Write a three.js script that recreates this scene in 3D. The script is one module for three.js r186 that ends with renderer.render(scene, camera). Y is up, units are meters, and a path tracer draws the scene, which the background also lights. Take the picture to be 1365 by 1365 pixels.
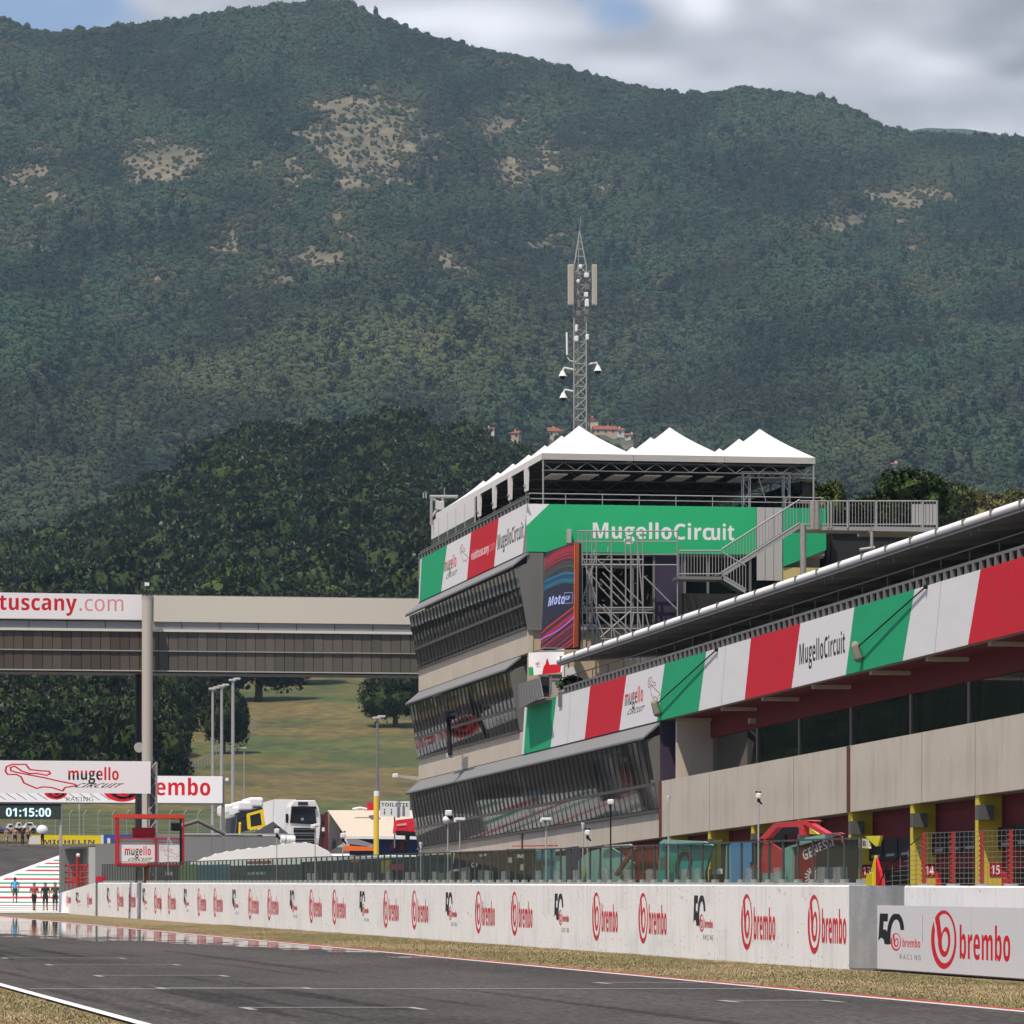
import * as THREE from 'three';
import { mergeGeometries } from 'three/addons/utils/BufferGeometryUtils.js';
import { MarchingCubes } from 'three/addons/objects/MarchingCubes.js';
import { RoundedBoxGeometry } from 'three/addons/geometries/RoundedBoxGeometry.js';

// ---------- camera: a long lens beside the start straight, shifted upwards ----------
const F = 7000, CX = 682.5, CY = 1300, CAMH = 1.78, TH = Math.atan(1182.5 / F), cT = Math.cos(TH), sT = Math.sin(TH);
const scene = new THREE.Scene();
const camera = new THREE.PerspectiveCamera(2 * Math.atan(682.5 / F) * 180 / Math.PI, 1, 1, 20000);
camera.position.set(0, CAMH, 0);
camera.lookAt(100 * sT, CAMH, -100 * cT);
camera.setViewOffset(1365, 1365, 0, -(CY - 682.5), 1365, 1365);
const renderer = new THREE.WebGLRenderer({ antialias: true });
renderer.setSize(1024, 1024);
renderer.toneMapping = THREE.LinearToneMapping;
renderer.toneMappingExposure = 1.42;
renderer.shadowMap.enabled = true;

// ---------- seeded noise ----------
function rng(seed) { let a = seed >>> 0; return () => { a |= 0; a = a + 0x6D2B79F5 | 0; let t = Math.imul(a ^ a >>> 15, 1 | a); t = t + Math.imul(t ^ t >>> 7, 61 | t) ^ t; return ((t ^ t >>> 14) >>> 0) / 4294967296; }; }
const PERM = new Uint8Array(512); { const r = rng(7), p = [...Array(256).keys()]; for (let i = 255; i > 0; i--) { const j = Math.floor(r() * (i + 1)); [p[i], p[j]] = [p[j], p[i]]; } for (let i = 0; i < 512; i++) PERM[i] = p[i & 255]; }
function vnoise(x, y, z = 0) {
  const X = Math.floor(x), Y = Math.floor(y), Z = Math.floor(z); x -= X; y -= Y; z -= Z;
  const u = x * x * (3 - 2 * x), v = y * y * (3 - 2 * y), w = z * z * (3 - 2 * z);
  const h = (i, j, k) => PERM[PERM[PERM[(X + i) & 255] + ((Y + j) & 255)] + ((Z + k) & 255)] / 255;
  const L = (a, b, t) => a + (b - a) * t;
  return L(L(L(h(0, 0, 0), h(1, 0, 0), u), L(h(0, 1, 0), h(1, 1, 0), u), v), L(L(h(0, 0, 1), h(1, 0, 1), u), L(h(0, 1, 1), h(1, 1, 1), u), v), w);
}
function fbm(x, y, z = 0, o = 4) { let s = 0, a = 0.5, n = 0; for (let i = 0; i < o; i++) { s += a * vnoise(x, y, z); n += a; a *= 0.5; x = x * 2.03 + 17.1; y = y * 2.03 + 5.3; z = z * 2.03 + 9.7; } return s / n; }
const clamp = (x, a = 0, b = 1) => Math.min(b, Math.max(a, x)), lerp = (a, b, t) => a + (b - a) * t, sstep = (a, b, x) => { const t = clamp((x - a) / (b - a)); return t * t * (3 - 2 * t); };
function curve(pts) { // monotone-ish smooth interpolation through [x, y] pairs
  return (x) => {
    if (x <= pts[0][0]) return pts[0][1];
    for (let i = 1; i < pts.length; i++) if (x <= pts[i][0]) { const [x0, y0] = pts[i - 1], [x1, y1] = pts[i]; return lerp(y0, y1, (x - x0) / (x1 - x0)); }
    return pts[pts.length - 1][1];
  };
}

// ---------- sky: summer haze with broken cloud ----------
{
  const w = 4096, h = 2048, d = new Float32Array(w * h * 4);
  function skyAt(az, el, fine, out) {
    const ce = Math.cos(el), e = Math.max(Math.sin(el), 0), x = Math.cos(az) * ce, z = Math.sin(az) * ce, t = Math.pow(clamp(e), 0.45);
    let r = lerp(0.30, 0.09, t), g = lerp(0.38, 0.18, t), b = lerp(0.50, 0.42, t), br = 0;
    const px = x * 9, py = e * 26, pz = z * 9, n = fine ? fbm(px * 3.4, py * 2.6, pz * 3.4, 7) : fbm(px * 1.3, py * 1.3, pz * 1.3, 4), big = fbm(x * 2.1 + 4, e * 3.5, z * 2.1, 3);
    let cov = n * 0.62 + big * 0.38;
    if (x * sT - z * cT > 0.9) { // place the gaps of blue that show over the ridge
      const D = x * sT - z * cT, u = CX + F * (x * cT + z * sT) / D, v = CY - F * e / D, gap = (cu, cv, ru, rv) => Math.exp(-(((u - cu) / ru) ** 2) - ((v - cv) / rv) ** 2), soft = gap(682, 60, 2500, 900);
      cov += 0.115 * soft - 0.26 * gap(60, 20, 130, 40) - 0.20 * gap(815, 20, 80, 45) - 0.10 * gap(700, 65, 60, 25) + 0.10 * gap(940, 10, 60, 40) + 0.1 * gap(560, 30, 100, 40);
      br += 0.38 * gap(935, 5, 40, 26) + 0.24 * gap(590, 15, 120, 30) + 0.17 * gap(1230, 70, 130, 40) + 0.10 * gap(1330, 165, 60, 25) - 0.10 * gap(1070, 75, 60, 25);
    }
    const c = (fine ? sstep(0.44, 0.56, cov) : 0.9 * sstep(0.455, 0.60, cov)), lum = clamp((fine ? 0.355 + 0.85 * (fbm(px * 4 + 3, py * 5 - 1.1, pz * 4, 6) - 0.45) : 0.365 + 0.7 * (fbm(px * 2.2 + 3, py * 2.2 - 1.1, pz * 2.2, 4) - 0.42)) + br, 0.2, 0.72);
    out[0] = lerp(r, lum * 1.0, c); out[1] = lerp(g, lum * 1.0, c); out[2] = lerp(b, lum * 1.06 + 0.02, c);
  }
  const cw = 1024, ch = 512, coarse = new Float32Array(cw * ch * 3), o = [0, 0, 0];
  for (let j = ch / 2 - 4; j < ch; j++) for (let i = 0; i < cw; i++) { skyAt(((i + 0.5) / cw - 0.5) * 2 * Math.PI, ((j + 0.5) / ch - 0.5) * Math.PI, false, o); coarse.set(o, (j * cw + i) * 3); }
  for (let j = 0; j < h; j++) {
    const el = ((j + 0.5) / h - 0.5) * Math.PI, y = clamp((j + 0.5) / h * ch - 0.5, 0, ch - 1.001), y0 = Math.floor(y), fy = y - y0;
    for (let i = 0; i < w; i++) {
      const k = (j * w + i) * 4; d[k + 3] = 1;
      if (el < -0.02) { d[k] = 0.30; d[k + 1] = 0.31; d[k + 2] = 0.30; continue; }
      const az = ((i + 0.5) / w - 0.5) * 2 * Math.PI;
      if (el > 0.10 && el < 0.26 && Math.cos(az) * sT - Math.sin(az) * cT > 0.955) { skyAt(az, el, true, o); d[k] = o[0]; d[k + 1] = o[1]; d[k + 2] = o[2]; continue; }
      const x = ((i + 0.5) / w * cw - 0.5 + cw) % cw, x0 = Math.floor(x), x1 = (x0 + 1) % cw, fx = x - x0;
      for (let c = 0; c < 3; c++) d[k + c] = lerp(lerp(coarse[(y0 * cw + x0) * 3 + c], coarse[(y0 * cw + x1) * 3 + c], fx), lerp(coarse[((y0 + 1) * cw + x0) * 3 + c], coarse[((y0 + 1) * cw + x1) * 3 + c], fx), fy);
    }
  }
  const tex = new THREE.DataTexture(d, w, h, THREE.RGBAFormat, THREE.FloatType);
  tex.mapping = THREE.EquirectangularReflectionMapping; tex.magFilter = tex.minFilter = THREE.LinearFilter; tex.needsUpdate = true;
  scene.background = tex; scene.environment = tex; scene.backgroundIntensity = 1; scene.environmentIntensity = 1;
}
// ---------- sun: high, behind the camera and to its left ----------
const sun = new THREE.DirectionalLight(0xfff1dd, 3.6);
sun.position.set(-0.31 * 900, 0.89 * 900, 0.34 * 900 - 200); sun.target.position.set(0, 0, -200); scene.add(sun, sun.target);
sun.castShadow = true; sun.shadow.mapSize.set(4096, 4096);
Object.assign(sun.shadow.camera, { left: -400, right: 400, top: 400, bottom: -400, near: 1, far: 2500 });
scene.fog = new THREE.FogExp2(0xa2c0d2, 0.00005);
// ---------- helpers ----------
const V = (x, y, z) => new THREE.Vector3(x, y, z);
const W = (px, py, D) => { const tx = (px - CX) / F; return V(D * (sT + tx * cT), CAMH + D * (CY - py) / F, -D * (cT - tx * sT)); };   // a point D metres deep
const onX = (px, py, X) => W(px, py, X / (sT + (px - CX) / F * cT));            // on a plane along the track
const onS = (px, py, s) => W(px, py, s / (cT - (px - CX) / F * sT));            // on a plane across the track
const sAt = (px, X) => X * (cT - (px - CX) / F * sT) / (sT + (px - CX) / F * cT);
const xAt = (px, s) => s * (sT + (px - CX) / F * cT) / (cT - (px - CX) / F * sT);
const GR = 0.0176, gp = curve([[-200, -3.5], [0, 0], [330, 5.81], [348, 6.22], [371, 7.1], [465, 12.7], [490, 13.8], [515, 14.5], [560, 15.6], [700, 17]]);
const onG = (px, py) => { const tx = (px - CX) / F; return W(px, py, CAMH / (GR * (cT - tx * sT) - (CY - py) / F)); };
const used = {};
function numbered(n) { used[n] = (used[n] ?? -1) + 1; return used[n] ? `${n}_${String(used[n]).padStart(3, '0')}` : n; }
function tag(o, label, category, group) { o.userData.label = label; o.userData.category = category; if (group) o.userData.group = group; return o; }
function thing(name, label, category, base = V(0, 0, 0), group) { const o = new THREE.Group(); o.name = numbered(name); o.position.copy(base); scene.add(o); return tag(o, label, category, group); }
function worldOf(o) { const p = V(0, 0, 0); while (o && o !== scene) { p.add(o.position); o = o.parent; } return p; }
// geometry given in world places, put under its parent
function part(parent, name, geo, m) {
  const o = new THREE.Mesh(geo, m); o.name = parent === scene ? numbered(name) : name; o.position.sub(worldOf(parent)); parent.add(o); return o;
}
function struct(name, geo, m) { const o = part(scene, name, geo, m); o.userData.kind = 'structure'; return o; }
function group(name) { const o = new THREE.Group(); o.name = numbered(name); o.userData.kind = 'structure'; scene.add(o); return o; }
function bx(x0, x1, y0, y1, s0, s1) { // box from X, Y and distance along the track; uv in metres
  const w = Math.abs(x1 - x0), h = Math.abs(y1 - y0), d = Math.abs(s1 - s0), g = new THREE.BoxGeometry(w, h, d), p = g.attributes.position, n = g.attributes.normal, uv = g.attributes.uv;
  g.translate((x0 + x1) / 2, (y0 + y1) / 2, -(s0 + s1) / 2);
  for (let i = 0; i < p.count; i++) { const a = Math.abs(n.getX(i)) > 0.5 ? -p.getZ(i) : p.getX(i), b = Math.abs(n.getY(i)) > 0.5 ? -p.getZ(i) : p.getY(i); uv.setXY(i, a, b); }
  return g;
}
// a right prism: outline [[X, Y]...] swept from s0 to s1, Y above the sloping ground when lean = true
function prism(pts, s0, s1, lean = false) {
  const shape = new THREE.Shape(pts.map(([x, y]) => new THREE.Vector2(x, y)));
  let g = new THREE.ExtrudeGeometry(shape, { depth: Math.abs(s1 - s0), bevelEnabled: false });
  g.translate(0, 0, -Math.max(s0, s1));
  const p = g.attributes.position, uv = g.attributes.uv;
  for (let i = 0; i < p.count; i++) { if (lean) p.setY(i, p.getY(i) + gp(-p.getZ(i))); }
  g.computeVertexNormals(); g = g.toNonIndexed ? g : g;
  const n = g.attributes.normal;
  for (let i = 0; i < p.count; i++) Math.abs(n.getZ(i)) > 0.7 ? uv.setXY(i, p.getX(i), p.getY(i)) : uv.setXY(i, -p.getZ(i), Math.abs(n.getY(i)) > 0.7 ? p.getX(i) : p.getY(i));
  return g;
}
// a flat slab whose outline is given as [s, Y] on the plane X = x0, t thick towards +X; uv 0..1 over (sMin..sMax, yMin..yMax), reading left to right
function slabX(pts, x0, t) {
  const shape = new THREE.Shape(pts.map(([s, y]) => new THREE.Vector2(-s, y)));
  const g = new THREE.ExtrudeGeometry(shape, { depth: t, bevelEnabled: false });
  const p = g.attributes.position, uv = g.attributes.uv, ss = pts.map((q) => -q[0]), ys = pts.map((q) => q[1]);
  const a0 = Math.min(...ss), a1 = Math.max(...ss), b0 = Math.min(...ys), b1 = Math.max(...ys);
  for (let i = 0; i < p.count; i++) { const a = p.getX(i), b = p.getY(i), c = p.getZ(i); uv.setXY(i, (a - a0) / (a1 - a0), (b - b0) / (b1 - b0)); p.setXYZ(i, x0 + t - c, b, a); }
  // (a, b, c) -> (x0 + t - c, b, a) keeps handedness
  g.computeVertexNormals(); return g;
}
// the same on a plane across the track, facing the camera: outline [X, Y]
function slabS(pts, s0, t) {
  const shape = new THREE.Shape(pts.map(([x, y]) => new THREE.Vector2(x, y)));
  const g = new THREE.ExtrudeGeometry(shape, { depth: t, bevelEnabled: false });
  const p = g.attributes.position, uv = g.attributes.uv, xs = pts.map((q) => q[0]), ys = pts.map((q) => q[1]);
  const a0 = Math.min(...xs), a1 = Math.max(...xs), b0 = Math.min(...ys), b1 = Math.max(...ys);
  for (let i = 0; i < p.count; i++) uv.setXY(i, (p.getX(i) - a0) / (a1 - a0), (p.getY(i) - b0) / (b1 - b0));
  g.translate(0, 0, -(s0 + t)); return g;
}
function tube(pts, r, seg = 6) { // straight bars through points
  const gs = [];
  for (let i = 1; i < pts.length; i++) { const a = pts[i - 1], b = pts[i], d = b.clone().sub(a), L = d.length(); if (L < 1e-4) continue; const g = new THREE.CylinderGeometry(r, r, L, seg, 1); g.applyQuaternion(new THREE.Quaternion().setFromUnitVectors(V(0, 1, 0), d.normalize())); g.translate((a.x + b.x) / 2, (a.y + b.y) / 2, (a.z + b.z) / 2); gs.push(g); }
  return gs.length > 1 ? mergeGeometries(gs) : gs[0];
}
const merge = (gs) => mergeGeometries(gs.map((g) => g.index ? g.toNonIndexed() : g));
function quadPatch(pts4, nu = 1, nv = 1) { // a bilinear sheet through four points (bl, br, tr, tl)
  const pos = [], uv = [], idx = [];
  for (let j = 0; j <= nv; j++) for (let i = 0; i <= nu; i++) { const a = i / nu, b = j / nv, p = pts4[0].clone().multiplyScalar((1 - a) * (1 - b)).addScaledVector(pts4[1], a * (1 - b)).addScaledVector(pts4[2], a * b).addScaledVector(pts4[3], (1 - a) * b); pos.push(p.x, p.y, p.z); uv.push(a, b); }
  for (let j = 0; j < nv; j++) for (let i = 0; i < nu; i++) { const k = j * (nu + 1) + i; idx.push(k, k + 1, k + nu + 2, k, k + nu + 2, k + nu + 1); }
  const g = new THREE.BufferGeometry(); g.setAttribute('position', new THREE.Float32BufferAttribute(pos, 3)); g.setAttribute('uv', new THREE.Float32BufferAttribute(uv, 2)); g.setIndex(idx); g.computeVertexNormals(); return g;
}
// a thick board through four corners (bl, br, tr, tl), t metres thick away from the viewer
function board(p4, t) {
  const n = p4[1].clone().sub(p4[0]).cross(p4[3].clone().sub(p4[0])).normalize().multiplyScalar(-t), q = p4.map((p) => p.clone().add(n));
  const f = (a, b, c, d) => quadPatch([a, b, c, d]);
  return merge([f(p4[0], p4[1], p4[2], p4[3]), f(q[1], q[0], q[3], q[2]), f(q[0], p4[0], p4[3], q[3]), f(p4[1], q[1], q[2], p4[2]), f(p4[3], p4[2], q[2], q[3]), f(q[0], q[1], p4[1], p4[0])]);
}
// ---------- textures ----------
function canvasTex(w, h, draw) { const c = document.createElement('canvas'); c.width = w; c.height = h; const x = c.getContext('2d'); draw(x, w, h); const t = new THREE.CanvasTexture(c); t.colorSpace = THREE.SRGBColorSpace; t.magFilter = THREE.LinearFilter; return t; }
function dataTex(w, h, fn, srgb = true, metresU = 1, metresV = 1) {
  const d = new Uint8Array(w * h * 4); for (let j = 0; j < h; j++) for (let i = 0; i < w; i++) { const c = fn(i / w, j / h, i, j), k = (j * w + i) * 4; d[k] = clamp(c[0]) * 255; d[k + 1] = clamp(c[1]) * 255; d[k + 2] = clamp(c[2]) * 255; d[k + 3] = 255; }
  const t = new THREE.DataTexture(d, w, h, THREE.RGBAFormat); t.magFilter = THREE.LinearFilter; t.minFilter = THREE.LinearMipmapLinearFilter; t.wrapS = t.wrapT = THREE.RepeatWrapping; if (srgb) t.colorSpace = THREE.SRGBColorSpace; t.repeat.set(1 / metresU, 1 / metresV); t.needsUpdate = true; return t;
}
const tn = (u, v, fx, fy, seed, o = 4) => { // tiling noise on the unit square
  const w = (a, b) => fbm(a * fx + seed, b * fy + seed * 1.7, seed, o), su = sstep(0.75, 1, u), sv = sstep(0.75, 1, v);
  const row = (b) => su > 0 ? lerp(w(u, b), w(u - 1, b), su) : w(u, b); return sv > 0 ? lerp(row(v), row(v - 1), sv) : row(v);
};
const mat = (c, rough = 0.8, metal = 0, extra = {}) => { const m = new THREE.MeshPhysicalMaterial({ color: Array.isArray(c) ? new THREE.Color().setRGB(...c) : c, roughness: rough, metalness: metal, specularIntensity: rough > 0.4 && metal < 0.3 ? 0.3 : 1, ...extra }); m.side = extra.side ?? THREE.FrontSide; return m; };
const printed = (tex, rough = 0.6, extra = {}) => new THREE.MeshPhysicalMaterial({ map: tex, roughness: rough, specularIntensity: 0.3, ...extra });
const grey = (k) => [k, k, k];

const T = {};
T.asphalt = dataTex(1024, 1024, (u, v) => { const a = tn(u, v, 220, 700, 3, 2), b = tn(u, v, 7, 9, 11), str = tn(u, v, 40, 2.4, 21, 3), k = 0.295 + 0.26 * (a - 0.5) + 0.09 * (b - 0.5) - 0.03 * Math.exp(-(((u - 0.3) / 0.08) ** 2)) - 0.03 * Math.exp(-(((u - 0.72) / 0.1) ** 2)) - 0.07 * sstep(0.60, 0.78, str) ; return [k * 1.04, k * 0.99, k * 0.95]; }, true, 14, 52);
T.asphaltBump = dataTex(512, 512, (u, v) => { const k = tn(u, v, 160, 160, 5, 2); return [k, k, k]; }, false, 3, 3);
T.grass = dataTex(1024, 1024, (u, v) => { const a = tn(u, v, 90, 90, 2, 3), b = tn(u, v, 9, 9, 8), c = tn(u, v, 3, 3, 15), d = sstep(0.42, 0.62, b * 0.6 + c * 0.4), e = 0.75 + 0.55 * (a - 0.5) * 2 * 0.6; return [lerp(0.58, 0.70, d) * e, lerp(0.53, 0.59, d) * e, lerp(0.34, 0.42, d) * e]; }, true, 9, 9);
T.paintWall = dataTex(1024, 512, (u, v) => {
  const drip = tn(u, v, 70, 3, 31, 3), blot = tn(u, v, 10, 7, 37), fine = tn(u, v, 160, 90, 41, 2), chip = tn(u, v, 60, 40, 44, 3);
  let k = 0.95 + 0.03 * (fine - 0.5) - 0.045 * sstep(0.5, 0.8, drip) - 0.03 * sstep(0.5, 0.8, blot); let c = [k, k * 0.995, k * 0.985];
  if (chip > 0.78) { const t = sstep(0.78, 0.81, chip) * 0.4; c = c.map((q, i) => lerp(q, [0.42, 0.40, 0.38][i], t)); }
  return c;
}, true, 11, 3.6);
T.beige = dataTex(512, 512, (u, v) => { const a = tn(u, v, 34, 3, 51, 3), b = tn(u, v, 6, 6, 53), c = tn(u, v, 120, 120, 57, 2), k = 1 - 0.045 * sstep(0.5, 0.8, a) - 0.07 * (b - 0.5) + 0.04 * (c - 0.5); return [0.77 * k, 0.732 * k, 0.672 * k]; }, true, 14, 6);
T.concrete = dataTex(512, 512, (u, v) => { const a = tn(u, v, 40, 40, 61, 4), b = tn(u, v, 30, 3, 63, 3), k = 0.56 + 0.14 * (a - 0.5) - 0.12 * sstep(0.55, 0.8, b); return [k, k * 0.985, k * 0.96]; }, true, 3, 3);
T.zinc = dataTex(512, 512, (u, v) => { const a = tn(u, v, 26, 3, 71, 3), b = tn(u, v, 60, 60, 73, 2), k = 0.60 + 0.20 * (a - 0.5) + 0.05 * (b - 0.5); return [k * 0.98, k, k * 1.02]; }, true, 5, 3);
T.rock = dataTex(512, 512, (u, v) => { const a = tn(u, v, 4, 46, 81, 4), b = tn(u, v, 30, 30, 83, 3), k = 0.48 + 0.30 * (a - 0.5) + 0.22 * (b - 0.5); return [k * 1.05, k * 0.96, k * 0.80]; }, true, 60, 40);
T.meadow = dataTex(1024, 1024, (u, v) => { const a = tn(u, v, 5, 4, 91, 5), b = tn(u, v, 120, 90, 93, 3), c = tn(u, v, 16, 11, 97, 3), d = sstep(0.40, 0.62, a * 0.6 + c * 0.4), e = 0.74 + 0.45 * (b - 0.5) + 0.25 * (c - 0.5); return [lerp(0.345, 0.49, d) * e, lerp(0.405, 0.43, d) * e, lerp(0.165, 0.215, d) * e]; }, true, 160, 160);

T.cloth = dataTex(256, 256, (u, v) => { const k = 0.6 * tn(u, v, 5, 3, 7, 3) + 0.4 * tn(u, v, 18, 2, 19, 2); return [k, k, k]; }, false, 1, 1);
const M = {
  asphalt: new THREE.MeshPhysicalMaterial({ specularIntensity: 0.25, map: T.asphalt, bumpMap: T.asphaltBump, bumpScale: 0.004, roughness: 0.95 }),
  grass: new THREE.MeshStandardMaterial({ map: T.grass, roughness: 1 }),
  wall: new THREE.MeshPhysicalMaterial({ specularIntensity: 0.3, map: T.paintWall, roughness: 0.75 }),
  beige: new THREE.MeshPhysicalMaterial({ specularIntensity: 0.25, map: T.beige, roughness: 0.85 }),
  concrete: new THREE.MeshStandardMaterial({ map: T.concrete, roughness: 0.9 }),
  zinc: new THREE.MeshStandardMaterial({ map: T.zinc, roughness: 0.6, metalness: 0.15 }),
  meadow: new THREE.MeshStandardMaterial({ map: T.meadow, roughness: 1 }),
  white: mat([0.76, 0.76, 0.76], 0.6), whitePaint: mat([0.72, 0.72, 0.70], 0.8), red: mat([0.60, 0.022, 0.04], 0.8, 0, { bumpMap: T.cloth, bumpScale: 0.03 }), green: mat([0.022, 0.37, 0.17], 0.8, 0, { bumpMap: T.cloth, bumpScale: 0.03 }),
  maroon: mat([0.17, 0.022, 0.027], 0.75), yellow: mat([0.66, 0.52, 0.055], 0.6), black: mat([0.012, 0.012, 0.014], 0.6), dark: mat([0.03, 0.03, 0.033], 0.7),
  steel: mat([0.42, 0.43, 0.43], 0.42, 0.75), galv: mat([0.33, 0.335, 0.33], 0.6, 0.3), greyPaint: mat([0.17, 0.17, 0.17], 0.6), lightGrey: mat([0.42, 0.42, 0.41], 0.7), purple: mat([0.055, 0.042, 0.075], 0.6),
  tan: mat([0.50, 0.40, 0.28], 0.85), postRed: mat([0.34, 0.045, 0.038], 0.6), orange: mat([0.85, 0.17, 0.03], 0.5), teal: mat([0.03, 0.36, 0.34], 0.45), tealPale: mat([0.22, 0.42, 0.38], 0.5), blue: mat([0.10, 0.28, 0.52], 0.5), navy: mat([0.02, 0.03, 0.09], 0.5),
  glass: new THREE.MeshPhysicalMaterial({ color: 0xcfe0da, roughness: 0.02, transmission: 1, thickness: 0, ior: 1.06, side: THREE.DoubleSide }),
  windowGlass: new THREE.MeshPhysicalMaterial({ color: 0xd0d4d2, roughness: 0.03, transmission: 1, thickness: 0, ior: 1.25 }),
  canvasWhite: mat([0.70, 0.69, 0.67], 0.85, 0, { side: THREE.DoubleSide }),
};
// ---------- ground, track, markings ----------
function sheet(x0, x1, sList, dy, nx = 2) { // a strip that follows the ground profile; uv in metres
  const pos = [], uv = [], idx = [];
  sList.forEach((s, j) => { const a = typeof x0 === 'function' ? x0(s) : x0, b = typeof x1 === 'function' ? x1(s) : x1; for (let i = 0; i <= nx; i++) { const x = lerp(a, b, i / nx); pos.push(x, gp(s) + dy, -s); uv.push(x, s); } });
  for (let j = 0; j < sList.length - 1; j++) for (let i = 0; i < nx; i++) { const k = j * (nx + 1) + i; idx.push(k, k + 1, k + nx + 2, k, k + nx + 2, k + nx + 1); }
  const g = new THREE.BufferGeometry(); g.setAttribute('position', new THREE.Float32BufferAttribute(pos, 3)); g.setAttribute('uv', new THREE.Float32BufferAttribute(uv, 2)); g.setIndex(idx); g.computeVertexNormals(); return g;
}
const range = (a, b, st) => { const r = []; for (let x = a; x < b - 1e-6; x += st) r.push(x); r.push(b); return r; };
const XL = 6.45, XR = 19.6, WX = 25.5;
struct('ground', sheet(-500, 700, [-150, 0, 100, 200, 330, 348, 371, 400, 430, 465, 490, 515, 560, 640], -0.03, 4), M.grass);
// the straight, and the bend to the right at its far end
struct('race_track', sheet(XL, XR, [-60, 0, 100, 200, 330, 348], 0.0, 4), M.asphalt);
{
  // far part: from the straight uphill, sweeping right across the view; its inner edge runs from (28.7, 409) to (38, 463)
  const inner = curve([[348, 19.6], [371, 23], [409, 28.7], [463, 38.5], [485, 60], [490, 200]]);
  struct('race_track', sheet(-20, (s) => s < 464 ? inner(s) : 240, [348, 360, 371, 385, 409, 430, 450, 463.9, 464, 475, 490, 503, 515, 522], 0.004, 8), M.asphalt);
  const line = group('painted_line'); part(line, 'edge_line', sheet((s) => inner(s) - 0.1, (s) => inner(s) + 0.45, [348, 371, 390, 409, 430, 450, 463], 0.016, 1), M.whitePaint);
  // white, red and green paint across the apron inside the bend
  const apron = group('painted_apron');
  part(apron, 'white_paint', sheet((s) => inner(s) + 0.1, 75, [348, 371, 385, 409, 430, 450, 463], 0.006, 4), M.whitePaint);
  part(apron, 'white_paint', sheet(19.8, 75, [306, 318, 330, 348], 0.008, 4), M.whitePaint);
  const paintR = mat([0.50, 0.04, 0.06], 0.9), paintG = mat([0.07, 0.30, 0.16], 0.9);
  const sOfY = (y) => { let lo = 250, hi = 520; for (let k = 0; k < 40; k++) { const m = (lo + hi) / 2, D = m / (cT - (40 - CX) / F * sT), yy = CY - (gp(m) - CAMH) * F / D; yy > y ? lo = m : hi = m; } return lo; };
  const reds = [1143, 1151, 1160.5, 1172, 1183, 1196.7, 1207.5, 1213, 1217.5], greens = [1147, 1155.5, 1166, 1177.5, 1189.5, 1203, 1210.5, 1215.5];
  for (const [ys, m, nm] of [[reds, paintR, 'red_stripe'], [greens, paintG, 'green_stripe']]) for (const y of ys) {
    const s = sOfY(y), w = y > 1205 ? 1.6 : 3.0; if (s < 306) continue;
    part(apron, nm, sheet((q) => Math.max(q > 348 ? inner(q) + 0.6 : 19.8, 19.8), 75, [s - w / 2, s + w / 2], 0.02, 6), m);
  }
}
struct('pit_lane', sheet(WX + 0.5, 46.4, [40, 100, 200, 306, 330], 0.004, 3), new THREE.MeshStandardMaterial({ map: T.asphalt, roughness: 0.9, color: new THREE.Color(1.5, 1.5, 1.5) }));
// unseen tricolour bands, added on the pit lane for the tower glass to mirror
{ const g = group('added_pit_lane_bands'); let k = 0; for (let s = 268; s < 300; s += 2.6) part(g, 'added_band', sheet(30, 43, [s, s + 1.5], 0.012, 1), [M.whitePaint, M.red, M.whitePaint, M.green][k++ % 4]); }
{ const g = group('painted_line'); part(g, 'edge_line', sheet(XL - 0.09, XL + 0.09, range(-40, 340, 40), 0.006, 1), M.whitePaint); }
{ const g = group('painted_line'); part(g, 'white_line', sheet(XR - 0.26, XR - 0.06, range(-40, 345, 55), 0.006, 1), mat([0.55, 0.545, 0.53], 0.9)); part(g, 'red_line', sheet(XR - 0.06, XR + 0.16, range(-40, 345, 55), 0.010, 1), mat([0.40, 0.05, 0.055], 0.9)); }
// faded grid slots
{
  const faded = mat([0.33, 0.325, 0.32], 0.9);
  const slots = [[318, 552, 1343.5, 1350], [206, 408, 1317, 1325], [123, 295, 1300.5, 1304], [58, 232, 1285.8, 1289], [0, 160, 1277, 1279.5], [790, 990, 1310, 1314], [955, 1100, 1334, 1340]];
  for (const [a, b, y, y2] of slots) {
    const g = group('grid_slot'), pa = onG(a, y), pb = onG(b, y - 0.4), s = -pa.z, L = Math.min(1.35, s - -onG(a + 24, y2).z), t = 0.12;
    part(g, 'front_line', sheet(pa.x, pb.x, [s - t, s + t], 0.007, 1), faded);
    part(g, 'side_line', sheet(pa.x, pa.x + 0.13, [s - L, s - t], 0.007, 1), faded);
    part(g, 'side_line', sheet(pb.x - 0.13, pb.x, [s - L, s - t], 0.007, 1), faded);
  }
  const g = group('painted_line'); part(g, 'start_line', sheet(XL + 0.2, XR - 0.4, [87.7, 88.0], 0.007, 1), faded);
}
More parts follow.
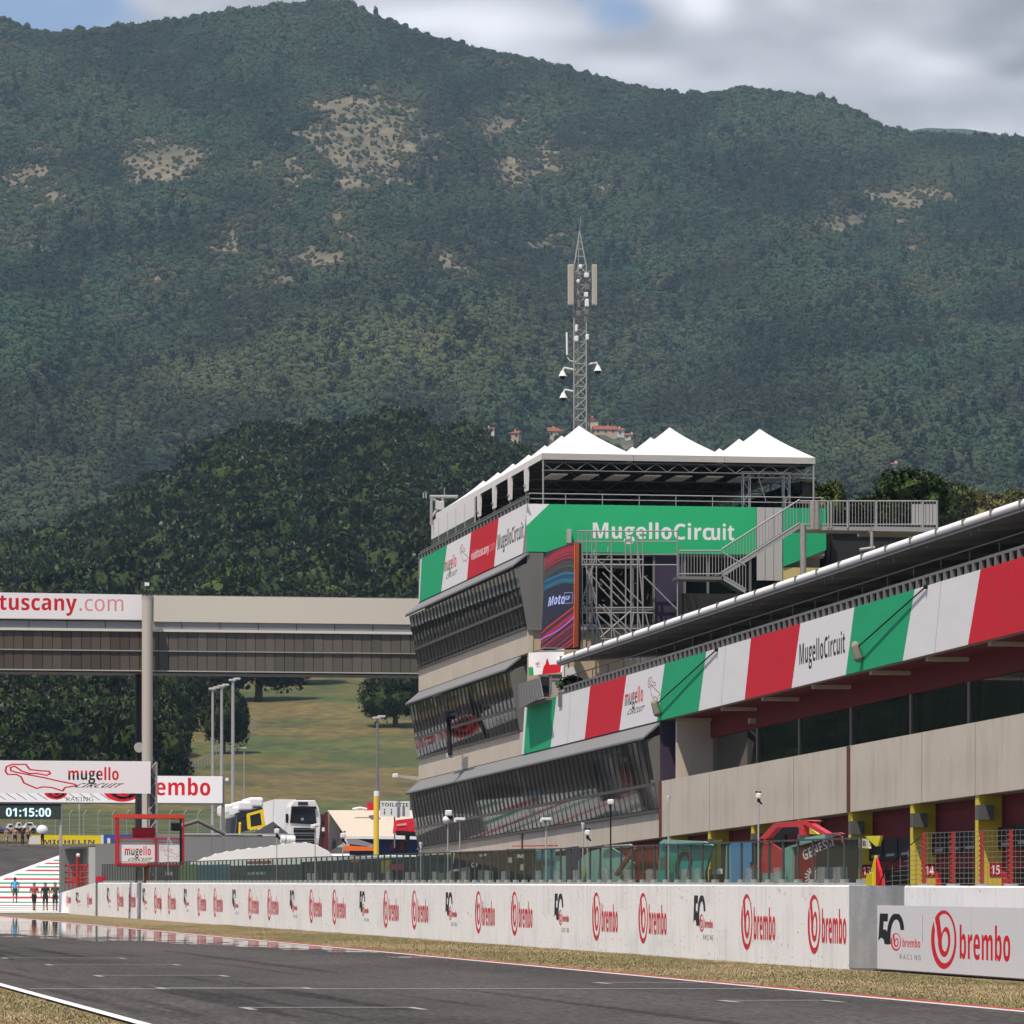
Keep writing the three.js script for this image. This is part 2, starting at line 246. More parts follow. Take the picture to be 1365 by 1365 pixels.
// hot asphalt that mirrors what stands beyond it at a grazing angle
{
  const hot = mat([0.045, 0.044, 0.043], 0.03), r = rng(5), edge = curve([[6.7, 225], [8, 208], [10, 190], [11.6, 178], [14, 166], [16.2, 155], [17.5, 144], [18.6, 132], [19.2, 122]]), far = [], near = [];
  far.push(sheet(6.7, 19.2, [252, 330], 0.0052, 1));
  for (let s = 118; s < 252;) { // thin patches, denser towards the far end, ragged at their ends
    const L = 0.5 + 1.3 * r(); let x = 6.7;
    while (x < 19.2) { const w = 0.25 + 1.6 * r() * r() + (s > 200 ? 1.2 * r() : 0), e = edge(x + w / 2), p = sstep(e - 10, e + 26, s) * 0.96 + 0.0; if (r() < p) near.push(sheet(x, Math.min(x + w + 0.02, 19.2), [s, s + L * (0.7 + 0.5 * r())], 0.005 + 0.0004 * (near.length % 3), 1)); x += w; }
    s += L * 0.82;
  }
  struct('shimmering_asphalt', mergeGeometries(far), hot); struct('shimmering_asphalt', mergeGeometries(near), hot);
}
// dry grass tufts on the verges
{
  const r = rng(21), gs = [];
  for (let i = 0; i < 9; i++) { const a = r() * 6.28, l = 0.025 + r() * 0.04, b = new THREE.BufferGeometry(), w = 0.008 + r() * 0.006, ox = (r() - 0.5) * 0.16, oz = (r() - 0.5) * 0.16, lean = 0.03 + r() * 0.05; b.setAttribute('position', new THREE.Float32BufferAttribute([ox - Math.cos(a) * w, 0, oz - Math.sin(a) * w, ox + Math.cos(a) * w, 0, oz + Math.sin(a) * w, ox + Math.sin(a) * lean, l, oz + Math.cos(a) * lean], 3)); b.setAttribute('normal', new THREE.Float32BufferAttribute([0, 1, 0, 0, 1, 0, 0, 1, 0], 3)); gs.push(b); }
  const geo = mergeGeometries(gs), spots = [];
  for (let i = 0; i < 150000; i++) { const s = 44 + Math.pow(r(), 1.3) * 180, x = XR + 0.3 + r() * 5.6; if (x < WX - 0.05 || s < 108) spots.push([x, s]); }
  for (let i = 0; i < 36000; i++) spots.push([XL - 0.2 - r() * 5, 40 + r() * 60]);
  const im = new THREE.InstancedMesh(geo, mat([1, 1, 1], 1, 0, { side: THREE.DoubleSide }), spots.length), m = new THREE.Matrix4(), q = new THREE.Quaternion(), c = new THREE.Color();
  spots.forEach(([x, s], i) => { const k = 0.4 + r() * 0.5; q.setFromAxisAngle(V(0, 1, 0), r() * 6.28); m.compose(V(x, gp(s) - 0.03, -s), q, V(k, k * (0.5 + 0.9 * fbm(x * 0.8, s * 0.4, 4, 2)), k)); im.setMatrixAt(i, m); const d = sstep(0.38, 0.62, fbm(x * 0.5, s * 0.16, 9, 3)), v = 0.75 + r() * 0.5; im.setColorAt(i, c.setRGB(lerp(0.38, 0.52, d) * v, lerp(0.34, 0.42, d) * v, lerp(0.19, 0.26, d) * v)); });
  im.name = 'dry_grass'; im.userData = { kind: 'stuff', label: 'dry yellow-brown grass tufts along the track verges', category: 'grass' }; scene.add(im);
}

// ---------- hills ----------
const crest = curve([[-1500, 860], [-300, 820], [0, 785], [60, 772], [130, 734], [200, 706], [240, 682], [265, 660], [320, 632], [355, 622], [400, 630], [440, 630], [480, 622], [515, 620], [545, 626], [575, 628], [600, 634], [650, 652], [700, 666], [800, 700], [900, 700], [1100, 745], [1365, 760], [2900, 820]]);
const lump = (u) => 16 * (fbm(u / 42, 7.7, 0, 3) - 0.5);
const crestD = (u) => 1620 + 140 * (fbm(u / 260, 2.2, 0, 2) - 0.5);
function hillY(u, D) { // picture height of the near hill at depth D
  const yc = crest(u) + lump(u), Dc = crestD(u), mid = yc + (900 - yc) * 0.66;
  const pts = [[525, 1131], [600, 1101], [700, 1056], [800, 1002], [900, 948], [1000, 900], [1200, mid], [1400, lerp(mid, yc, 0.62)], [Dc, yc]];
  for (let i = 1; i < pts.length; i++) if (D <= pts[i][0]) return lerp(pts[i - 1][1], pts[i][1], clamp((D - pts[i - 1][0]) / (pts[i][0] - pts[i - 1][0])));
  return yc + (D - Dc) * 0.4;
}
const hillP = (u, D) => { const p = W(u, hillY(u, D), D); p.y += 5 * (fbm(p.x / 70, p.z / 70, 3, 3) - 0.5) * sstep(560, 760, D); return p; };
function polar(us, Ds, at, uvS = 1) {
  const pos = [], uv = [], idx = [], n = Ds.length;
  us.forEach((u) => Ds.forEach((D) => { const p = at(u, D); pos.push(p.x, p.y, p.z); uv.push(p.x * uvS, -p.z * uvS); }));
  for (let i = 0; i < us.length - 1; i++) for (let j = 0; j < n - 1; j++) { const k = i * n + j; idx.push(k, k + n, k + n + 1, k, k + n + 1, k + 1); }
  const g = new THREE.BufferGeometry(); g.setAttribute('position', new THREE.Float32BufferAttribute(pos, 3)); g.setAttribute('uv', new THREE.Float32BufferAttribute(uv, 2)); g.setIndex(idx); g.computeVertexNormals(); return g;
}
struct('hill', polar([...range(-4200, -1500, 150), ...range(-1460, 2900, 40)], [...range(525, 1150, 25), ...range(1180, 1900, 40)], hillP), M.meadow);

// mountain: ridge line, then a slope with spurs towards the valley
const ridge = curve([[-1500, 210], [-500, 120], [-120, 20], [0, 27], [40, 45], [75, 49], [110, 46], [150, 42], [200, 37], [260, 27], [310, 19], [360, 13], [400, 8], [435, 3], [460, 7], [480, 16], [520, 35], [560, 49], [620, 65], [683, 79], [740, 92], [800, 109], [850, 122], [900, 127], [940, 131], [990, 122], [1050, 129], [1100, 137], [1140, 152], [1170, 172], [1200, 182], [1290, 186], [1365, 190], [1700, 230], [2900, 330]]);
const FOOT_Y = 800, FOOT_D = 1900;
const mtY = (u, v) => lerp(FOOT_Y, ridge(u), v);
function mtD(u, v) {
  const base = FOOT_D + 2500 * Math.pow(v, 0.92), e = Math.min(1, v * 3) * (1 - 0.5 * v);
  return base + e * (900 * (fbm(u / 330 + v * 0.7, v * 2.2, 5, 3) - 0.5) + 520 * (fbm(u / 120 + v * 1.6, v * 4, 8, 4) - 0.5) + 90 * (fbm(u / 26, v * 19, 2, 2) - 0.5));
}
const mtP = (u, v) => W(u, mtY(u, v), mtD(u, v));
// bare rock and dry scrub, by eye from the slopes: [u, y, ru, ry, strength]
const bare = [[492, 190, 66, 46, 1], [470, 150, 46, 20, 0.8], [420, 185, 30, 24, 0.6], [470, 250, 40, 26, 0.5], [340, 330, 70, 40, 0.35], [218, 220, 48, 24, 1], [668, 172, 30, 22, 0.8], [700, 225, 55, 30, 0.6], [430, 348, 46, 12, 0.95], [375, 372, 40, 10, 0.7], [45, 250, 45, 40, 0.6], [40, 325, 30, 14, 0.5], [735, 325, 36, 12, 0.6], [880, 385, 36, 26, 0.4], [1205, 265, 52, 13, 0.9], [1120, 300, 52, 14, 0.7], [1205, 320, 30, 40, 0.35], [600, 345, 40, 25, 0.55], [205, 385, 45, 28, 0.4], [380, 230, 50, 20, 0.6], [460, 290, 26, 50, 0.45], [860, 345, 30, 30, 0.3], [1260, 365, 40, 40, 0.3], [790, 250, 40, 20, 0.35]];
const scrub = [[560, 470, 150, 40, 1], [330, 510, 130, 30, 0.8], [650, 430, 70, 30, 0.7], [140, 555, 90, 25, 0.5], [1130, 605, 40, 14, 0.6]];
const blobs = (list, u, y) => { let m = 0; for (const [a, b, ru, ry, k] of list) m = Math.max(m, k * Math.exp(-0.65 * (((u - a) / ru) ** 2 + ((y - b) / ry) ** 2))); return m; };
const bareAt = (u, y) => clamp(blobs(bare, u, y) * 1.25 + 1.7 * (fbm(u / 26, y / 9, 6, 5) - 0.5) - 0.14);
{
  const us = [...range(-4200, -300, 60), ...range(-293, 1660, 6), ...range(1690, 2900, 30)], vs = range(0, 1, 1 / 250), pos = [], uv = [], col = [], idx = [];
  us.forEach((u) => vs.forEach((v) => {
    const p = mtP(u, v), y = mtY(u, v), b = bareAt(u, y); let r = 0.055, g = 0.07, bl = 0.035;
    const k = sstep(0.02, 0.4, b), st = 0.55 + 1.15 * (fbm(u / 70, y / 3.4 + u / 60, 3, 3) - 0.35) + 0.35 * sstep(0.5, 0.75, fbm(u / 40, y / 2.2, 9, 2));
    r = lerp(r, 0.150 * st, k); g = lerp(g, 0.125 * st, k); bl = lerp(bl, 0.075 * st, k);
    pos.push(p.x, p.y, p.z); uv.push(u / 20, v * 30); col.push(r, g, bl);
  }));
  us.forEach((u) => { });
  const n = vs.length; for (let i = 0; i < us.length - 1; i++) for (let j = 0; j < n - 1; j++) { const k = i * n + j; idx.push(k, k + n, k + n + 1, k, k + n + 1, k + 1); }
  const g = new THREE.BufferGeometry(); g.setAttribute('position', new THREE.Float32BufferAttribute(pos, 3)); g.setAttribute('uv', new THREE.Float32BufferAttribute(uv, 2)); g.setAttribute('color', new THREE.Float32BufferAttribute(col, 3)); g.setIndex(idx); g.computeVertexNormals();
  struct('mountain', g, new THREE.MeshStandardMaterial({ vertexColors: true, roughness: 1 }));
  // a farther ridge to the right
  const far = curve([[900, 260], [1150, 195], [1200, 176], [1235, 169], [1290, 171], [1330, 178], [1400, 190], [1800, 240]]);
  struct('mountain', polar(range(900, 1800, 12), [6200, 6500, 6800, 7100], (u, D) => W(u, far(u) + (7100 - D) * 0.16 + 2.5 * fbm(u / 9, D / 40, 2, 2), D)), mat([0.035, 0.055, 0.03], 1));
}

// ---------- trees ----------
function crownGeo(seed, lobes, leaves, leafSize, tall = 1, spread = 0.62) {
  const r = rng(seed), gs = [], L = [];
  for (let i = 0; i < lobes; i++) { const a = r() * 6.28, h = r(), rad = spread * Math.sqrt(r()) * (1 - 0.45 * h); L.push([Math.cos(a) * rad, (0.25 + 0.62 * h) * tall, Math.sin(a) * rad, 0.27 + 0.17 * r()]); }
  for (const [x, y, z, k] of L) {
    const g = new THREE.IcosahedronGeometry(k * 0.86, 1), p = g.attributes.position;
    for (let i = 0; i < p.count; i++) { const q = 0.72 + 0.62 * fbm(p.getX(i) * 6 + x * 9, p.getY(i) * 6 + y * 9, p.getZ(i) * 6 + z * 9, 2); p.setXYZ(i, p.getX(i) * q + x, p.getY(i) * q * 0.85 + y, p.getZ(i) * q + z); }
    g.computeVertexNormals(); g.deleteAttribute('uv'); gs.push(g.index ? g.toNonIndexed() : g);
  }
  const pos = [], nor = [], d = V(0, 0, 0), a = V(0, 0, 0), b = V(0, 0, 0);
  for (let i = 0; i < leaves; i++) {
    const [x, y, z, k] = L[Math.floor(r() * lobes)]; d.set(r() - 0.5, r() - 0.42, r() - 0.5).normalize();
    const o = d.clone().multiplyScalar(k * (0.80 + 0.32 * r())).add(V(x, y, z)), s = leafSize * (0.55 + 0.9 * r());
    a.set(r() - 0.5, r() - 0.5, r() - 0.5).normalize(); b.copy(a).cross(d.clone().addScaledVector(V(r() - 0.5, r() - 0.5, r() - 0.5), 0.9)).normalize(); const c = a.clone().multiplyScalar(s); b.multiplyScalar(s * 0.75);
    const q = [o.clone().add(c), o.clone().add(b), o.clone().sub(c), o.clone().sub(b)], nn = c.clone().cross(b).normalize(); if (nn.dot(d) < 0) nn.negate(); nn.lerp(d, 0.8).normalize();
    for (const t of [0, 1, 2, 0, 2, 3]) { pos.push(q[t].x, q[t].y, q[t].z); nor.push(nn.x, nn.y, nn.z); }
  }
  const g = new THREE.BufferGeometry(); g.setAttribute('position', new THREE.Float32BufferAttribute(pos, 3)); g.setAttribute('normal', new THREE.Float32BufferAttribute(nor, 3)); gs.push(g);
  return mergeGeometries(gs);
}
const leafMat = mat([1, 1, 1], 0.9, 0, { side: THREE.DoubleSide }), thinLeaf = { side: THREE.DoubleSide, transmission: 0.42, thickness: 0, ior: 1.1 }, leafNear = mat([1, 1, 1], 1, 0, thinLeaf);
function forest(name, label, geos, list, leaf = leafMat) { // list: [point, width, height, rgb]; one mesh per crown shape
  geos.forEach((geo, gi) => {
    const mine = list.filter((_, i) => i % geos.length === gi), im = new THREE.InstancedMesh(geo, leaf, mine.length), m = new THREE.Matrix4(), q = new THREE.Quaternion(), r = rng(77 + gi), c = new THREE.Color();
    mine.forEach(([p, w, h, col], i) => { q.setFromAxisAngle(V(0, 1, 0), r() * 6.28); m.compose(p, q, V(w, h, w)); im.setMatrixAt(i, m); im.setColorAt(i, c.setRGB(...col)); });
    im.name = numbered(name); im.userData = { kind: 'stuff', label, category: 'forest' }; scene.add(im);
  });
}
const villagers = [[733, 584], [684, 586], [789, 571], [806, 579], [824, 582], [840, 586], [648, 577], [1287, 611], [1192, 624]];
const farGeos = [0, 1, 2, 3].map((i) => crownGeo(100 + i, 11, 60, 0.10, 1.1));
const farConifer = [crownGeo(120, 6, 120, 0.15, 1.9, 0.34)];
const nearGeos = [0, 1, 2, 3].map((i) => crownGeo(200 + i, 14, 3600, 0.05, 1.1));
{
  const r = rng(31), list = [], con = [];
  for (let i = 0; i < 96000; i++) {
    const u = -260 + r() * 1900, D0 = Math.sqrt(lerp(FOOT_D ** 2, 4400 ** 2, r())), v = Math.pow(clamp((D0 - FOOT_D) / 2500), 1 / 0.92), y = mtY(u, v);
    if (y > 792 || villagers.some(([a, b]) => Math.abs(u - a) < 11 && y > b - 6 && y < b + 24)) continue; const b = bareAt(u, y); if (r() < sstep(0.10, 0.9, b) * 0.72) continue;
    const sc = blobs(scrub, u, y), p = mtP(u, v), big = 0.75 + 0.6 * r() * r(), tone = (0.5 + 1.05 * sstep(0.28, 0.72, fbm(u / 100 + y / 160, y / 46, 4, 4))) * (0.9 + 0.2 * r()), n2 = fbm(u / 120, y / 60, 14, 3);
    let c = [0.022 * tone * (0.6 + 0.9 * n2), 0.037 * tone, 0.018 * tone]; if (b > 0.08) { const q = sstep(0.08, 0.3, b) * 0.7; c = [lerp(c[0], 0.080, q), lerp(c[1], 0.074, q), lerp(c[2], 0.037, q)]; }
    const k = sc * (0.4 + r() * 0.8) + 0 + (r() < 0.03 ? 0.25 : 0); c = [lerp(c[0], 0.105, clamp(k * 0.75)), lerp(c[1], 0.11, clamp(k * 0.75)), lerp(c[2], 0.042, clamp(k * 0.75))];
    const w = (b > 0.2 ? lerp(5, 2.6, sstep(0.2, 0.6, b)) : 5.9) * big * (0.9 + 0.2 * r()); p.y -= w * 0.25;
    if (v < 0.93 && r() < 0.012 + 0.08 * sstep(0.55, 0.7, fbm(u / 90 + 7, y / 60, 1, 2))) con.push([p, w * 0.85, w * 1.15, [c[0] * 0.55, c[1] * 0.66, c[2] * 0.75]]); else list.push([p, w, w * (0.85 + 0.35 * r()), c]);
  }
  for (let u = -260; u < 1640; u += 1.6) { const w = 4.5 + 3.5 * r(), p = mtP(u, 0.995); p.y -= w * 0.45; const k = 0.6 + 0.5 * r(); (r() < 0.006 ? con : list).push([p, w, w * (0.85 + 0.5 * r()), [0.03 * k, 0.05 * k, 0.024 * k]]); }
  forest('mountain_forest', 'hazy green broadleaf forest covering the mountain behind the circuit', farGeos, list);
  forest('mountain_conifers', 'dark conifers scattered through the mountain forest', farConifer, con);
}
const meadowAt = (u, D) => { // the open grass slope under the footbridge
  const left = curve([[540, -900], [640, -400], [700, 212], [800, 214], [900, 226], [960, 240], [1040, 300]])(D) + 14 * (fbm(D / 40, 2, 2, 2) - 0.5), right = curve([[540, 2000], [900, 2000], [960, 1500], [1020, 620], [1060, 480]])(D);
  return u > left && u < right && D < 1040;
};
{
  const r = rng(41), list = [];
  for (let i = 0; i < 8600; i++) {
    const u = -330 + r() * 1900, D = Math.sqrt(lerp(640 ** 2, 1800 ** 2, r())); if (meadowAt(u, D) || D > crestD(u) + 110) continue; if (u > 760 && D < 1150 && r() < 0.6) continue;
    const p = hillP(u, D), n = fbm(p.x / 60, p.z / 60, 2, 3), shade = (0.6 + 0.9 * n) * (0.75 + 0.6 * r()), w = (D < 1000 ? 6.4 : 8.2) * (0.65 + 0.5 * r()) * (0.6 + 0.95 * fbm(p.x / 34, p.z / 34, 12, 2)), light = r() < 0.14 ? 1.35 : 1;
    p.y -= w * 0.15; list.push([p, w, w * (0.95 + 0.4 * r()), [0.054 * shade * light * (0.85 + 0.3 * r()), 0.084 * shade * light, 0.029 * shade]]);
  }
  for (let i = 0; i < 900; i++) { const u = -300 + r() * 1000, p = hillP(u, crestD(u) + (r() - 0.5) * 50), w = 6 + 4 * r(), k = 0.7 + 0.5 * r(); p.y -= 1; list.push([p, w, w * (0.95 + 0.3 * r()), [0.052 * k, 0.082 * k, 0.028 * k]]); }
  for (let i = 0; i < 7000; i++) { const u = -4100 + r() * 3770, D = Math.sqrt(lerp(560 ** 2, 1700 ** 2, r())), p = hillP(u, D), w = 6 + 4 * r(), k = 0.7 + 0.6 * r(); list.push([p, w, w, [0.046 * k, 0.072 * k, 0.024 * k]]); }
  // undergrowth at the wood's foot
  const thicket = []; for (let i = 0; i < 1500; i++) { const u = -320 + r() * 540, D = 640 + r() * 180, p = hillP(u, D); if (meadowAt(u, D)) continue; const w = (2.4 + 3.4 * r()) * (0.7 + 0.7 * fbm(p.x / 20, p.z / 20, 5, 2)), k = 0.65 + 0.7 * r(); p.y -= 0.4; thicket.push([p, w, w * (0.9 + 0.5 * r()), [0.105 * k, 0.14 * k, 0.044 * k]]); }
  forest('wood', 'dense dark green wood on the hill behind the footbridge', nearGeos, list, leafNear);
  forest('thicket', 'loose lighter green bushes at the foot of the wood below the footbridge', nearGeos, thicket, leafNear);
}
// single trees on the open slope: trunk with limbs and a leafy crown
const trunkMat = mat([0.09, 0.07, 0.05], 0.95);
function tree(label, u, D, width, height, col, seed, groupName, name = 'tree', base) {
  const b = base ?? hillP(u, D), t = thing(name, label, 'tree', b, groupName), r = rng(seed), trunk = [], hT = height * 0.42;
  const g0 = new THREE.CylinderGeometry(width * 0.022, width * 0.045, hT, 8, 3); g0.translate(b.x, b.y + hT / 2 - 0.2, b.z); trunk.push(g0);
  for (let i = 0; i < 5; i++) { const a = r() * 6.28, p0 = V(b.x, b.y + hT * (0.7 + 0.25 * r()), b.z), p1 = p0.clone().add(V(Math.cos(a) * width * 0.3, height * 0.25, Math.sin(a) * width * 0.3)); trunk.push(tube([p0, p1], width * 0.012, 5)); }
  part(t, 'trunk', merge(trunk), trunkMat);
  const c = crownGeo(seed, 22, 13000, 0.034, 1, 0.68); c.scale(width * 0.62, height * 0.72, width * 0.62); c.translate(b.x, b.y + height * 0.16, b.z);
  part(t, 'crown', c, mat(col, 1, 0, thinLeaf));
  return t;
}
tree('small round tree alone on the grass gap beside the wood', 250, 965, 9.5, 9.5, [0.085, 0.12, 0.038], 301);
tree('dark bushy tree behind the three tall lamp posts', 298, 800, 7.6, 10, [0.066, 0.094, 0.03], 302);
tree('broad dark tree casting shade on the open slope under the footbridge', 345, 930, 17, 17, [0.066, 0.096, 0.03], 303);
tree('broad dark tree at the crown of the open slope', 395, 985, 16, 15, [0.068, 0.098, 0.031], 304);
tree('lone dark tree on the grass slope beside the tower', 527, 860, 11.5, 11, [0.074, 0.106, 0.033], 305);
tree('leafy tree at the right edge of the wood beside the bridge pillar', 203, 790, 9, 13, [0.078, 0.11, 0.034], 306);

// ---------- houses on the mountain foot ----------
const roofTile = new THREE.MeshStandardMaterial({ map: dataTex(256, 256, (u, v) => { const a = tn(u, v, 30, 60, 5, 3), k = 0.8 + 0.5 * (a - 0.5); return [0.66 * k, 0.36 * k, 0.25 * k]; }, true, 5, 5), roughness: 0.9 });
function house(label, px, py, D, w, h, d, rise, turn, wallCol, hip = false, wins = 3) {
  const vv = (FOOT_Y - py) / (FOOT_Y - ridge(px)); D = mtD(px, vv); const kk = D / 2100; w *= kk; h *= kk; d *= kk; rise *= kk; const b = mtP(px, vv), t = thing('house', label, 'house', b, 'houses in the hillside village'); t.rotation.y = turn - TH;
  const add = (n, g, m, par = t) => { const o = new THREE.Mesh(g, m); o.name = n; par.add(o); return o; };
  const wg = new THREE.BoxGeometry(w, h + 3, d); wg.translate(0, (h - 3) / 2, 0); add('wall', wg, mat(wallCol, 0.9));
  const o = 0.5, W2 = w / 2 + o, D2 = d / 2 + o, rr = hip ? w * 0.28 : W2, P = [[-W2, h, D2], [W2, h, D2], [W2, h, -D2], [-W2, h, -D2], [-rr, h + rise, 0], [rr, h + rise, 0]].map((q) => V(...q));
  const tri = (a, b2, c) => { const g = new THREE.BufferGeometry(); g.setAttribute('position', new THREE.Float32BufferAttribute([a, b2, c].flatMap((q) => [q.x, q.y, q.z]), 3)); g.setAttribute('uv', new THREE.Float32BufferAttribute([a, b2, c].flatMap((q) => [q.x + q.z, q.y]), 2)); g.computeVertexNormals(); return g; };
  const roof = add('roof', mergeGeometries([tri(P[0], P[1], P[5]), tri(P[0], P[5], P[4]), tri(P[2], P[3], P[4]), tri(P[2], P[4], P[5]), tri(P[1], P[2], P[5]), tri(P[3], P[0], P[4]), tri(P[0], P[2], P[1]), tri(P[0], P[3], P[2])]), roofTile);
  const ch = new THREE.BoxGeometry(0.8, 1.8, 0.8); ch.translate(w * 0.15, h + rise * 0.9, 0); add('chimney', ch, mat(wallCol, 0.9), roof);
  for (let i = 0; i < wins; i++) { const g = new THREE.BoxGeometry(0.95, 1.5, 0.12); g.translate(lerp(-w * 0.34, w * 0.34, wins > 1 ? i / (wins - 1) : 0.5), h * 0.55, d / 2 + 0.04); add('window', g, M.dark); }
  return t;
}
const cream = [0.52, 0.45, 0.34], pinkish = [0.5, 0.36, 0.27], whiteW = [0.66, 0.64, 0.60];
house('cream house with a hipped red roof and three windows above the trees', 733, 584, 2050, 9.5, 2.4, 8, 1.9, 0.15, cream, true);
house('low salmon-walled house under a red roof among dark trees', 684, 586, 2080, 5.6, 2.2, 6, 1.3, -0.2, pinkish, false, 2);
house('tall cream gabled house rising over its neighbours beside the mast', 789, 571, 2150, 5.0, 2.8, 6, 1.7, 1.35, cream, false, 1);
house('long house with a broad red roof below the gabled house', 806, 579, 2120, 9, 1.6, 7, 1.8, 0.1, pinkish, false, 3);
house('small white house end beside the long red roof', 824, 582, 2100, 3.6, 2.4, 5, 1.1, 0.3, whiteW, false, 1);
house('little white house lowest in the village', 840, 586, 2080, 4, 1.6, 4, 0.9, 0, whiteW, false, 2);
house('white flat-looking house at the edge of the wood', 648, 577, 2120, 6.5, 1.5, 5, 0.7, 0, whiteW, false, 2);
house('house with a reddish roof alone on the far slope', 1287, 611, 2150, 3.0, 0.7, 4, 1.0, 0.5, pinkish, false, 1);
house('pale farmhouse half hidden by trees above the terrace shrubs', 1192, 624, 2100, 4.5, 1.4, 4, 0.8, 0.2, whiteW, false, 2);
// ---------- printed marks ----------
const RED = '#cf1f2c';
function roundel(x, cx, cy, r, col = RED) { // ring with a sickle inside
  x.save(); x.translate(cx, cy); x.scale(r, r); x.fillStyle = col;
  x.beginPath(); x.arc(0, 0, 1, 0, 7); x.fill();
  x.globalCompositeOperation = 'destination-out';
  x.beginPath(); x.ellipse(0.06, -0.04, 0.78, 0.84, 0, 0, 7); x.fill();
  x.globalCompositeOperation = 'source-over';
  x.beginPath(); x.moveTo(-0.62, -0.72); x.lineTo(-0.36, -0.86); x.lineTo(-0.16, -0.2); x.quadraticCurveTo(0.05, -0.5, 0.3, -0.42); x.bezierCurveTo(0.62, -0.3, 0.62, 0.34, 0.2, 0.56); x.bezierCurveTo(-0.2, 0.7, -0.46, 0.34, -0.5, -0.1); x.closePath(); x.fill();
  x.globalCompositeOperation = 'destination-out';
  x.beginPath(); x.ellipse(0.1, 0.06, 0.24, 0.34, 0.1, 0, 7); x.fill();
  x.beginPath(); x.moveTo(-0.80, -0.66); x.lineTo(-0.70, -0.76); x.lineTo(-0.42, 0.1); x.lineTo(-0.56, 0.05); x.closePath(); x.fill();
  x.restore();
}
function bremboRow(x, w, h) { roundel(x, h * 0.5, h * 0.5, h * 0.49); x.fillStyle = RED; x.font = `bold ${h * 0.70}px sans-serif`; x.textBaseline = 'alphabetic'; const t = 'brembo', m = x.measureText(t).width, room = w - h * 1.1; x.save(); x.translate(h * 1.07, h * 0.80); x.scale(room / m, 1.06); x.fillText(t, 0, 0); x.restore(); }
function fiftyMark(x, w, h) {
  x.fillStyle = '#1d1c1e';
  x.beginPath(); x.moveTo(w * 0.04, 0); x.lineTo(w * 0.235, 0); x.lineTo(w * 0.225, h * 0.17); x.lineTo(w * 0.13, h * 0.17); x.lineTo(w * 0.12, h * 0.35); x.bezierCurveTo(w * 0.2, h * 0.31, w * 0.24, h * 0.4, w * 0.225, h * 0.62); x.lineTo(w * 0.235, h * 0.66); x.lineTo(w * 0.15, h * 0.66); x.lineTo(w * 0.13, h * 0.56); x.lineTo(w * 0.07, h * 0.52); x.lineTo(0, h * 0.59); x.lineTo(w * 0.01, h * 0.47); x.closePath(); x.fill();
  x.lineWidth = h * 0.14; x.strokeStyle = '#1d1c1e'; x.beginPath(); x.moveTo(w * 0.255, h * 0.66); x.bezierCurveTo(w * 0.20, h * -0.04, w * 0.55, h * -0.12, w * 0.565, h * 0.34); x.stroke();
  x.save(); x.translate(w * 0.30, h * 0.40); const c2 = document.createElement('canvas'); c2.width = w * 0.7; c2.height = h * 0.42; const y = c2.getContext('2d'); roundel(y, h * 0.19, h * 0.2, h * 0.19); y.fillStyle = RED; y.font = `bold ${h * 0.24}px sans-serif`; const m = y.measureText('brembo').width; y.save(); y.translate(h * 0.42, h * 0.30); y.scale((w * 0.68 - h * 0.42) / m, 1); y.fillText('brembo', 0, 0); y.restore(); x.drawImage(c2, 0, 0); x.restore();
  x.fillStyle = '#444'; x.font = `${h * 0.15}px sans-serif`; const s = 'RACING'; for (let i = 0; i < 6; i++) x.fillText(s[i], w * (0.50 + i * 0.085), h * 0.96);
}
const TRACK = [[60, 200], [130, 200], [150, 238], [200, 246], [248, 250], [256, 268], [236, 280], [185, 266], [150, 268], [110, 250], [72, 214], [50, 224], [54, 248], [80, 259], [150, 278], [230, 300], [290, 320], [380, 345], [391, 356], [330, 370], [320, 396], [262, 370], [215, 366], [185, 378], [120, 338], [105, 292], [80, 275], [36, 275], [25, 252], [30, 218]];
function trackLine(x, ox, oy, k, kx = 1, lw = 8, col = RED) { x.strokeStyle = col; x.lineWidth = lw; x.lineJoin = 'round'; x.beginPath(); TRACK.forEach(([a, b], i) => x[i ? 'lineTo' : 'moveTo'](ox + (a - 20) * k * kx, oy + (b - 195) * k)); x.closePath(); x.stroke(); }
function mugelloMark(x, ox, oy, w, h) { // narrow red letters, their feet black, with a leaning grey word below
  x.save(); x.translate(ox, oy + h * 0.66); x.font = `bold ${h * 0.62}px sans-serif`; const m = x.measureText('mugello').width; x.scale(w / m, 1.15); x.fillStyle = RED; x.fillText('mugello', 0, 0);
  x.save(); x.beginPath(); x.moveTo(-9, h * 0.25); x.lineTo(-9, -h * 0.16); x.lineTo(m * 0.62, -h * 0.30); x.lineTo(m * 0.62, h * 0.3); x.closePath(); x.clip(); x.fillStyle = '#333'; x.fillText('mugello', 0, 0); x.restore();
  x.fillRect(m * 0.72, -h * 0.44, h * 0.055, h * 0.4); x.restore();
  x.save(); x.transform(1, 0, -0.9, 1, ox + w * 0.10, oy + h * 0.98); x.font = `bold italic ${h * 0.25}px sans-serif`; const m2 = x.measureText('CIRCUIT').width; x.scale(w * 0.86 / m2, 1); x.fillStyle = '#474747'; x.fillText('CIRCUIT', 0, 0); x.restore();
}
const white = (x, w, h, c = '#e9e7e8') => { x.fillStyle = c; x.fillRect(0, 0, w, h); };
const word = (x, t, cx, base, wide, size, col, weight = 'bold') => { x.save(); x.font = `${weight} ${size}px sans-serif`; const m = x.measureText(t).width; x.translate(cx - wide / 2, base); x.scale(wide / m, 1); x.fillStyle = col; x.fillText(t, 0, 0); x.restore(); };
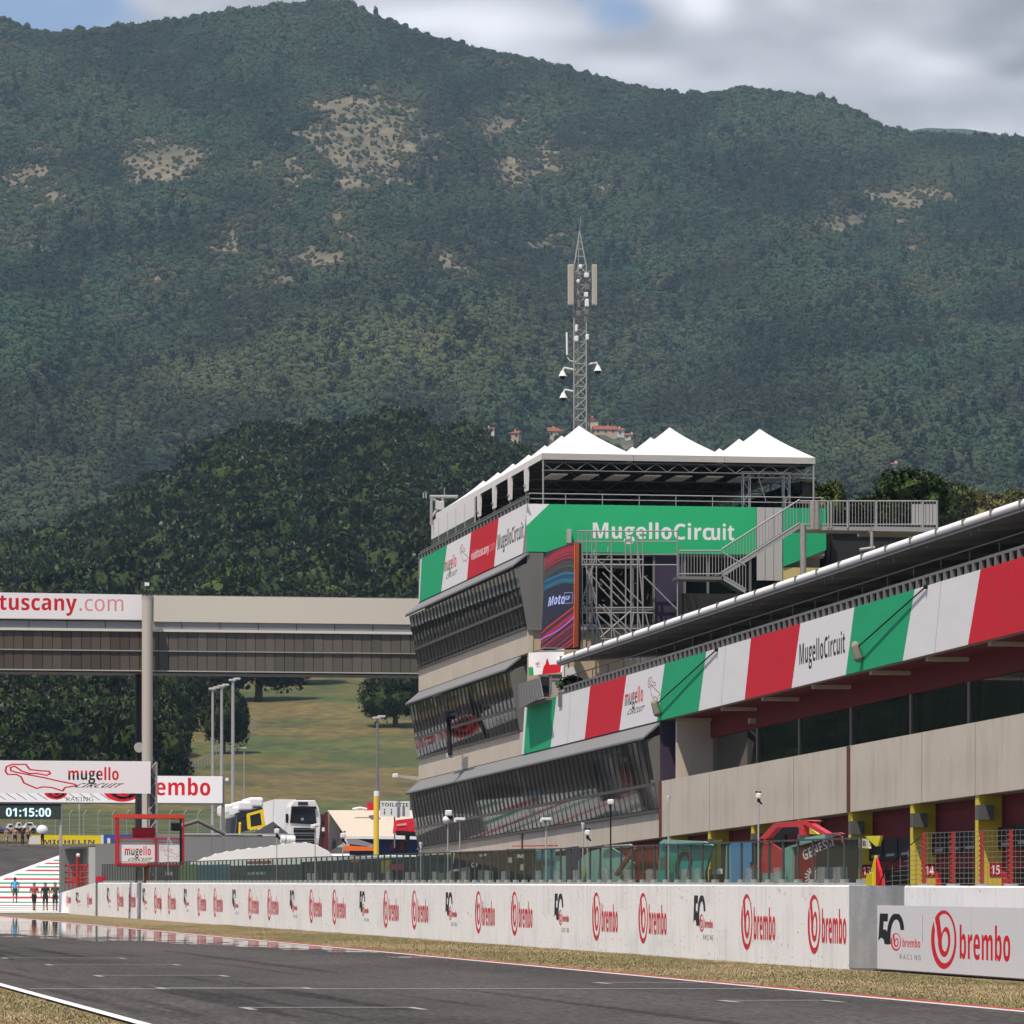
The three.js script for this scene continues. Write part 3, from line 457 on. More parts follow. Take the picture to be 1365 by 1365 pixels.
const P = {
  brembo: canvasTex(768, 256, bremboRow), fifty: canvasTex(640, 400, fiftyMark),
  boardFifty: canvasTex(512, 700, (x, w, h) => { white(x, w, h, '#d9d9dc'); x.save(); x.translate(w * 0.02, h * 0.13); const c = document.createElement('canvas'); c.width = 640; c.height = 400; fiftyMark(c.getContext('2d'), 640, 400); x.drawImage(c, 0, 0, w * 0.96, h * 0.73); x.restore(); }),
  boardBrembo: canvasTex(1024, 512, (x, w, h) => { white(x, w, h, '#d9d9dc'); const c = document.createElement('canvas'); c.width = 1152; c.height = 384; bremboRow(c.getContext('2d'), 1152, 384); x.drawImage(c, w * 0.085, h * 0.05, w * 0.80, h * 0.90); x.fillStyle = 'rgba(120,120,125,0.25)'; x.fillRect(w * 0.495, 0, 3, h); }),
};
const ordinal = (i) => ['first', 'second', 'third', 'fourth', 'fifth', 'sixth', 'seventh', 'eighth', 'ninth', 'tenth'][i] ?? `${i + 1}th`;
const decal = (tex) => new THREE.MeshStandardMaterial({ map: tex, transparent: true, roughness: 0.7 });
const decBrembo = decal(P.brembo), decFifty = decal(P.fifty);

// ---------- pit wall ----------
const WH = 1.78, WS0 = 108.3, WS1 = 287;
const pitWall = thing('pit_wall', 'long white painted concrete pit wall with red and black painted logos', 'wall', V(WX, gp(WS0), -WS0));
{
  const cuts = [WS0, 252.5, 253.1, 262.7, 263.5, WS1];
  for (let i = 0; i < cuts.length; i += 2) {
    const g = prism([[WX, -0.15], [WX + 0.45, -0.15], [WX + 0.45, WH - 0.03], [WX + 0.42, WH], [WX + 0.03, WH], [WX, WH - 0.03]], cuts[i], cuts[i + 1], true); part(pitWall, 'wall_section', g, M.wall);
  }
  for (const [a, b] of [[252.5, 253.1], [262.7, 263.5]]) part(pitWall, 'joint_post', prism([[WX + 0.06, -0.1], [WX + 0.40, -0.1], [WX + 0.40, WH - 0.05], [WX + 0.06, WH - 0.05]], a + 0.02, b - 0.02, true), M.greyPaint);
  const lg = (s, len, y0, y1, m) => { const g = quadPatch([V(WX - 0.006, gp(s + len / 2) + y0, -(s + len / 2)), V(WX - 0.006, gp(s - len / 2) + y0, -(s - len / 2)), V(WX - 0.006, gp(s - len / 2) + y1, -(s - len / 2)), V(WX - 0.006, gp(s + len / 2) + y1, -(s + len / 2))]); part(pitWall, 'painted_logo', g, m); };
  const marks = [[110.25, 0], [117.2, 0], [123.4, 1], [129.7, 0], [136.2, 0], [142.7, 1]]; for (let k = 6; k < 27; k++) marks.push([142.7 + (k - 5) * 6.55, k % 3 === 2 ? 1 : 0]);
  for (const [s, t] of marks) if (s < 284) t ? lg(s, 2.35, 0.42, 1.52, decFifty) : lg(s, 3.75, 0.27, 1.58, decBrembo);
}
// the wall's far end: lower, beyond a dark post
{
  const w = thing('pit_wall', 'short white wall end sloping down beyond the dark post beside the red gate', 'wall', V(WX, gp(290), -290));
  const g = prism([[WX, -0.1], [WX + 0.45, -0.1], [WX + 0.45, WH], [WX, WH]], 289, 313, true), p = g.attributes.position;
  for (let i = 0; i < p.count; i++) if (-p.getZ(i) > 300 && p.getY(i) - gp(-p.getZ(i)) > 1) p.setY(i, p.getY(i) - 0.62);
  part(w, 'wall_section', g, M.wall);
  for (const s of [292, 299.5, 306]) part(w, 'painted_logo', quadPatch([V(WX - 0.006, gp(s) + 0.4, -(s + 1.6)), V(WX - 0.006, gp(s) + 0.4, -(s - 1.6)), V(WX - 0.006, gp(s) + 1.25, -(s - 1.6)), V(WX - 0.006, gp(s) + 1.25, -(s + 1.6))]), s === 299.5 ? decFifty : decBrembo);
  const d = thing('wall_post', 'dark steel post standing in the gap of the white pit wall', 'post', V(WX, gp(288), -288)); part(d, 'post', bx(WX + 0.05, WX + 0.42, gp(288) - 0.1, gp(288) + WH + 0.06, 287.1, 288.9), M.greyPaint); part(d, 'red_lamp', bx(WX + 0.02, WX + 0.5, gp(288) + WH + 0.07, gp(288) + WH + 0.35, 287.3, 288.5), M.red);
}
// zinc plate closing the step, and the nearer wall set back behind advertising boards
const NX = 26.55;
const nearWall = thing('pit_wall', 'nearer white concrete wall set back behind the advertising boards', 'wall', V(NX, gp(100), -100));
part(nearWall, 'wall_section', prism([[NX, -0.15], [NX + 0.45, -0.15], [NX + 0.45, WH - 0.04], [NX + 0.41, WH - 0.01], [NX + 0.03, WH - 0.01], [NX, WH - 0.04]], 40, 107.6, true), M.wall);
const plate = thing('steel_plate', 'grey galvanised steel plate closing the step in the pit wall', 'panel', V(26, gp(108), -107.9));
part(plate, 'sheet', bx(WX + 0.02, NX + 0.12, gp(108) - 0.08, gp(108) + WH - 0.005, 108.24, 108.28), M.zinc);
part(plate, 'edge_angle', bx(NX + 0.06, NX + 0.125, gp(108) - 0.08, gp(108) + WH - 0.015, 107.62, 108.235), M.zinc);
part(plate, 'foot_rail', bx(WX + 0.03, NX + 0.02, gp(108) - 0.03, gp(108) + 0.03, 108.05, 108.235), M.greyPaint);
{
  const bX = 25.95, rows = [[1169.5, 1229.5, P.boardFifty, 'white board with a black 50 and small red logo, against the near wall'], [1230, 1365.5, P.boardBrembo, 'white board with a large red ring logo and word, against the near wall'], [1366.5, 1480, null, 'plain white board at the end of the row against the near wall']];
  for (const [a, b, tex, label] of rows) {
    const s1 = sAt(a, bX), s0 = sAt(b, bX), y = (s) => gp(s) + 0.03, yt = (s) => gp(s) + 1.36, t = thing('advertising_board', label, 'board', V(bX, gp(s0), -s0), 'advertising boards against the near wall');
    const p4 = [V(bX, y(s1), -s1), V(bX, y(s0), -s0), V(bX, yt(s0), -s0), V(bX, yt(s1), -s1)];
    part(t, 'panel', board(p4, 0.04), tex ? [printed(tex, 0.55)][0] : M.white); part(t, 'prop', tube([V(bX + 0.06, yt(s0) - 0.2, -(s0 + s1) / 2), V(bX + 0.5, y(s0), -(s0 + s1) / 2)], 0.02), M.steel);
  }
}
// ---------- glass screen on the wall ----------
{
  const gX = WX + 0.3, gH = 1.02, s0 = 106.9, n = 119, st = 1.505, t = thing('glass_screen', 'long tinted glass screen with steel posts on top of the pit wall', 'screen', V(gX, gp(s0) + WH, -s0));
  const railM = mat([0.085, 0.085, 0.08], 0.6, 0.2), y0 = (s) => gp(s) + WH, slope = Math.atan(GR);
  const paneG = new THREE.PlaneGeometry(st - 0.07, gH - 0.12).rotateY(-Math.PI / 2), postG = new THREE.BoxGeometry(0.05, gH, 0.05), footG = new THREE.BoxGeometry(0.16, 0.13, 0.13), railG = new THREE.BoxGeometry(0.05, 0.04, st - 0.05);
  const base = worldOf(t), put = (nm, g, m, s, y, tilt) => { const o = new THREE.Mesh(g, m); o.name = nm; o.position.set(gX - base.x, y - base.y, -s - base.z); if (tilt) o.rotation.x = -slope * -1; t.add(o); return o; };
  for (let i = 0; i <= n; i++) { const s = s0 + 1.5 + i * st, y = y0(s); put('post', postG, railM, s, y + gH / 2 - 0.02); put('foot', footG, M.galv, s, y + 0.06); if (i < n) { put('pane', paneG, M.glass, s + st / 2, y0(s + st / 2) + gH / 2, true); put('top_rail', railG, railM, s + st / 2, y0(s + st / 2) + gH - 0.025, true); put('bottom_rail', railG, M.galv, s + st / 2, y0(s + st / 2) + 0.03, true); } }
  // small curved windscreens clipped behind some panes
  const r = rng(3), sh = new THREE.CylinderGeometry(0.5, 0.5, 0.42, 8, 1, true, -0.8, 1.6).scale(1.7, 0.8, 1);
  for (let i = 0; i < 26; i++) { const k = Math.floor(i * 2.4 + r() * 2), s = s0 + 1.5 + (k + 0.5) * st, o = thing('windscreen', `small clear windscreen behind the glass, ${ordinal(i)} from the grey steel plate`, 'windscreen', V(gX + 0.45, y0(s), -s), 'small windscreens behind the glass'); const m = new THREE.Mesh(sh, shieldMat()); m.name = 'shield'; m.position.y = 0.22; m.rotation.y = -Math.PI / 2; o.add(m); const f = new THREE.Mesh(new THREE.BoxGeometry(0.3, 0.05, 0.7), M.galv); f.name = 'clip'; f.position.set(-0.1, 0.01, 0); o.add(f); }
}
function shieldMat() { return shieldMat.m ??= new THREE.MeshPhysicalMaterial({ color: 0xc8d2d0, roughness: 0.15, transmission: 0.8, thickness: 0, side: THREE.DoubleSide }); }
// ---------- red mesh fence on the nearer wall ----------
{
  const fX = NX + 0.3, y0 = (s) => gp(s) + WH - 0.02, fh = 1.12, t = thing('mesh_fence', 'red posted wire mesh fence standing on the near white wall', 'fence', V(fX, y0(100), -100));
  const ps = []; for (let px = 1232, k = 0; k < 6; k++, px += 38.6) ps.push(sAt(px, fX));
  ps.forEach((s, i) => { const g = merge([bx(fX - 0.035, fX + 0.035, y0(s) - 0.02, y0(s) + fh, s - 0.03, s + 0.03), ...Array.from({ length: 10 }, (_, k) => bx(fX - 0.065, fX - 0.035, y0(s) + 0.1 + k * 0.1, y0(s) + 0.14 + k * 0.1, s - 0.03, s + 0.03))]); const o = part(t, 'post', g, M.postRed); part(o, 'foot', bx(fX - 0.12, fX + 0.12, y0(s) - 0.02, y0(s) + 0.05, s - 0.1, s + 0.1), M.galv); });
  const wireM = mat([0.22, 0.19, 0.18], 0.6, 0.1);
  for (let i = 0; i < ps.length - 1; i++) { const a = ps[i + 1], b = ps[i], gs = []; for (let k = 0; k <= 10; k++) gs.push(tube([V(fX, y0(a) + 0.06 + k * 0.105, -a), V(fX, y0(b) + 0.06 + k * 0.105, -b)], 0.0045, 4)); for (let s = a; s < b; s += 0.36) gs.push(tube([V(fX, y0(s) + 0.04, -s), V(fX, y0(s) + fh, -s)], 0.004, 4)); part(t, 'mesh_panel', mergeGeometries(gs), wireM); }
  const e = ps[0]; part(t, 'end_stay', tube([V(fX, y0(e) + fh - 0.02, -e), V(fX, y0(e) + 0.55, -(e + 3.2)), V(fX, y0(e) + 0.1, -(e + 4.0))], 0.012), M.dark);
  part(t, 'end_panel', (() => { const gs = []; for (let k = 1; k < 6; k++) { const s = e + k * 0.7, hh = lerp(fh, 0.1, k / 6); gs.push(tube([V(fX, y0(s) + 0.02, -s), V(fX, y0(s) + hh, -s)], 0.008, 4)); } for (let k = 0; k < 9; k++) gs.push(tube([V(fX, y0(e) + 0.06 + k * 0.1, -e), V(fX, y0(e) + 0.06 + k * 0.1, -(e + 4 * (1 - (k + 0.5) / 10)))], 0.006, 4)); return mergeGeometries(gs); })(), M.greyPaint);
}
// ---------- pit building ----------
const BX = 45, Y = { roof: 16.95, bt: 15.42, bb: 13.0, pt: 10.33, pb: 7.86 };
const S_END = 130, S_W = sAt(881, BX), S_T = sAt(703, BX), S_F = sAt(558, BX);   // near end, start of the glazed wing, tower's front and far end
const pit = thing('pit_building', 'long low pit building with tricolour parapet, beige walls and yellow garage pillars', 'building', V(BX, gp(160), -160));
const add = (n, g, m) => part(pit, n, g, m);
add('parapet_wall', bx(BX, BX + 0.25, Y.pb, Y.pt, S_END, S_W), M.beige);
add('balcony_floor', bx(BX + 0.25, BX + 1.9, Y.pb + 0.3, Y.pb + 0.9, S_END, S_W - 0.05), M.beige);
add('garage_ceiling', bx(BX + 0.26, BX + 10, Y.pb, Y.pb + 0.28, S_END, S_W - 0.02), M.concrete);
// movement joints on the beige wall
for (const px of [1132.5, 881.5]) { const s = sAt(px, BX); add('joint_pipe', bx(BX - 0.09, BX - 0.005, Y.pb, Y.pt - 0.02, s - 0.12, s + 0.12), mat([0.13, 0.05, 0.04], 0.7)); }
for (const px of [946, 1229, 1058, 1300]) { const s = sAt(px, BX); add('joint', bx(BX - 0.012, BX - 0.002, Y.pb, Y.pt, s - 0.02, s + 0.02), mat([0.28, 0.26, 0.23], 0.9)); }
// recessed balcony behind the parapet
const RX = BX + 1.78, bayPx = [947, 1008, 1064, 1133, 1212.6, 1290, 1376, 1470], bays = bayPx.map((p) => sAt(p, RX));
add('balcony_wall', bx(RX, RX + 0.3, 12.15, Y.bb + 0.3, S_END, bays[0]), M.maroon);
add('balcony_end_wall', bx(BX + 0.3, RX + 0.3, Y.pb + 0.9, Y.bb, bays[0] + 0.02, bays[0] + 0.35), M.beige);
add('balcony_soffit', bx(BX + 0.35, RX + 0.3, Y.bb + 0.02, Y.bb + 0.3, S_END, bays[0]), M.maroon);
const curtainM = mat([0.11, 0.115, 0.10], 0.95), frameM = mat([0.16, 0.14, 0.15], 0.5, 0.3);
bays.forEach((s, i) => {
  add('roof_bracket', bx(BX + 0.3, RX, 12.87, Y.bb + 0.01, s - 0.2, s + 0.2), M.beige);
  if (i === bays.length - 1) return;
  const a = bays[i + 1], b = s, w = add('balcony_window', bx(RX + 0.08, RX + 0.1, Y.pb + 0.95, 12.13, a + 0.16, b - 0.16), M.windowGlass);
  part(w, 'frame', bx(RX + 0.02, RX + 0.16, Y.pb + 0.9, 12.145, a - 0.14, a + 0.14), frameM);
  const pts = []; for (let q = a + 0.2; q < b - 0.2; q += 0.09) pts.push([q, 0.05 * Math.sin(q * 11) + 0.06 * Math.sin(q * 4.3) + 0.05 * Math.sin(q * 23)]);
  const pos = [], idx = []; pts.forEach(([q, o]) => { pos.push(RX + 0.42 + o, Y.pb + 0.95, -q, RX + 0.42 + o, 12.14, -q); }); for (let k = 0; k < pts.length - 1; k++) if ((k * 7 + i * 3) % 31 > 1) idx.push(k * 2, k * 2 + 1, k * 2 + 3, k * 2, k * 2 + 3, k * 2 + 2);
  const g = new THREE.BufferGeometry(); g.setAttribute('position', new THREE.Float32BufferAttribute(pos, 3)); g.setAttribute('uv', new THREE.Float32BufferAttribute(new Array(pos.length / 3 * 2).fill(0), 2)); g.setIndex(idx); g.computeVertexNormals(); curtainM.side = THREE.DoubleSide; part(w, 'curtain', g, curtainM);
});
add('room_back_wall', bx(RX + 5.5, RX + 5.7, Y.pb + 0.9, Y.bb, S_END, bays[0]), M.beige); add('room_ceiling', bx(RX + 0.31, RX + 5.5, 12.6, 12.9, S_END, bays[0]), M.beige);
add('balcony_lamp', bx(RX - 0.28, RX - 0.02, 12.35, 12.55, sAt(1006, RX) - 0.4, sAt(1006, RX)), M.lightGrey);
// garage level: yellow fins, maroon doors, dark name boards
{
  const fins = [[1134, 1144], [1152, 1163], [1220, 1247], [1306, 1335], [1402, 1434]].map(([a, b]) => [a, b]);
  const finS = [1163, 1247, 1335.5, 1433].map((p) => sAt(p, BX + 0.85)); finS.unshift(finS[0] + 8.6, finS[0] + 17.2, finS[0] + 25.8, finS[0] + 34.4); finS.sort((a, b) => b - a);
  const nums = { 4: '13', 5: '14', 6: '15' };
  const numTex = (t) => canvasTex(128, 128, (x, w, h) => { x.fillStyle = '#a81a2c'; x.fillRect(0, 0, w, h); word(x, t, w / 2, h * 0.86, w * 0.8, h * 0.95, '#f2eeee'); });
  finS.forEach((s, i) => {
    const g = gp(s), fin = add('garage_pillar', bx(BX + 0.04, BX + 0.85, g - 0.2, Y.pb, s, s + 0.45), M.yellow);
    part(fin, 'floodlight', merge([bx(BX - 0.1, BX + 0.42, Y.pb - 0.85, Y.pb - 0.35, s - 0.55, s - 0.1), tube([V(BX + 0.3, Y.pb - 0.55, -(s - 0.1)), V(BX + 0.3, Y.pb - 0.55, -s)], 0.05)]), mat([0.12, 0.125, 0.12], 0.5, 0.2));
    if (nums[i]) part(fin, 'number_sign', slabS([[BX + 0.42, g + 2.1], [BX + 0.83, g + 2.1], [BX + 0.83, g + 2.54], [BX + 0.42, g + 2.54]], s - 0.025, 0.02), printed(numTex(nums[i]), 0.6));
    if (i < finS.length - 1) {
      const a = finS[i + 1] + 0.45, b = s, door = add('garage_door', bx(BX + 0.86, BX + 0.95, g + 2.3, Y.pb, a, b), M.maroon);
      for (let k = 0; k < 10; k++) part(door, 'slat', bx(BX + 0.845, BX + 0.858, g + 2.4 + k * 0.33, g + 2.68 + k * 0.33, a + 0.02, b - 0.02), k % 2 ? M.maroon : mat([0.145, 0.02, 0.024], 0.75));
      for (let k = 0; k < 4; k++) { const w = (b - a) / 4, nb = add('name_board', bx(BX + 0.7, BX + 0.74, onX(1190, 1145, BX + 0.7).y, onX(1190, 1118, BX + 0.7).y, a + k * w + 0.08, a + (k + 1) * w - 0.08), M.black); part(nb, 'name_strip', bx(BX + 0.69, BX + 0.698, onX(1190, 1141, BX + 0.7).y, onX(1190, 1137.5, BX + 0.7).y, a + k * w + 0.5, a + (k + 1) * w - 0.5), mat([0.3, 0.3, 0.3], 0.6)); }
      add('garage_jamb', prism([[BX + 0.86, g - 0.1], [BX + 1.25, g - 0.1], [BX + 0.98, g + 2.35], [BX + 0.86, g + 2.35]], b - 0.3, b - 0.05), M.red);
    }
  });
  add('garage_back_wall', bx(BX + 9.6, BX + 9.9, -0.5, Y.pb, S_END, S_W + 30), M.beige);
  add('garage_front_wall', bx(BX + 0.9, BX + 1.0, 0, Y.pb + 1, S_W - 0.0, S_F - 0.5), M.maroon);
}
// tricolour parapet panels: slanted joints, read off as [top px, bottom px]
{
  const cut = [[701, 697], [704, 699.5], [743.5, 735.5], [788.5, 781], [836.8, 827.2], [888, 877.3], [943.4, 933], [1003, 994.5], [1069, 1057.2], [1141, 1129.5], [1221.5, 1205.5], [1309.5, 1292.4], [1402, 1384], [1500, 1480]];
  const kind = ['w', 'g', 'w', 'r', 'logo', 'g', 'w', 'r', 'text', 'g', 'w', 'r', 'g'];
  const tx = { logo: canvasTex(1024, 512, (x, w, h) => { white(x, w, h, '#e6e4e5'); mugelloMark(x, w * 0.12, h * 0.2, w * 0.42, h * 0.56); x.save(); x.translate(w * 0.64, h * 0.16); trackLine(x, 0, 0, 1.15, 0.62, 7, '#7c2731'); x.restore(); }), text: canvasTex(1024, 512, (x, w, h) => { white(x, w, h, '#e6e4e5'); word(x, 'MugelloCircuit', w * 0.49, h * 0.66, w * 0.74, h * 0.46, '#2b2b2d'); }) };
  const mm = { w: mat([0.76, 0.755, 0.76], 0.7, 0, { bumpMap: T.cloth, bumpScale: 0.03 }), g: M.green, r: M.red, logo: printed(tx.logo), text: printed(tx.text) };
  kind.forEach((k, i) => {
    const [t1, b1] = cut[i], [t0, b0] = cut[i + 1], g = slabX([[sAt(b1, BX), Y.bb], [sAt(b0, BX), Y.bb], [sAt(t0, BX), Y.bt], [sAt(t1, BX), Y.bt]], BX - 0.06, 0.06), nm = { w: 'white_panel', g: 'green_panel', r: 'red_panel', logo: 'logo_panel', text: 'lettered_panel' }[k];
    const o = add(nm, g, mm[k]); if (i > 1 && 'wr'.includes(k)) { const sm = (sAt(b1, BX) + sAt(b0, BX)) / 2; part(o, 'seam', slabX([[sm - 0.012, Y.bb], [sm - 0.03, Y.bb], [sm - 1.0, Y.bt], [sm - 0.982, Y.bt]], BX - 0.065, 0.004), M.greyPaint); }
  });
  add('parapet', bx(BX, BX + 0.3, Y.bb, Y.bt - 0.02, S_END, sAt(699, BX)), M.concrete);
  // openwork edging above the panels
  const top = Y.bt, s1 = sAt(752, BX), g1 = new THREE.BoxGeometry(0.12, 0.30, 0.26), b0 = worldOf(pit);
  add('edging_rail', bx(BX - 0.04, BX + 0.06, top + 0.30, top + 0.40, S_END, s1), M.greyPaint);
  add('hand_rail', tube([V(BX + 0.1, top + 0.85, -S_END), V(BX + 0.1, top + 0.85, -s1)], 0.03), M.greyPaint);
  for (let s = 150; s < s1; s += 0.98) { const o = new THREE.Mesh(g1, M.greyPaint); o.name = 'edging_block'; o.position.set(BX + 0.01 - b0.x, top + 0.15 - b0.y, -s - b0.z); pit.add(o); }
  for (let s = 150; s < s1; s += 3.92) add('rail_post', tube([V(BX + 0.1, top + 0.3, -s), V(BX + 0.1, top + 0.85, -s)], 0.022, 5), M.greyPaint);
}
// covered stand above: floor, back wall, columns, roof with rounded white edge
{
  const s1 = sAt(752, BX), yE = Y.roof;
  add('stand_floor', bx(BX + 0.3, 58, Y.bt - 0.6, Y.bt - 0.3, S_END, s1 - 0.3), M.concrete);
  add('stand_back_wall', bx(57, 57.3, Y.bt - 0.3, yE + 0.9, S_END, s1 - 4), M.beige);
  const ceil = prism([[BX - 0.1, yE + 0.02], [58, yE + 1.0], [58, yE + 1.25], [BX - 0.1, yE + 0.3]], S_END, s1 + 0.1); add('stand_roof', ceil, M.lightGrey);
  const joints = [1250, 1285.3, 1322.7, 1362].map((p) => sAt(p, BX - 0.3)), pitch = (joints[0] - joints[3]) / 3;
  let k = 0; for (let s = joints[3] - 4 * pitch; s < s1; s += pitch) {
    const e = Math.min(s + pitch, s1 + 0.3), sh = new THREE.Shape(); sh.moveTo(BX - 0.08, yE); sh.lineTo(BX - 0.30, yE + 0.04); sh.quadraticCurveTo(BX - 0.38, yE + 0.13, BX - 0.24, yE + 0.25); sh.quadraticCurveTo(BX - 0.1, yE + 0.34, BX + 0.5, yE + 0.40); sh.lineTo(BX + 0.5, yE + 0.30); sh.lineTo(BX - 0.08, yE + 0.1);
    const g = new THREE.ExtrudeGeometry(sh, { depth: e - s - 0.09, bevelEnabled: true, bevelSize: 0.03, bevelThickness: 0.03, bevelSegments: 2, curveSegments: 6 }); g.translate(0, 0, -e + 0.045); const o = add('roof_edge', g, M.white);
    part(o, 'clamp', bx(BX - 0.40, BX - 0.2, yE + 0.03, yE + 0.27, s - 0.05, s + 0.05), M.greyPaint);
    if (k++ % 3 === 0) add('stand_lamp', tube([V(BX + 0.2, yE + 0.05, -s - 1), V(BX + 0.2, yE - 0.25, -s - 1)], 0.03), M.lightGrey);
  }
  add('roof_edge_gutter', bx(BX - 0.30, BX - 0.1, yE - 0.12, yE - 0.01, S_END, s1 + 0.2), M.greyPaint);
  for (const px of [1365, 1185, 1045, 930, 850]) { const s = sAt(px, BX + 4); add('stand_column', bx(BX + 4, BX + 4.4, Y.bt - 0.3, yE + 0.35, s - 0.2, s + 0.2), M.greyPaint); const u = add('service_cabin', bx(BX + 5, BX + 7, Y.bt - 0.3, yE + 0.2, s - 3.2, s - 0.6), mat([0.30, 0.30, 0.27], 0.8)); for (let q = 0; q < 3; q++) part(u, 'louvre', bx(BX + 4.93, BX + 4.995, Y.bt + 0.35, Y.bt + 0.95, s - 2.9 + q * 0.75, s - 2.4 + q * 0.75), M.dark); }
  for (let i = 0; i < 16; i++) { const s = S_END + 6 + i * 7.3; add('roof_beam', prism([[BX + 0.2, yE - 0.14], [57, yE + 0.7], [57, yE + 0.9], [BX + 0.2, yE + 0.08]], s, s + 0.25), M.lightGrey); }
  for (let r0 = 0; r0 < 4; r0++) add('seat_row', bx(BX + 2 + r0 * 0.9, BX + 2.5 + r0 * 0.9, Y.bt - 0.3, Y.bt + 0.1 + r0 * 0.12, S_END, s1 - 6), M.concrete);
}
// microphones on booms fixed to the parapet
for (const [x0, y0, x1, y1, label] of [[955, 866, 876, 938, 'grey furry microphone on a black boom beside the painted circuit outline'], [1234, 782, 1144, 862, 'furry microphone on a black boom over the green panel']]) {
  const a = onX(x0, y0, BX - 0.12), b = onX(x1, y1, BX - 0.24), t = thing('microphone', label, 'microphone', a, 'boom microphones on the parapet');
  part(t, 'boom', tube([a, b], 0.03), M.black); part(t, 'clamp', new THREE.SphereGeometry(0.09, 8, 6).translate(a.x, a.y, a.z), M.black);
  const g = new THREE.CapsuleGeometry(0.17, 0.42, 6, 12), p = g.attributes.position; for (let i = 0; i < p.count; i++) { const k = 0.9 + 0.25 * fbm(p.getX(i) * 14, p.getY(i) * 14, p.getZ(i) * 14, 2); p.setXYZ(i, p.getX(i) * k, p.getY(i) * k, p.getZ(i) * k); } g.computeVertexNormals(); g.rotateZ(0.25); g.translate(b.x - 0.05, b.y - 0.2, b.z); part(t, 'wind_cover', g, mat([0.27, 0.25, 0.21], 1));
}

// ---------- control tower ----------
const tower = thing('control_tower', 'four storey control tower with leaning window bands and green lettered parapet', 'building', V(BX, gp(280), -280));
const tad = (n, g, m) => part(tower, n, g, m);
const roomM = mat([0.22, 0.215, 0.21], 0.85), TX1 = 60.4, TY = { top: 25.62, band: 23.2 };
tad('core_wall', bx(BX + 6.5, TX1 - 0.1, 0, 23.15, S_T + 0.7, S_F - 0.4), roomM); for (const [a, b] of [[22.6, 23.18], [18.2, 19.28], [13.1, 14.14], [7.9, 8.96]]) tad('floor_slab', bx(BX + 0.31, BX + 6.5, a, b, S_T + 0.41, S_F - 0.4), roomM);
tad('side_wall', bx(BX + 1.3, TX1, 0, TY.band, S_F - 0.39, S_F), M.beige);
// leaning glazing bands: hood, glass between mullions, sill; beige wall between them
const hoodM = mat([0.21, 0.215, 0.22], 0.7), mullM = mat([0.085, 0.085, 0.085], 0.5, 0.4), blindM = mat([0.80, 0.80, 0.76], 0.9), cheekM = mat([0.16, 0.16, 0.155], 0.6);
function windowBand(s0, s1, yHood, yTip, tipX, yBot, blinds, seed) {
  const r = rng(seed), n = Math.round((s1 - s0) / 1.25), st = (s1 - s0) / n, botX = BX - 0.04, tx = tipX + 0.2, ty = yTip - 0.02;
  tad('hood', prism([[BX + 0.05, yHood], [tipX, yTip + 0.08], [tipX, yTip], [BX + 0.05, yHood - 0.12]], s0 - 0.1, s1 + 0.1), hoodM);
  tad('hood_edge', bx(tipX - 0.02, tipX + 0.05, yTip - 0.06, yTip - 0.005, s0 - 0.1, s1 + 0.1), M.dark);
  tad('sill', bx(BX - 0.12, BX + 0.2, yBot - 0.12, yBot, s0, s1), mullM);
  tad('cheek', prism([[tx, ty], [BX + 1.4, yHood - 0.1], [BX + 1.4, yBot], [botX + 0.02, yBot]], s0, s0 + 0.08), cheekM);
  tad('cheek', prism([[tx, ty], [BX + 1.4, yHood - 0.1], [BX + 1.4, yBot], [botX + 0.02, yBot]], s1 - 0.08, s1), cheekM);
  tad('room_floor', bx(BX + 0.02, BX + 1.4, yBot - 0.1, yBot + 0.02, s0 + 0.1, s1 - 0.1), M.greyPaint);
  const at = (f) => [lerp(botX, tx, f), lerp(yBot, ty, f)], fT = 0.36;
  const [ax, ay] = at(0.01), [mx, my] = at(fT), [cx, cy] = at(0.995);
  tad('transom', prism([[mx - 0.05, my - 0.07], [mx + 0.05, my - 0.07], [mx + 0.05, my + 0.07], [mx - 0.05, my + 0.07]], s0 + 0.09, s1 - 0.09), mullM);
  for (let i = 0; i <= n; i++) { const s = s0 + i * st; if (i && i < n) tad('mullion', prism([[ax - 0.025, ay], [ax + 0.10, ay], [cx + 0.10, cy], [cx - 0.025, cy]], s - 0.05, s + 0.05), mullM);
    if (i === n) break;
    const pane = (x0, y0, x1, y1, nm) => tad(nm, quadPatch([V(x0, y0, -(s + st - 0.05)), V(x0, y0, -(s + 0.05)), V(x1, y1, -(s + 0.05)), V(x1, y1, -(s + st - 0.05))]), M.towerGlass);
    pane(ax, ay + 0.02, mx - 0.01, my - 0.075, 'lower_pane'); pane(mx + 0.01, my + 0.075, cx, cy, 'upper_pane');
    if (blinds > 0 && r() < blinds) { const L = blinds > 0.8 ? 0.20 + 0.03 * r() + 0.10 * (1 - i / n) : 0.08 + 0.22 * r(), [bx0, by0] = at(1 - L); tad('blind', quadPatch([V(bx0 + 0.07, by0, -(s + st - 0.09)), V(bx0 + 0.07, by0, -(s + 0.4)), V(cx + 0.07, cy - 0.02, -(s + 0.4)), V(cx + 0.07, cy - 0.02, -(s + st - 0.09))]), blindM);
      if (blinds > 0.8) { const [q0, w0] = at(0.50 + 0.07 * r()), [q1, w1] = at(0.59 + 0.05 * r()); tad('paper', quadPatch([V(q0 + 0.08, w0, -(s + st - 0.15)), V(q0 + 0.08, w0, -(s + 0.45)), V(q1 + 0.08, w1, -(s + 0.45)), V(q1 + 0.08, w1, -(s + st - 0.15))]), blindM); } }
  }
}
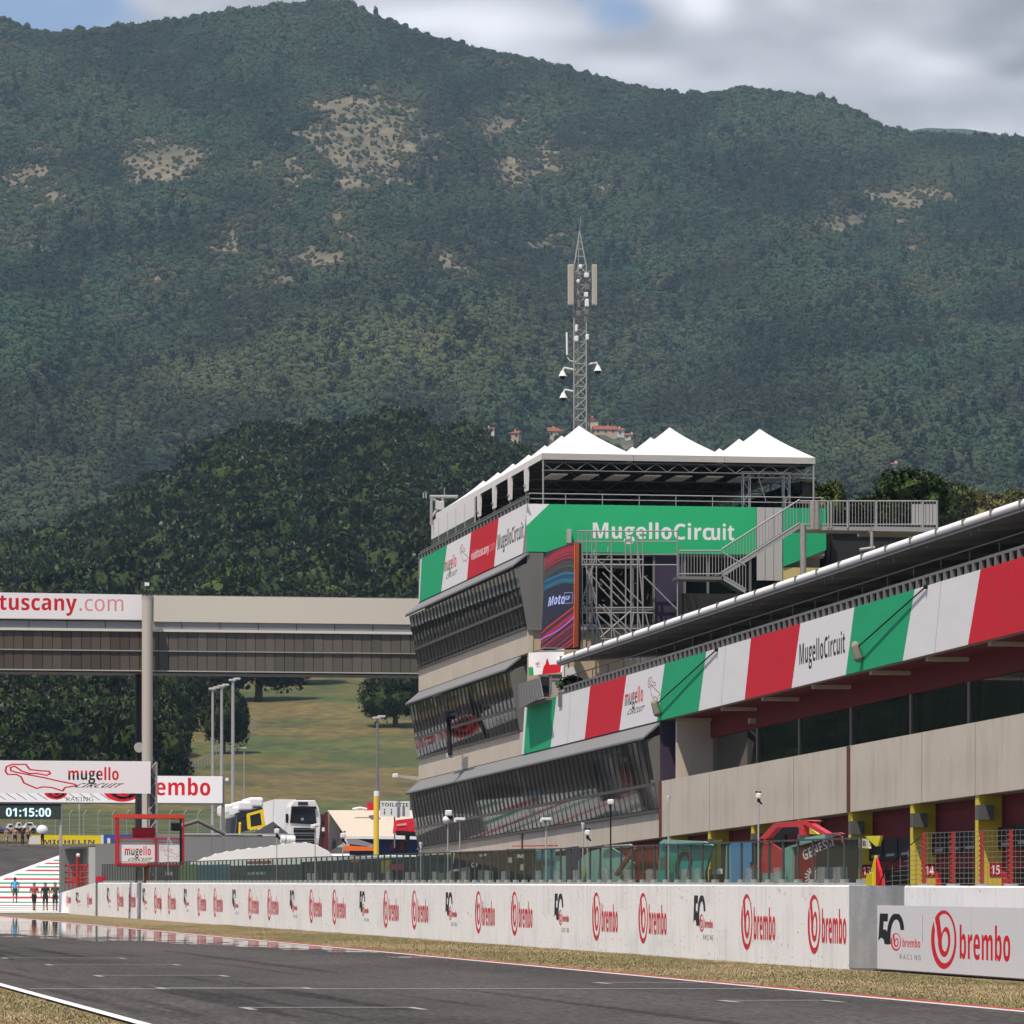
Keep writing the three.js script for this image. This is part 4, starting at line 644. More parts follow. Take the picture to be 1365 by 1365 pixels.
M.towerGlass = new THREE.MeshPhysicalMaterial({ color: 0xbcc2be, roughness: 0.03, transmission: 1, thickness: 0, ior: 1.1, side: THREE.DoubleSide });
windowBand(S_T, S_F, TY.band, 22.45, 44.25, 19.42, 0.97, 1);
tad('spandrel', bx(BX, BX + 0.3, 18.08, 19.3, S_T, S_F), M.beige);
windowBand(S_T + 2.2, S_F, 18.08, 17.33, 44.25, 14.28, 0.4, 2);
tad('spandrel', bx(BX, BX + 0.3, 13.0, 14.16, sAt(699, BX), S_F), M.beige);
windowBand(S_W + 0.3, S_F, 13.0, 12.2, 44.25, 9.1, 0, 3);
tad('spandrel', bx(BX, BX + 0.3, Y.pb, 8.98, S_W, S_F), M.beige);
{ const s = sAt(697, BX); tad('joint_pipe', bx(BX - 0.07, BX - 0.004, Y.pb, 8.97, s - 0.1, s + 0.1), mat([0.13, 0.05, 0.04], 0.7)); }
// the glazed wing's near end
tad('wing_end_panel', prism([[BX + 0.0, Y.bb - 0.05], [BX + 1.3, Y.bb - 0.05], [BX + 1.3, Y.pt - 0.6], [BX + 0.03, Y.pt - 0.6]], S_W + 0.02, S_W + 0.28), M.purple);
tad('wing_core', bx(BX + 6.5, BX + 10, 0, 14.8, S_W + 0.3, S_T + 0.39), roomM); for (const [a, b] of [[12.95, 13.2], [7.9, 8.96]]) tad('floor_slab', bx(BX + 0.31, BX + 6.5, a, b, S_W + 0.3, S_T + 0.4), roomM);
// roof parapet: green front with lettering, tricolour side
{
  const yb = TY.band, yt = TY.top, top = [[562, 559.4], [563.5, 560.5], [597.5, 589.5], [629.5, 623.8], [666.3, 660], [704.2, 698.2]].map(([a, b]) => [sAt(a, BX), sAt(b, BX)]);
  const kinds = ['white_panel', 'green_panel', 'logo_panel', 'red_panel', 'lettered_panel'];
  const mm = { white_panel: M.white, green_panel: M.green, logo_panel: printed(canvasTex(1024, 512, (x, w, h) => { white(x, w, h, '#e6e4e5'); mugelloMark(x, w * 0.1, h * 0.22, w * 0.42, h * 0.56); x.save(); x.translate(w * 0.64, h * 0.16); trackLine(x, 0, 0, 1.15, 0.62, 7, '#7c2731'); x.restore(); })), red_panel: printed(canvasTex(1024, 512, (x, w, h) => { white(x, w, h, '#c9222f'); word(x, 'visittuscany', w * 0.42, h * 0.62, w * 0.56, h * 0.26, '#f1dcdc'); word(x, '.com', w * 0.80, h * 0.62, w * 0.18, h * 0.26, '#e39a9d', ''); })), lettered_panel: printed(canvasTex(1024, 512, (x, w, h) => { white(x, w, h, '#e6e4e5'); word(x, 'MugelloCircuit', w * 0.5, h * 0.68, w * 0.80, h * 0.46, '#2b2b2d'); })) };
  kinds.forEach((k, i) => { const [t1, b1] = top[i], [t0, b0] = top[i + 1]; tad(k, slabX([[b1, yb], [b0, yb], [t0, yt], [t1, yt]], BX - 0.06, 0.06), mm[k]); });
  tad('roof_parapet', bx(BX, BX + 0.3, yb, yt - 0.02, S_T + 0.3, S_F), M.concrete);
  const sF = S_T + 0.02, X = (px) => xAt(px, sF);
  const front = canvasTex(2048, 384, (x, w, h) => { white(x, w, h, '#2fae73'); x.fillStyle = '#e6e4e5'; x.beginPath(); x.moveTo(0, 0); x.lineTo(w * 0.098, 0); x.lineTo(0, h * 0.46); x.fill(); word(x, 'MugelloCirc', w * (868.5 - 703) / 305, h * 0.70, w * (942 - 781) / 305, h * 0.46, '#e6e4e5'); word(x, 'uit', w * (962.5 - 703) / 305, h * 0.70, w * (979 - 946) / 305, h * 0.46, '#e6e4e5'); });
  tad('green_front', slabS([[BX - 0.05, yb], [X(1008), yb], [X(1008), yt], [BX - 0.05, yt]], sF - 0.06, 0.06), printed(front));
  for (let i = 0; i < 3; i++) tad('white_plate', slabS([[X(1008.6 + i * 11.5), yb - 1.3], [X(1008.6 + i * 11.5 + 10.8), yb - 1.3], [X(1008.6 + i * 11.5 + 10.8), yt], [X(1008.6 + i * 11.5), yt]], sF - 0.055, 0.05), M.lightGrey);
  tad('green_plate', slabS([[X(1043.6), yb - 0.6], [X(1101), yb + 0.3], [X(1101), yt], [X(1043.6), yt]], sF - 0.06, 0.06), M.green);
  tad('front_parapet', bx(BX, TX1, yb, yt - 0.02, sF + 0.005, sF + 0.3), M.concrete);
  tad('yellow_base', bx(X(1041), X(1101), yb - 4, yb - 0.62, sF + 0.02, sF + 0.28), mat([0.52, 0.45, 0.20], 0.8));
  tad('terrace_floor', bx(BX + 0.3, TX1, TY.band - 0.1, TY.band + 0.2, S_T + 0.3, S_F), M.concrete);
  // railing over the parapet
  tad('front_rail', merge([tube([V(BX + 0.1, yt + 0.55, -S_T - 0.2), V(TX1, yt + 0.55, -S_T - 0.2)], 0.03), tube([V(BX + 0.1, yt + 0.28, -S_T - 0.2), V(TX1, yt + 0.28, -S_T - 0.2)], 0.025)]), M.galv);
  for (let x = BX + 0.1; x < TX1; x += 1.9) tad('rail_post', tube([V(x, yt - 0.1, -S_T - 0.2), V(x, yt + 0.55, -S_T - 0.2)], 0.025, 5), M.galv);
  tad('side_rail', tube([V(BX + 0.1, yt + 0.5, -S_T), V(BX + 0.1, yt + 0.5, -S_F)], 0.04), M.greyPaint);
  for (let s = S_T + 0.3; s < S_F; s += 1.1) tad('edging_block', bx(BX, BX + 0.12, yt, yt + 0.3, s, s + 0.35), M.greyPaint);
  tad('edging_rail', bx(BX - 0.02, BX + 0.1, yt + 0.30, yt + 0.38, S_T, S_F), M.greyPaint);
  // front wall under the green band: corner glazing, then tan wall
  tad('front_wall', bx(BX + 0.06, TX1, 9, 19.3, S_T + 0.06, S_T + 0.4), M.tan);
  tad('front_room_wall', bx(BX + 6.5, TX1, 19.3, yb, S_T + 5, S_T + 5.2), roomM);
  tad('corner_panel', bx(BX - 0.02, BX + 0.62, 19.3, yb - 0.05, S_T - 0.02, S_T + 0.12), cheekM);
  let x = BX + 0.95; for (const [w, glassy] of [[1.25, 1], [1.1, 1], [1.1, 1], [1.1, 1], [1.1, 1], [1.6, 0], [1.2, 1], [2.2, 1], [2.0, 1]]) { const f = tad('front_window', bx(x, x + w - 0.12, 19.6, yb - 0.15, S_T + 0.16, S_T + 0.18), glassy ? M.towerGlass : M.purple); part(f, 'frame', merge([bx(x - 0.12, x, 19.4, yb - 0.05, S_T + 0.1, S_T + 0.22), bx(x, x + w - 0.12, 19.4, 19.58, S_T + 0.1, S_T + 0.22), bx(x, x + w - 0.12, yb - 0.13, yb - 0.02, S_T + 0.1, S_T + 0.22)]), M.greyPaint); x += w; }
  tad('corner_pillar', bx(BX + 0.62, BX + 0.82, 19.3, yb - 0.05, S_T - 0.04, S_T + 0.16), M.greyPaint);
  tad('front_ledge', bx(BX + 0.0, TX1 - 5, 19.22, 19.36, S_T - 0.1, S_T + 0.055), M.greyPaint);
  tad('wall_lamp', merge([bx(X(755), X(760), yb + 0.45, yb + 1.15, sF - 0.35, sF - 0.07), tube([V(X(757.5), yb - 0.5, -sF + 0.15), V(X(757.5), yb + 0.5, -sF + 0.15)], 0.04)]), M.lightGrey);
}
// louvred enclosure and cloth banner between tower and stand
{
  const t = thing('louvre_screen', 'grey louvred screen enclosure at the foot of the tower corner', 'screen', onX(720, 935, BX - 0.6));
  const a = onX(692, 945, BX - 0.75), b = onX(724, 928, BX - 0.75), c = onX(719, 903, BX - 0.75), d = onX(690, 912, BX - 0.75);
  for (let i = 0; i < 9; i++) { const f = (p, q, k) => p.clone().lerp(q, k), k0 = i / 9, k1 = (i + 0.86) / 9; part(t, 'slat', board([f(a, b, k0), f(a, b, k1), f(d, c, k1), f(d, c, k0)], 0.05), M.greyPaint); }
  part(t, 'side_panel', board([onS(724.5, 929, S_T - 6), onS(733, 929, S_T - 6), onS(732, 902, S_T - 6), onS(720, 902, S_T - 6)], 0.05), M.dark);
  for (let i = 0; i < 6; i++) part(t, 'side_slat', board([onS(735, 925 - i * 4, S_T - 6.2), onS(749, 925 - i * 4, S_T - 6.2), onS(749, 922 - i * 4, S_T - 6.2), onS(735, 922 - i * 4, S_T - 6.2)], 0.06), M.lightGrey);
  part(t, 'frame', merge([board([onS(732.5, 929, S_T - 6.3), onS(734.5, 929, S_T - 6.3), onS(734, 899, S_T - 6.3), onS(732, 899, S_T - 6.3)], 0.1), board([onS(718, 902, S_T - 6.3), onS(750, 902, S_T - 6.3), onS(750, 899, S_T - 6.3), onS(718, 899, S_T - 6.3)], 0.1)]), M.greyPaint);
  part(t, 'floor', bx(44.6, 48.5, 15.3, 15.42, S_T - 7.5, S_T - 0.5), M.greyPaint);
  const cl = thing('cloth_banner', 'white cloth banner with a red town skyline and green corner, hung by the tower', 'banner', onS(728, 900, S_T - 5));
  const tex = canvasTex(512, 256, (x, w, h) => { white(x, w, h, '#e8e6e7'); x.fillStyle = '#2a9d63'; x.beginPath(); [[0, 1], [0, 0.62], [0.03, 0.66], [0.06, 0.58], [0.09, 0.66], [0.13, 0.63], [0.15, 1]].forEach(([a, b]) => x.lineTo(a * w, b * h)); x.fill(); x.fillStyle = '#cb2230'; x.beginPath(); [[0.42, 1], [0.45, 0.66], [0.5, 0.58], [0.53, 0.3], [0.57, 0.42], [0.62, 0.62], [0.74, 0.62], [0.82, 0.64], [0.84, 0.4], [0.86, 0.34], [0.88, 0.56], [0.96, 0.6], [0.96, 1]].forEach(([a, b]) => x.lineTo(a * w, b * h)); x.fill(); mugelloMark(x, w * 0.2, h * 0.38, w * 0.13, h * 0.3); });
  const g = quadPatch([onS(704.5, 901, S_T - 5), onS(748.5, 896, S_T - 7), onS(752.5, 865, S_T - 7), onS(704.5, 870, S_T - 5)], 24, 10), p = g.attributes.position; for (let i = 0; i < p.count; i++) p.setZ(i, p.getZ(i) + 0.10 * Math.sin(p.getX(i) * 5) * (0.4 + 0.6 * Math.sin(p.getY(i) * 2))); g.computeVertexNormals(); part(cl, 'cloth', g, printed(tex, 0.85, { side: THREE.DoubleSide }));
  part(cl, 'rope_rail', tube([onS(704, 871, S_T - 4.9), onS(726, 864, S_T - 6), onS(753, 864.5, S_T - 7.1)], 0.03), M.greyPaint);
  const cl2 = thing('cloth_banner', 'small white cloth hanging below the roof end beside the planter', 'banner', onS(758, 905, S_T - 9)); part(cl2, 'cloth', quadPatch([onS(752, 908, S_T - 9), onS(770, 904, S_T - 9), onS(765, 889, S_T - 9), onS(752, 889, S_T - 9)], 4, 3), M.canvasWhite); part(cl2, 'pole', tube([onS(751, 922, S_T - 9), onS(751, 880, S_T - 9)], 0.06), M.white);
  const pl = thing('planter', 'bushy green planter on the stand behind the tricolour parapet', 'plant', onS(762, 922, S_T - 10)), c0 = onS(762, 917, S_T - 10); const cg = crownGeo(411, 6, 700, 0.09); cg.scale(1.0, 0.75, 0.8); cg.translate(c0.x, c0.y - 0.3, c0.z); part(pl, 'foliage', cg, mat([0.06, 0.085, 0.025], 0.9, 0, { side: THREE.DoubleSide })); part(pl, 'pot', bx(c0.x - 0.6, c0.x + 0.6, c0.y - 0.9, c0.y - 0.2, -c0.z - 0.4, -c0.z + 0.4), M.greyPaint);
}
M.plastic = new THREE.MeshPhysicalMaterial({ color: 0x9aa2a6, roughness: 0.15, transmission: 0.95, thickness: 0, ior: 1.2, side: THREE.DoubleSide });
// ---------- canopies on the tower roof ----------
{
  const x0 = 45.85, w = (xAt(1087, S_T + 0.6) - x0) / 3, s0 = S_T + 0.6, rows = 7, d = (S_F - S_T - 1.5) / rows, eave = 28.25, pk = 29.95;
  const curveRoof = (() => { // pyramid with slightly hollow sides
    const pos = [], idx = [], N = 8; for (let j = 0; j <= N; j++) for (let i = 0; i <= 4 * N; i++) { const f = j / N, side = Math.floor(i / N) % 4, t = (i % N) / N, c = [[-1, 1], [1, 1], [1, -1], [-1, -1]], a = c[side], b = c[(side + 1) % 4], x = lerp(a[0], b[0], t), z = lerp(a[1], b[1], t), k = 1 - f; pos.push(x * k * w / 2, eave + (pk - eave) * (f * 0.86 + 0.14 * f * f * f), z * k * d / 2); }
    for (let j = 0; j < N; j++) for (let i = 0; i < 4 * N; i++) { const k = j * (4 * N + 1) + i; idx.push(k, k + 1, k + 4 * N + 2, k, k + 4 * N + 2, k + 4 * N + 1); }
    const g = new THREE.BufferGeometry(); g.setAttribute('position', new THREE.Float32BufferAttribute(pos, 3)); g.setIndex(idx); const h = g.toNonIndexed(); h.computeVertexNormals(); return h;
  })();
  const val = mergeGeometries([[0, d / 2, w, 0.02], [0, -d / 2, w, 0.02], [-w / 2, 0, 0.02, d], [w / 2, 0, 0.02, d]].map(([x, z, a, b]) => new THREE.BoxGeometry(a - 0.02, 0.32, b - 0.02).translate(x, eave - 0.15, z)));
  const legG = new THREE.CylinderGeometry(0.05, 0.05, eave - 23.4, 6).translate(0, (eave + 23.4) / 2 - 0.1, 0), trussG = (() => { const gs = []; for (const z of [d / 2 - 0.12]) { gs.push(tube([V(-w / 2, eave - 0.42, z), V(w / 2, eave - 0.42, z)], 0.02), tube([V(-w / 2, eave - 0.85, z), V(w / 2, eave - 0.85, z)], 0.03)); for (let k = 0; k < 8; k++) gs.push(tube([V(lerp(-w / 2, w / 2, k / 8), k % 2 ? eave - 0.85 : eave - 0.42, z), V(lerp(-w / 2, w / 2, (k + 1) / 8), k % 2 ? eave - 0.42 : eave - 0.85, z)], 0.022, 4)); } return mergeGeometries(gs); })();
  const mk = (n, g, m, t) => { const o = new THREE.Mesh(g, m); o.name = n; o.position.y = -23.4; t.add(o); return o; };
  for (let j = 0; j < rows; j++) for (let i = 0; i < 3; i++) {
    const front = j === 0, t = thing('canopy', front ? ['white peaked canopy at the front corner of the roof over the side parapet', 'middle white peaked canopy at the front of the tower roof', 'white peaked canopy at the front of the roof over the truss goalpost'][i] : `white peaked roof canopy, ${ordinal(j)} row from the front, ${['along the side parapet', 'in the middle', 'farthest from the track'][i]}`, 'canopy', V(x0 + (i + 0.5) * w, 23.4, -(s0 + (j + 0.5) * d)), 'white canopies on the tower roof');
    mk('roof', curveRoof, M.canvasWhite, t); mk('valance', val, M.canvasWhite, t); mk('truss', trussG, M.greyPaint, t);
    for (const [a, b] of [[-1, 1], [1, 1], [-1, -1], [1, -1]]) if (i === 1 ? false : (a < 0) === (i === 0)) { const l = mk('leg', legG, M.galv, t); l.position.x = a * (w / 2 - 0.08); l.position.z = b * (d / 2 - 0.08); }
  }
  // tied back curtains along the track side, and clear side sheets at the far end
  for (let j = 1; j < rows; j++) { const s = s0 + j * d, t = thing('tied_curtain', `white curtain gathered over the side parapet at the ${ordinal(j)} canopy post from the front corner`, 'curtain', V(x0, eave, -s), 'gathered curtains along the roof edge'); part(t, 'cloth', prism([[x0 - 0.05, eave - 0.3], [x0 + 0.1, eave - 0.3], [x0 + 0.06, eave - 1.5], [x0 - 0.02, eave - 1.5]], s - 0.75, s + 0.1), M.canvasWhite); part(t, 'tie', bx(x0 - 0.06, x0 + 0.08, eave - 1.25, eave - 1.15, s - 0.4, s + 0.12), M.lightGrey); }
  const sv = [634, 621, 609, 598, 586, 576].map((p) => sAt(p, x0 - 0.05)); for (let k = 0; k < 5; k++) { const t = thing('side_sheet', `white topped clear side sheet on the roof, ${ordinal(k)} after the gathered curtains`, 'sheet', V(x0, 25.6, -sv[k]), 'clear side sheets at the far roof end'); part(t, 'white_top', bx(x0 - 0.1, x0 - 0.07, eave - 1.4, eave - 0.35, sv[k] + 0.05, sv[k + 1] - 0.05), M.canvasWhite); part(t, 'clear_sheet', bx(x0 - 0.1, x0 - 0.07, 25.7, eave - 1.43, sv[k] + 0.05, sv[k + 1] - 0.05), M.plastic); part(t, 'hem', bx(x0 - 0.12, x0 - 0.05, 25.7, eave - 0.4, sv[k] - 0.04, sv[k] + 0.02), M.lightGrey); }
  // black drapes and a striped lining under the canopies
  const dr = thing('black_drapes', 'black drapes closing the back and right side under the roof canopies', 'drapes', V(58, 23.4, -(S_F - 2)));
  part(dr, 'back_drape', bx(x0 + 1, x0 + 3 * w - 1, 23.3, eave + 0.3, S_F - 1.6, S_F - 1.4), M.black); part(dr, 'side_drape', bx(x0 + 3 * w - 0.35, x0 + 3 * w - 0.2, 23.3, eave - 0.9, S_T + 5, S_F - 1.6), M.black); part(dr, 'corner_drape', bx(x0 + 3 * w - 0.6, x0 + 3 * w + 0.05, 23.3, eave - 1.25, S_T + 0.9, S_T + 1.5), M.black);
  part(dr, 'ceiling_drape', bx(x0 + 0.3, x0 + 3 * w - 0.3, eave - 0.42, eave - 0.38, S_T + 2.2, S_F - 1.7), M.black);
  for (let k = 0; k < 9; k++) part(dr, 'white_swag', prism([[x0 + 0.7 + k * 1.62, eave - 0.95], [x0 + 1.55 + k * 1.62, eave - 0.95], [x0 + 1.55 + k * 1.62, eave - 0.9], [x0 + 0.7 + k * 1.62, eave - 0.9]], S_T + 1.8, S_T + 4.6), M.canvasWhite);
  for (let k = 0; k < 5; k++) { const t = thing('lounge_table', `white topped table under the roof canopies, ${ordinal(4 - k)} from the truss goalpost`, 'table', V(53 + k * 1.7, 23.4, -(S_T + 4)), 'tables under the roof canopies'); part(t, 'table_top', bx(53 + k * 1.3, 53.8 + k * 1.3, 25.75, 25.83, S_T + 4, S_T + 9), M.white); part(t, 'leg', bx(53.3 + k * 1.3, 53.5 + k * 1.3, 23.4, 25.75, S_T + 6, S_T + 6.3), M.greyPaint); }
  // truss goalpost at the right
  const gpst = thing('truss_frame', 'aluminium truss goalpost standing at the front right of the roof', 'truss', onS(1022, 676, S_T + 1)), sG = S_T + 1.1;
  const trussCol = (pxa, pxb, y0, y1) => { const xa = xAt(pxa, sG), xb = xAt(pxb, sG), gs = []; for (const [x, z] of [[xa, 0], [xb, 0], [xa, 0.4], [xb, 0.4]]) gs.push(tube([V(x, y0, -sG - z), V(x, y1, -sG - z)], 0.035)); const n = 8; for (let k = 0; k < n; k++) gs.push(tube([V(k % 2 ? xa : xb, lerp(y0, y1, k / n), -sG), V(k % 2 ? xb : xa, lerp(y0, y1, (k + 1) / n), -sG)], 0.022, 4)); return mergeGeometries(gs); };
  const yT = onS(1010, 629, sG).y; part(gpst, 'upright', trussCol(991, 1000, 23.4, yT), M.steel); part(gpst, 'upright', trussCol(1045, 1053, 23.4, yT - 0.1), M.steel);
  part(gpst, 'top_truss', (() => { const gs = [], xa = xAt(988, sG), xb = xAt(1056, sG); for (const y of [yT, yT - 0.28]) for (const z of [0, 0.35]) gs.push(tube([V(xa, y, -sG - z), V(xb, y, -sG - z)], 0.032)); for (let k = 0; k < 10; k++) gs.push(tube([V(lerp(xa, xb, k / 10), k % 2 ? yT : yT - 0.28, -sG), V(lerp(xa, xb, (k + 1) / 10), k % 2 ? yT - 0.28 : yT, -sG)], 0.02, 4)); return mergeGeometries(gs); })(), M.steel);
  part(gpst, 'brace', tube([onS(1010, 633, sG), onS(1021, 668, sG)], 0.03), M.steel);
  // gear on the far roof corner
  const rg = thing('roof_equipment', 'grey antenna bracket and boxes behind the canopies at the far roof corner', 'antenna', onS(585, 690, S_F - 1)); const q = (a, b) => onS(a, b, S_F - 1);
  part(rg, 'frame', merge([tube([q(573, 662), q(610, 662)], 0.1), tube([q(575, 700), q(575, 664), q(588, 672), q(575, 690)], 0.09), tube([q(590, 695), q(590, 664)], 0.09)]), M.galv); part(rg, 'box', new RoundedBoxGeometry(0.5, 0.5, 0.4, 2, 0.06).translate(q(586, 674).x, q(586, 674).y, q(586, 674).z), M.lightGrey); part(rg, 'whip', merge([tube([q(564.5, 664), q(564.5, 657)], 0.05), tube([q(568, 664), q(568, 656)], 0.05), tube([q(592.5, 662), q(592.5, 650)], 0.03)]), M.galv);
}
// ---------- radio mast ----------
{
  const s = 330, c0 = onS(772.5, 600, s), yTop = onS(773, 352, s).y, yTip = onS(773, 308, s).y, t = thing('radio_mast', 'tall steel lattice radio mast with antennas behind the roof canopies', 'mast', V(c0.x, 12, c0.z));
  const mastM = mat([0.33, 0.335, 0.33], 0.6, 0.2), hw = 0.40, legs = [[-hw, 0.25], [hw, 0.25], [0, -0.45]], y0 = 12;
  for (const [x, z] of legs) part(t, 'leg', tube([V(c0.x + x, y0, c0.z + z), V(c0.x + x, yTop, c0.z + z)], 0.055, 6), mastM);
  const br = []; for (let y = y0; y < yTop - 0.6; y += 0.72) for (let k = 0; k < 3; k++) { const a = legs[k], b = legs[(k + 1) % 3]; br.push(tube([V(c0.x + a[0], y, c0.z + a[1]), V(c0.x + b[0], y + 0.72, c0.z + b[1])], 0.032, 4), tube([V(c0.x + a[0], y, c0.z + a[1]), V(c0.x + b[0], y, c0.z + b[1])], 0.028, 4)); }
  part(t, 'bracing', mergeGeometries(br), mastM);
  part(t, 'ladder', merge([tube([V(c0.x + 0.52, y0, c0.z), V(c0.x + 0.52, yTop - 4, c0.z)], 0.05), tube([V(c0.x + 0.66, y0, c0.z), V(c0.x + 0.66, yTop - 5, c0.z)], 0.04)]), M.greyPaint);
  const tip = []; for (const [x, z] of legs) tip.push(tube([V(c0.x + x * 0.9, yTop, c0.z + z), V(c0.x, yTip, c0.z)], 0.045)); for (let k = 1; k < 4; k++) { const f = k / 4.5, y = lerp(yTop, yTip, f), q = 1 - f; tip.push(tube([V(c0.x - hw * 0.9 * q, y, c0.z + 0.25 * q), V(c0.x + hw * 0.9 * q, y, c0.z + 0.25 * q)], 0.03, 4)); } tip.push(tube([V(c0.x, yTip - 0.6, c0.z), V(c0.x + 0.06, onS(773, 289, s).y, c0.z)], 0.02)); part(t, 'spire', mergeGeometries(tip), M.galv);
  for (const [a, b] of [[755, 763], [787, 794]]) { const p0 = onS(a, 408, s), p1 = onS(b, 354, s), o = part(t, 'panel_antenna', new RoundedBoxGeometry(p1.x - p0.x, p1.y - p0.y, 0.22, 2, 0.06).translate((p0.x + p1.x) / 2, (p0.y + p1.y) / 2, c0.z + 0.5), mat([0.40, 0.385, 0.33], 0.6)); part(o, 'bracket', merge([tube([V((p0.x + p1.x) / 2, p0.y + 0.3, c0.z + 0.4), V(c0.x, p0.y - 0.1, c0.z)], 0.06), tube([V((p0.x + p1.x) / 2, p1.y - 0.4, c0.z + 0.4), V(c0.x, p1.y - 0.5, c0.z)], 0.06)]), M.greyPaint); }
  for (const [a, b, c, d] of [[777, 783, 365, 371], [767, 771, 374, 378], [782, 786, 373, 378], [767, 771, 391, 396], [777, 782, 391, 397], [766, 773, 416, 423], [777, 783, 414, 421], [764, 769, 449, 456], [779, 783, 447, 454], [765, 768, 434, 443], [770, 774, 354, 359], [778, 784, 380, 388], [768, 772, 402, 412], [778, 783, 400, 410]]) { const p0 = onS(a, d, s), p1 = onS(b, c, s); part(t, 'radio_unit', new RoundedBoxGeometry(p1.x - p0.x, p1.y - p0.y, 0.3, 2, 0.05).translate((p0.x + p1.x) / 2, (p0.y + p1.y) / 2, c0.z + 0.45), (a * 7 + c) % 3 ? M.white : M.greyPaint); }
  part(t, 'whip_antenna', merge([tube([onS(756, 473, s), onS(755.5, 443, s)], 0.07), tube([onS(756, 476, s), onS(760, 481, s), onS(768, 482, s)], 0.03, 4)]), M.white);
  for (const [x, y, ax] of [[750, 499, 768], [797, 492, 784], [751, 528, 766]]) { const p = onS(x, y, s), a = onS(ax, y - 6, s); const cam = part(t, 'dome_camera', merge([new THREE.CylinderGeometry(0.10, 0.26, 0.34, 12).translate(p.x, p.y + 0.05, p.z), tube([V(p.x, p.y + 0.2, p.z), V(p.x + 0.1 * Math.sign(ax - x), p.y + 0.42, p.z), V(a.x, p.y + 0.3, c0.z)], 0.06)]), M.white); part(cam, 'dome', new THREE.SphereGeometry(0.2, 10, 6, 0, 6.3, Math.PI / 2, Math.PI / 2).translate(p.x, p.y - 0.12, p.z), M.black); }
}
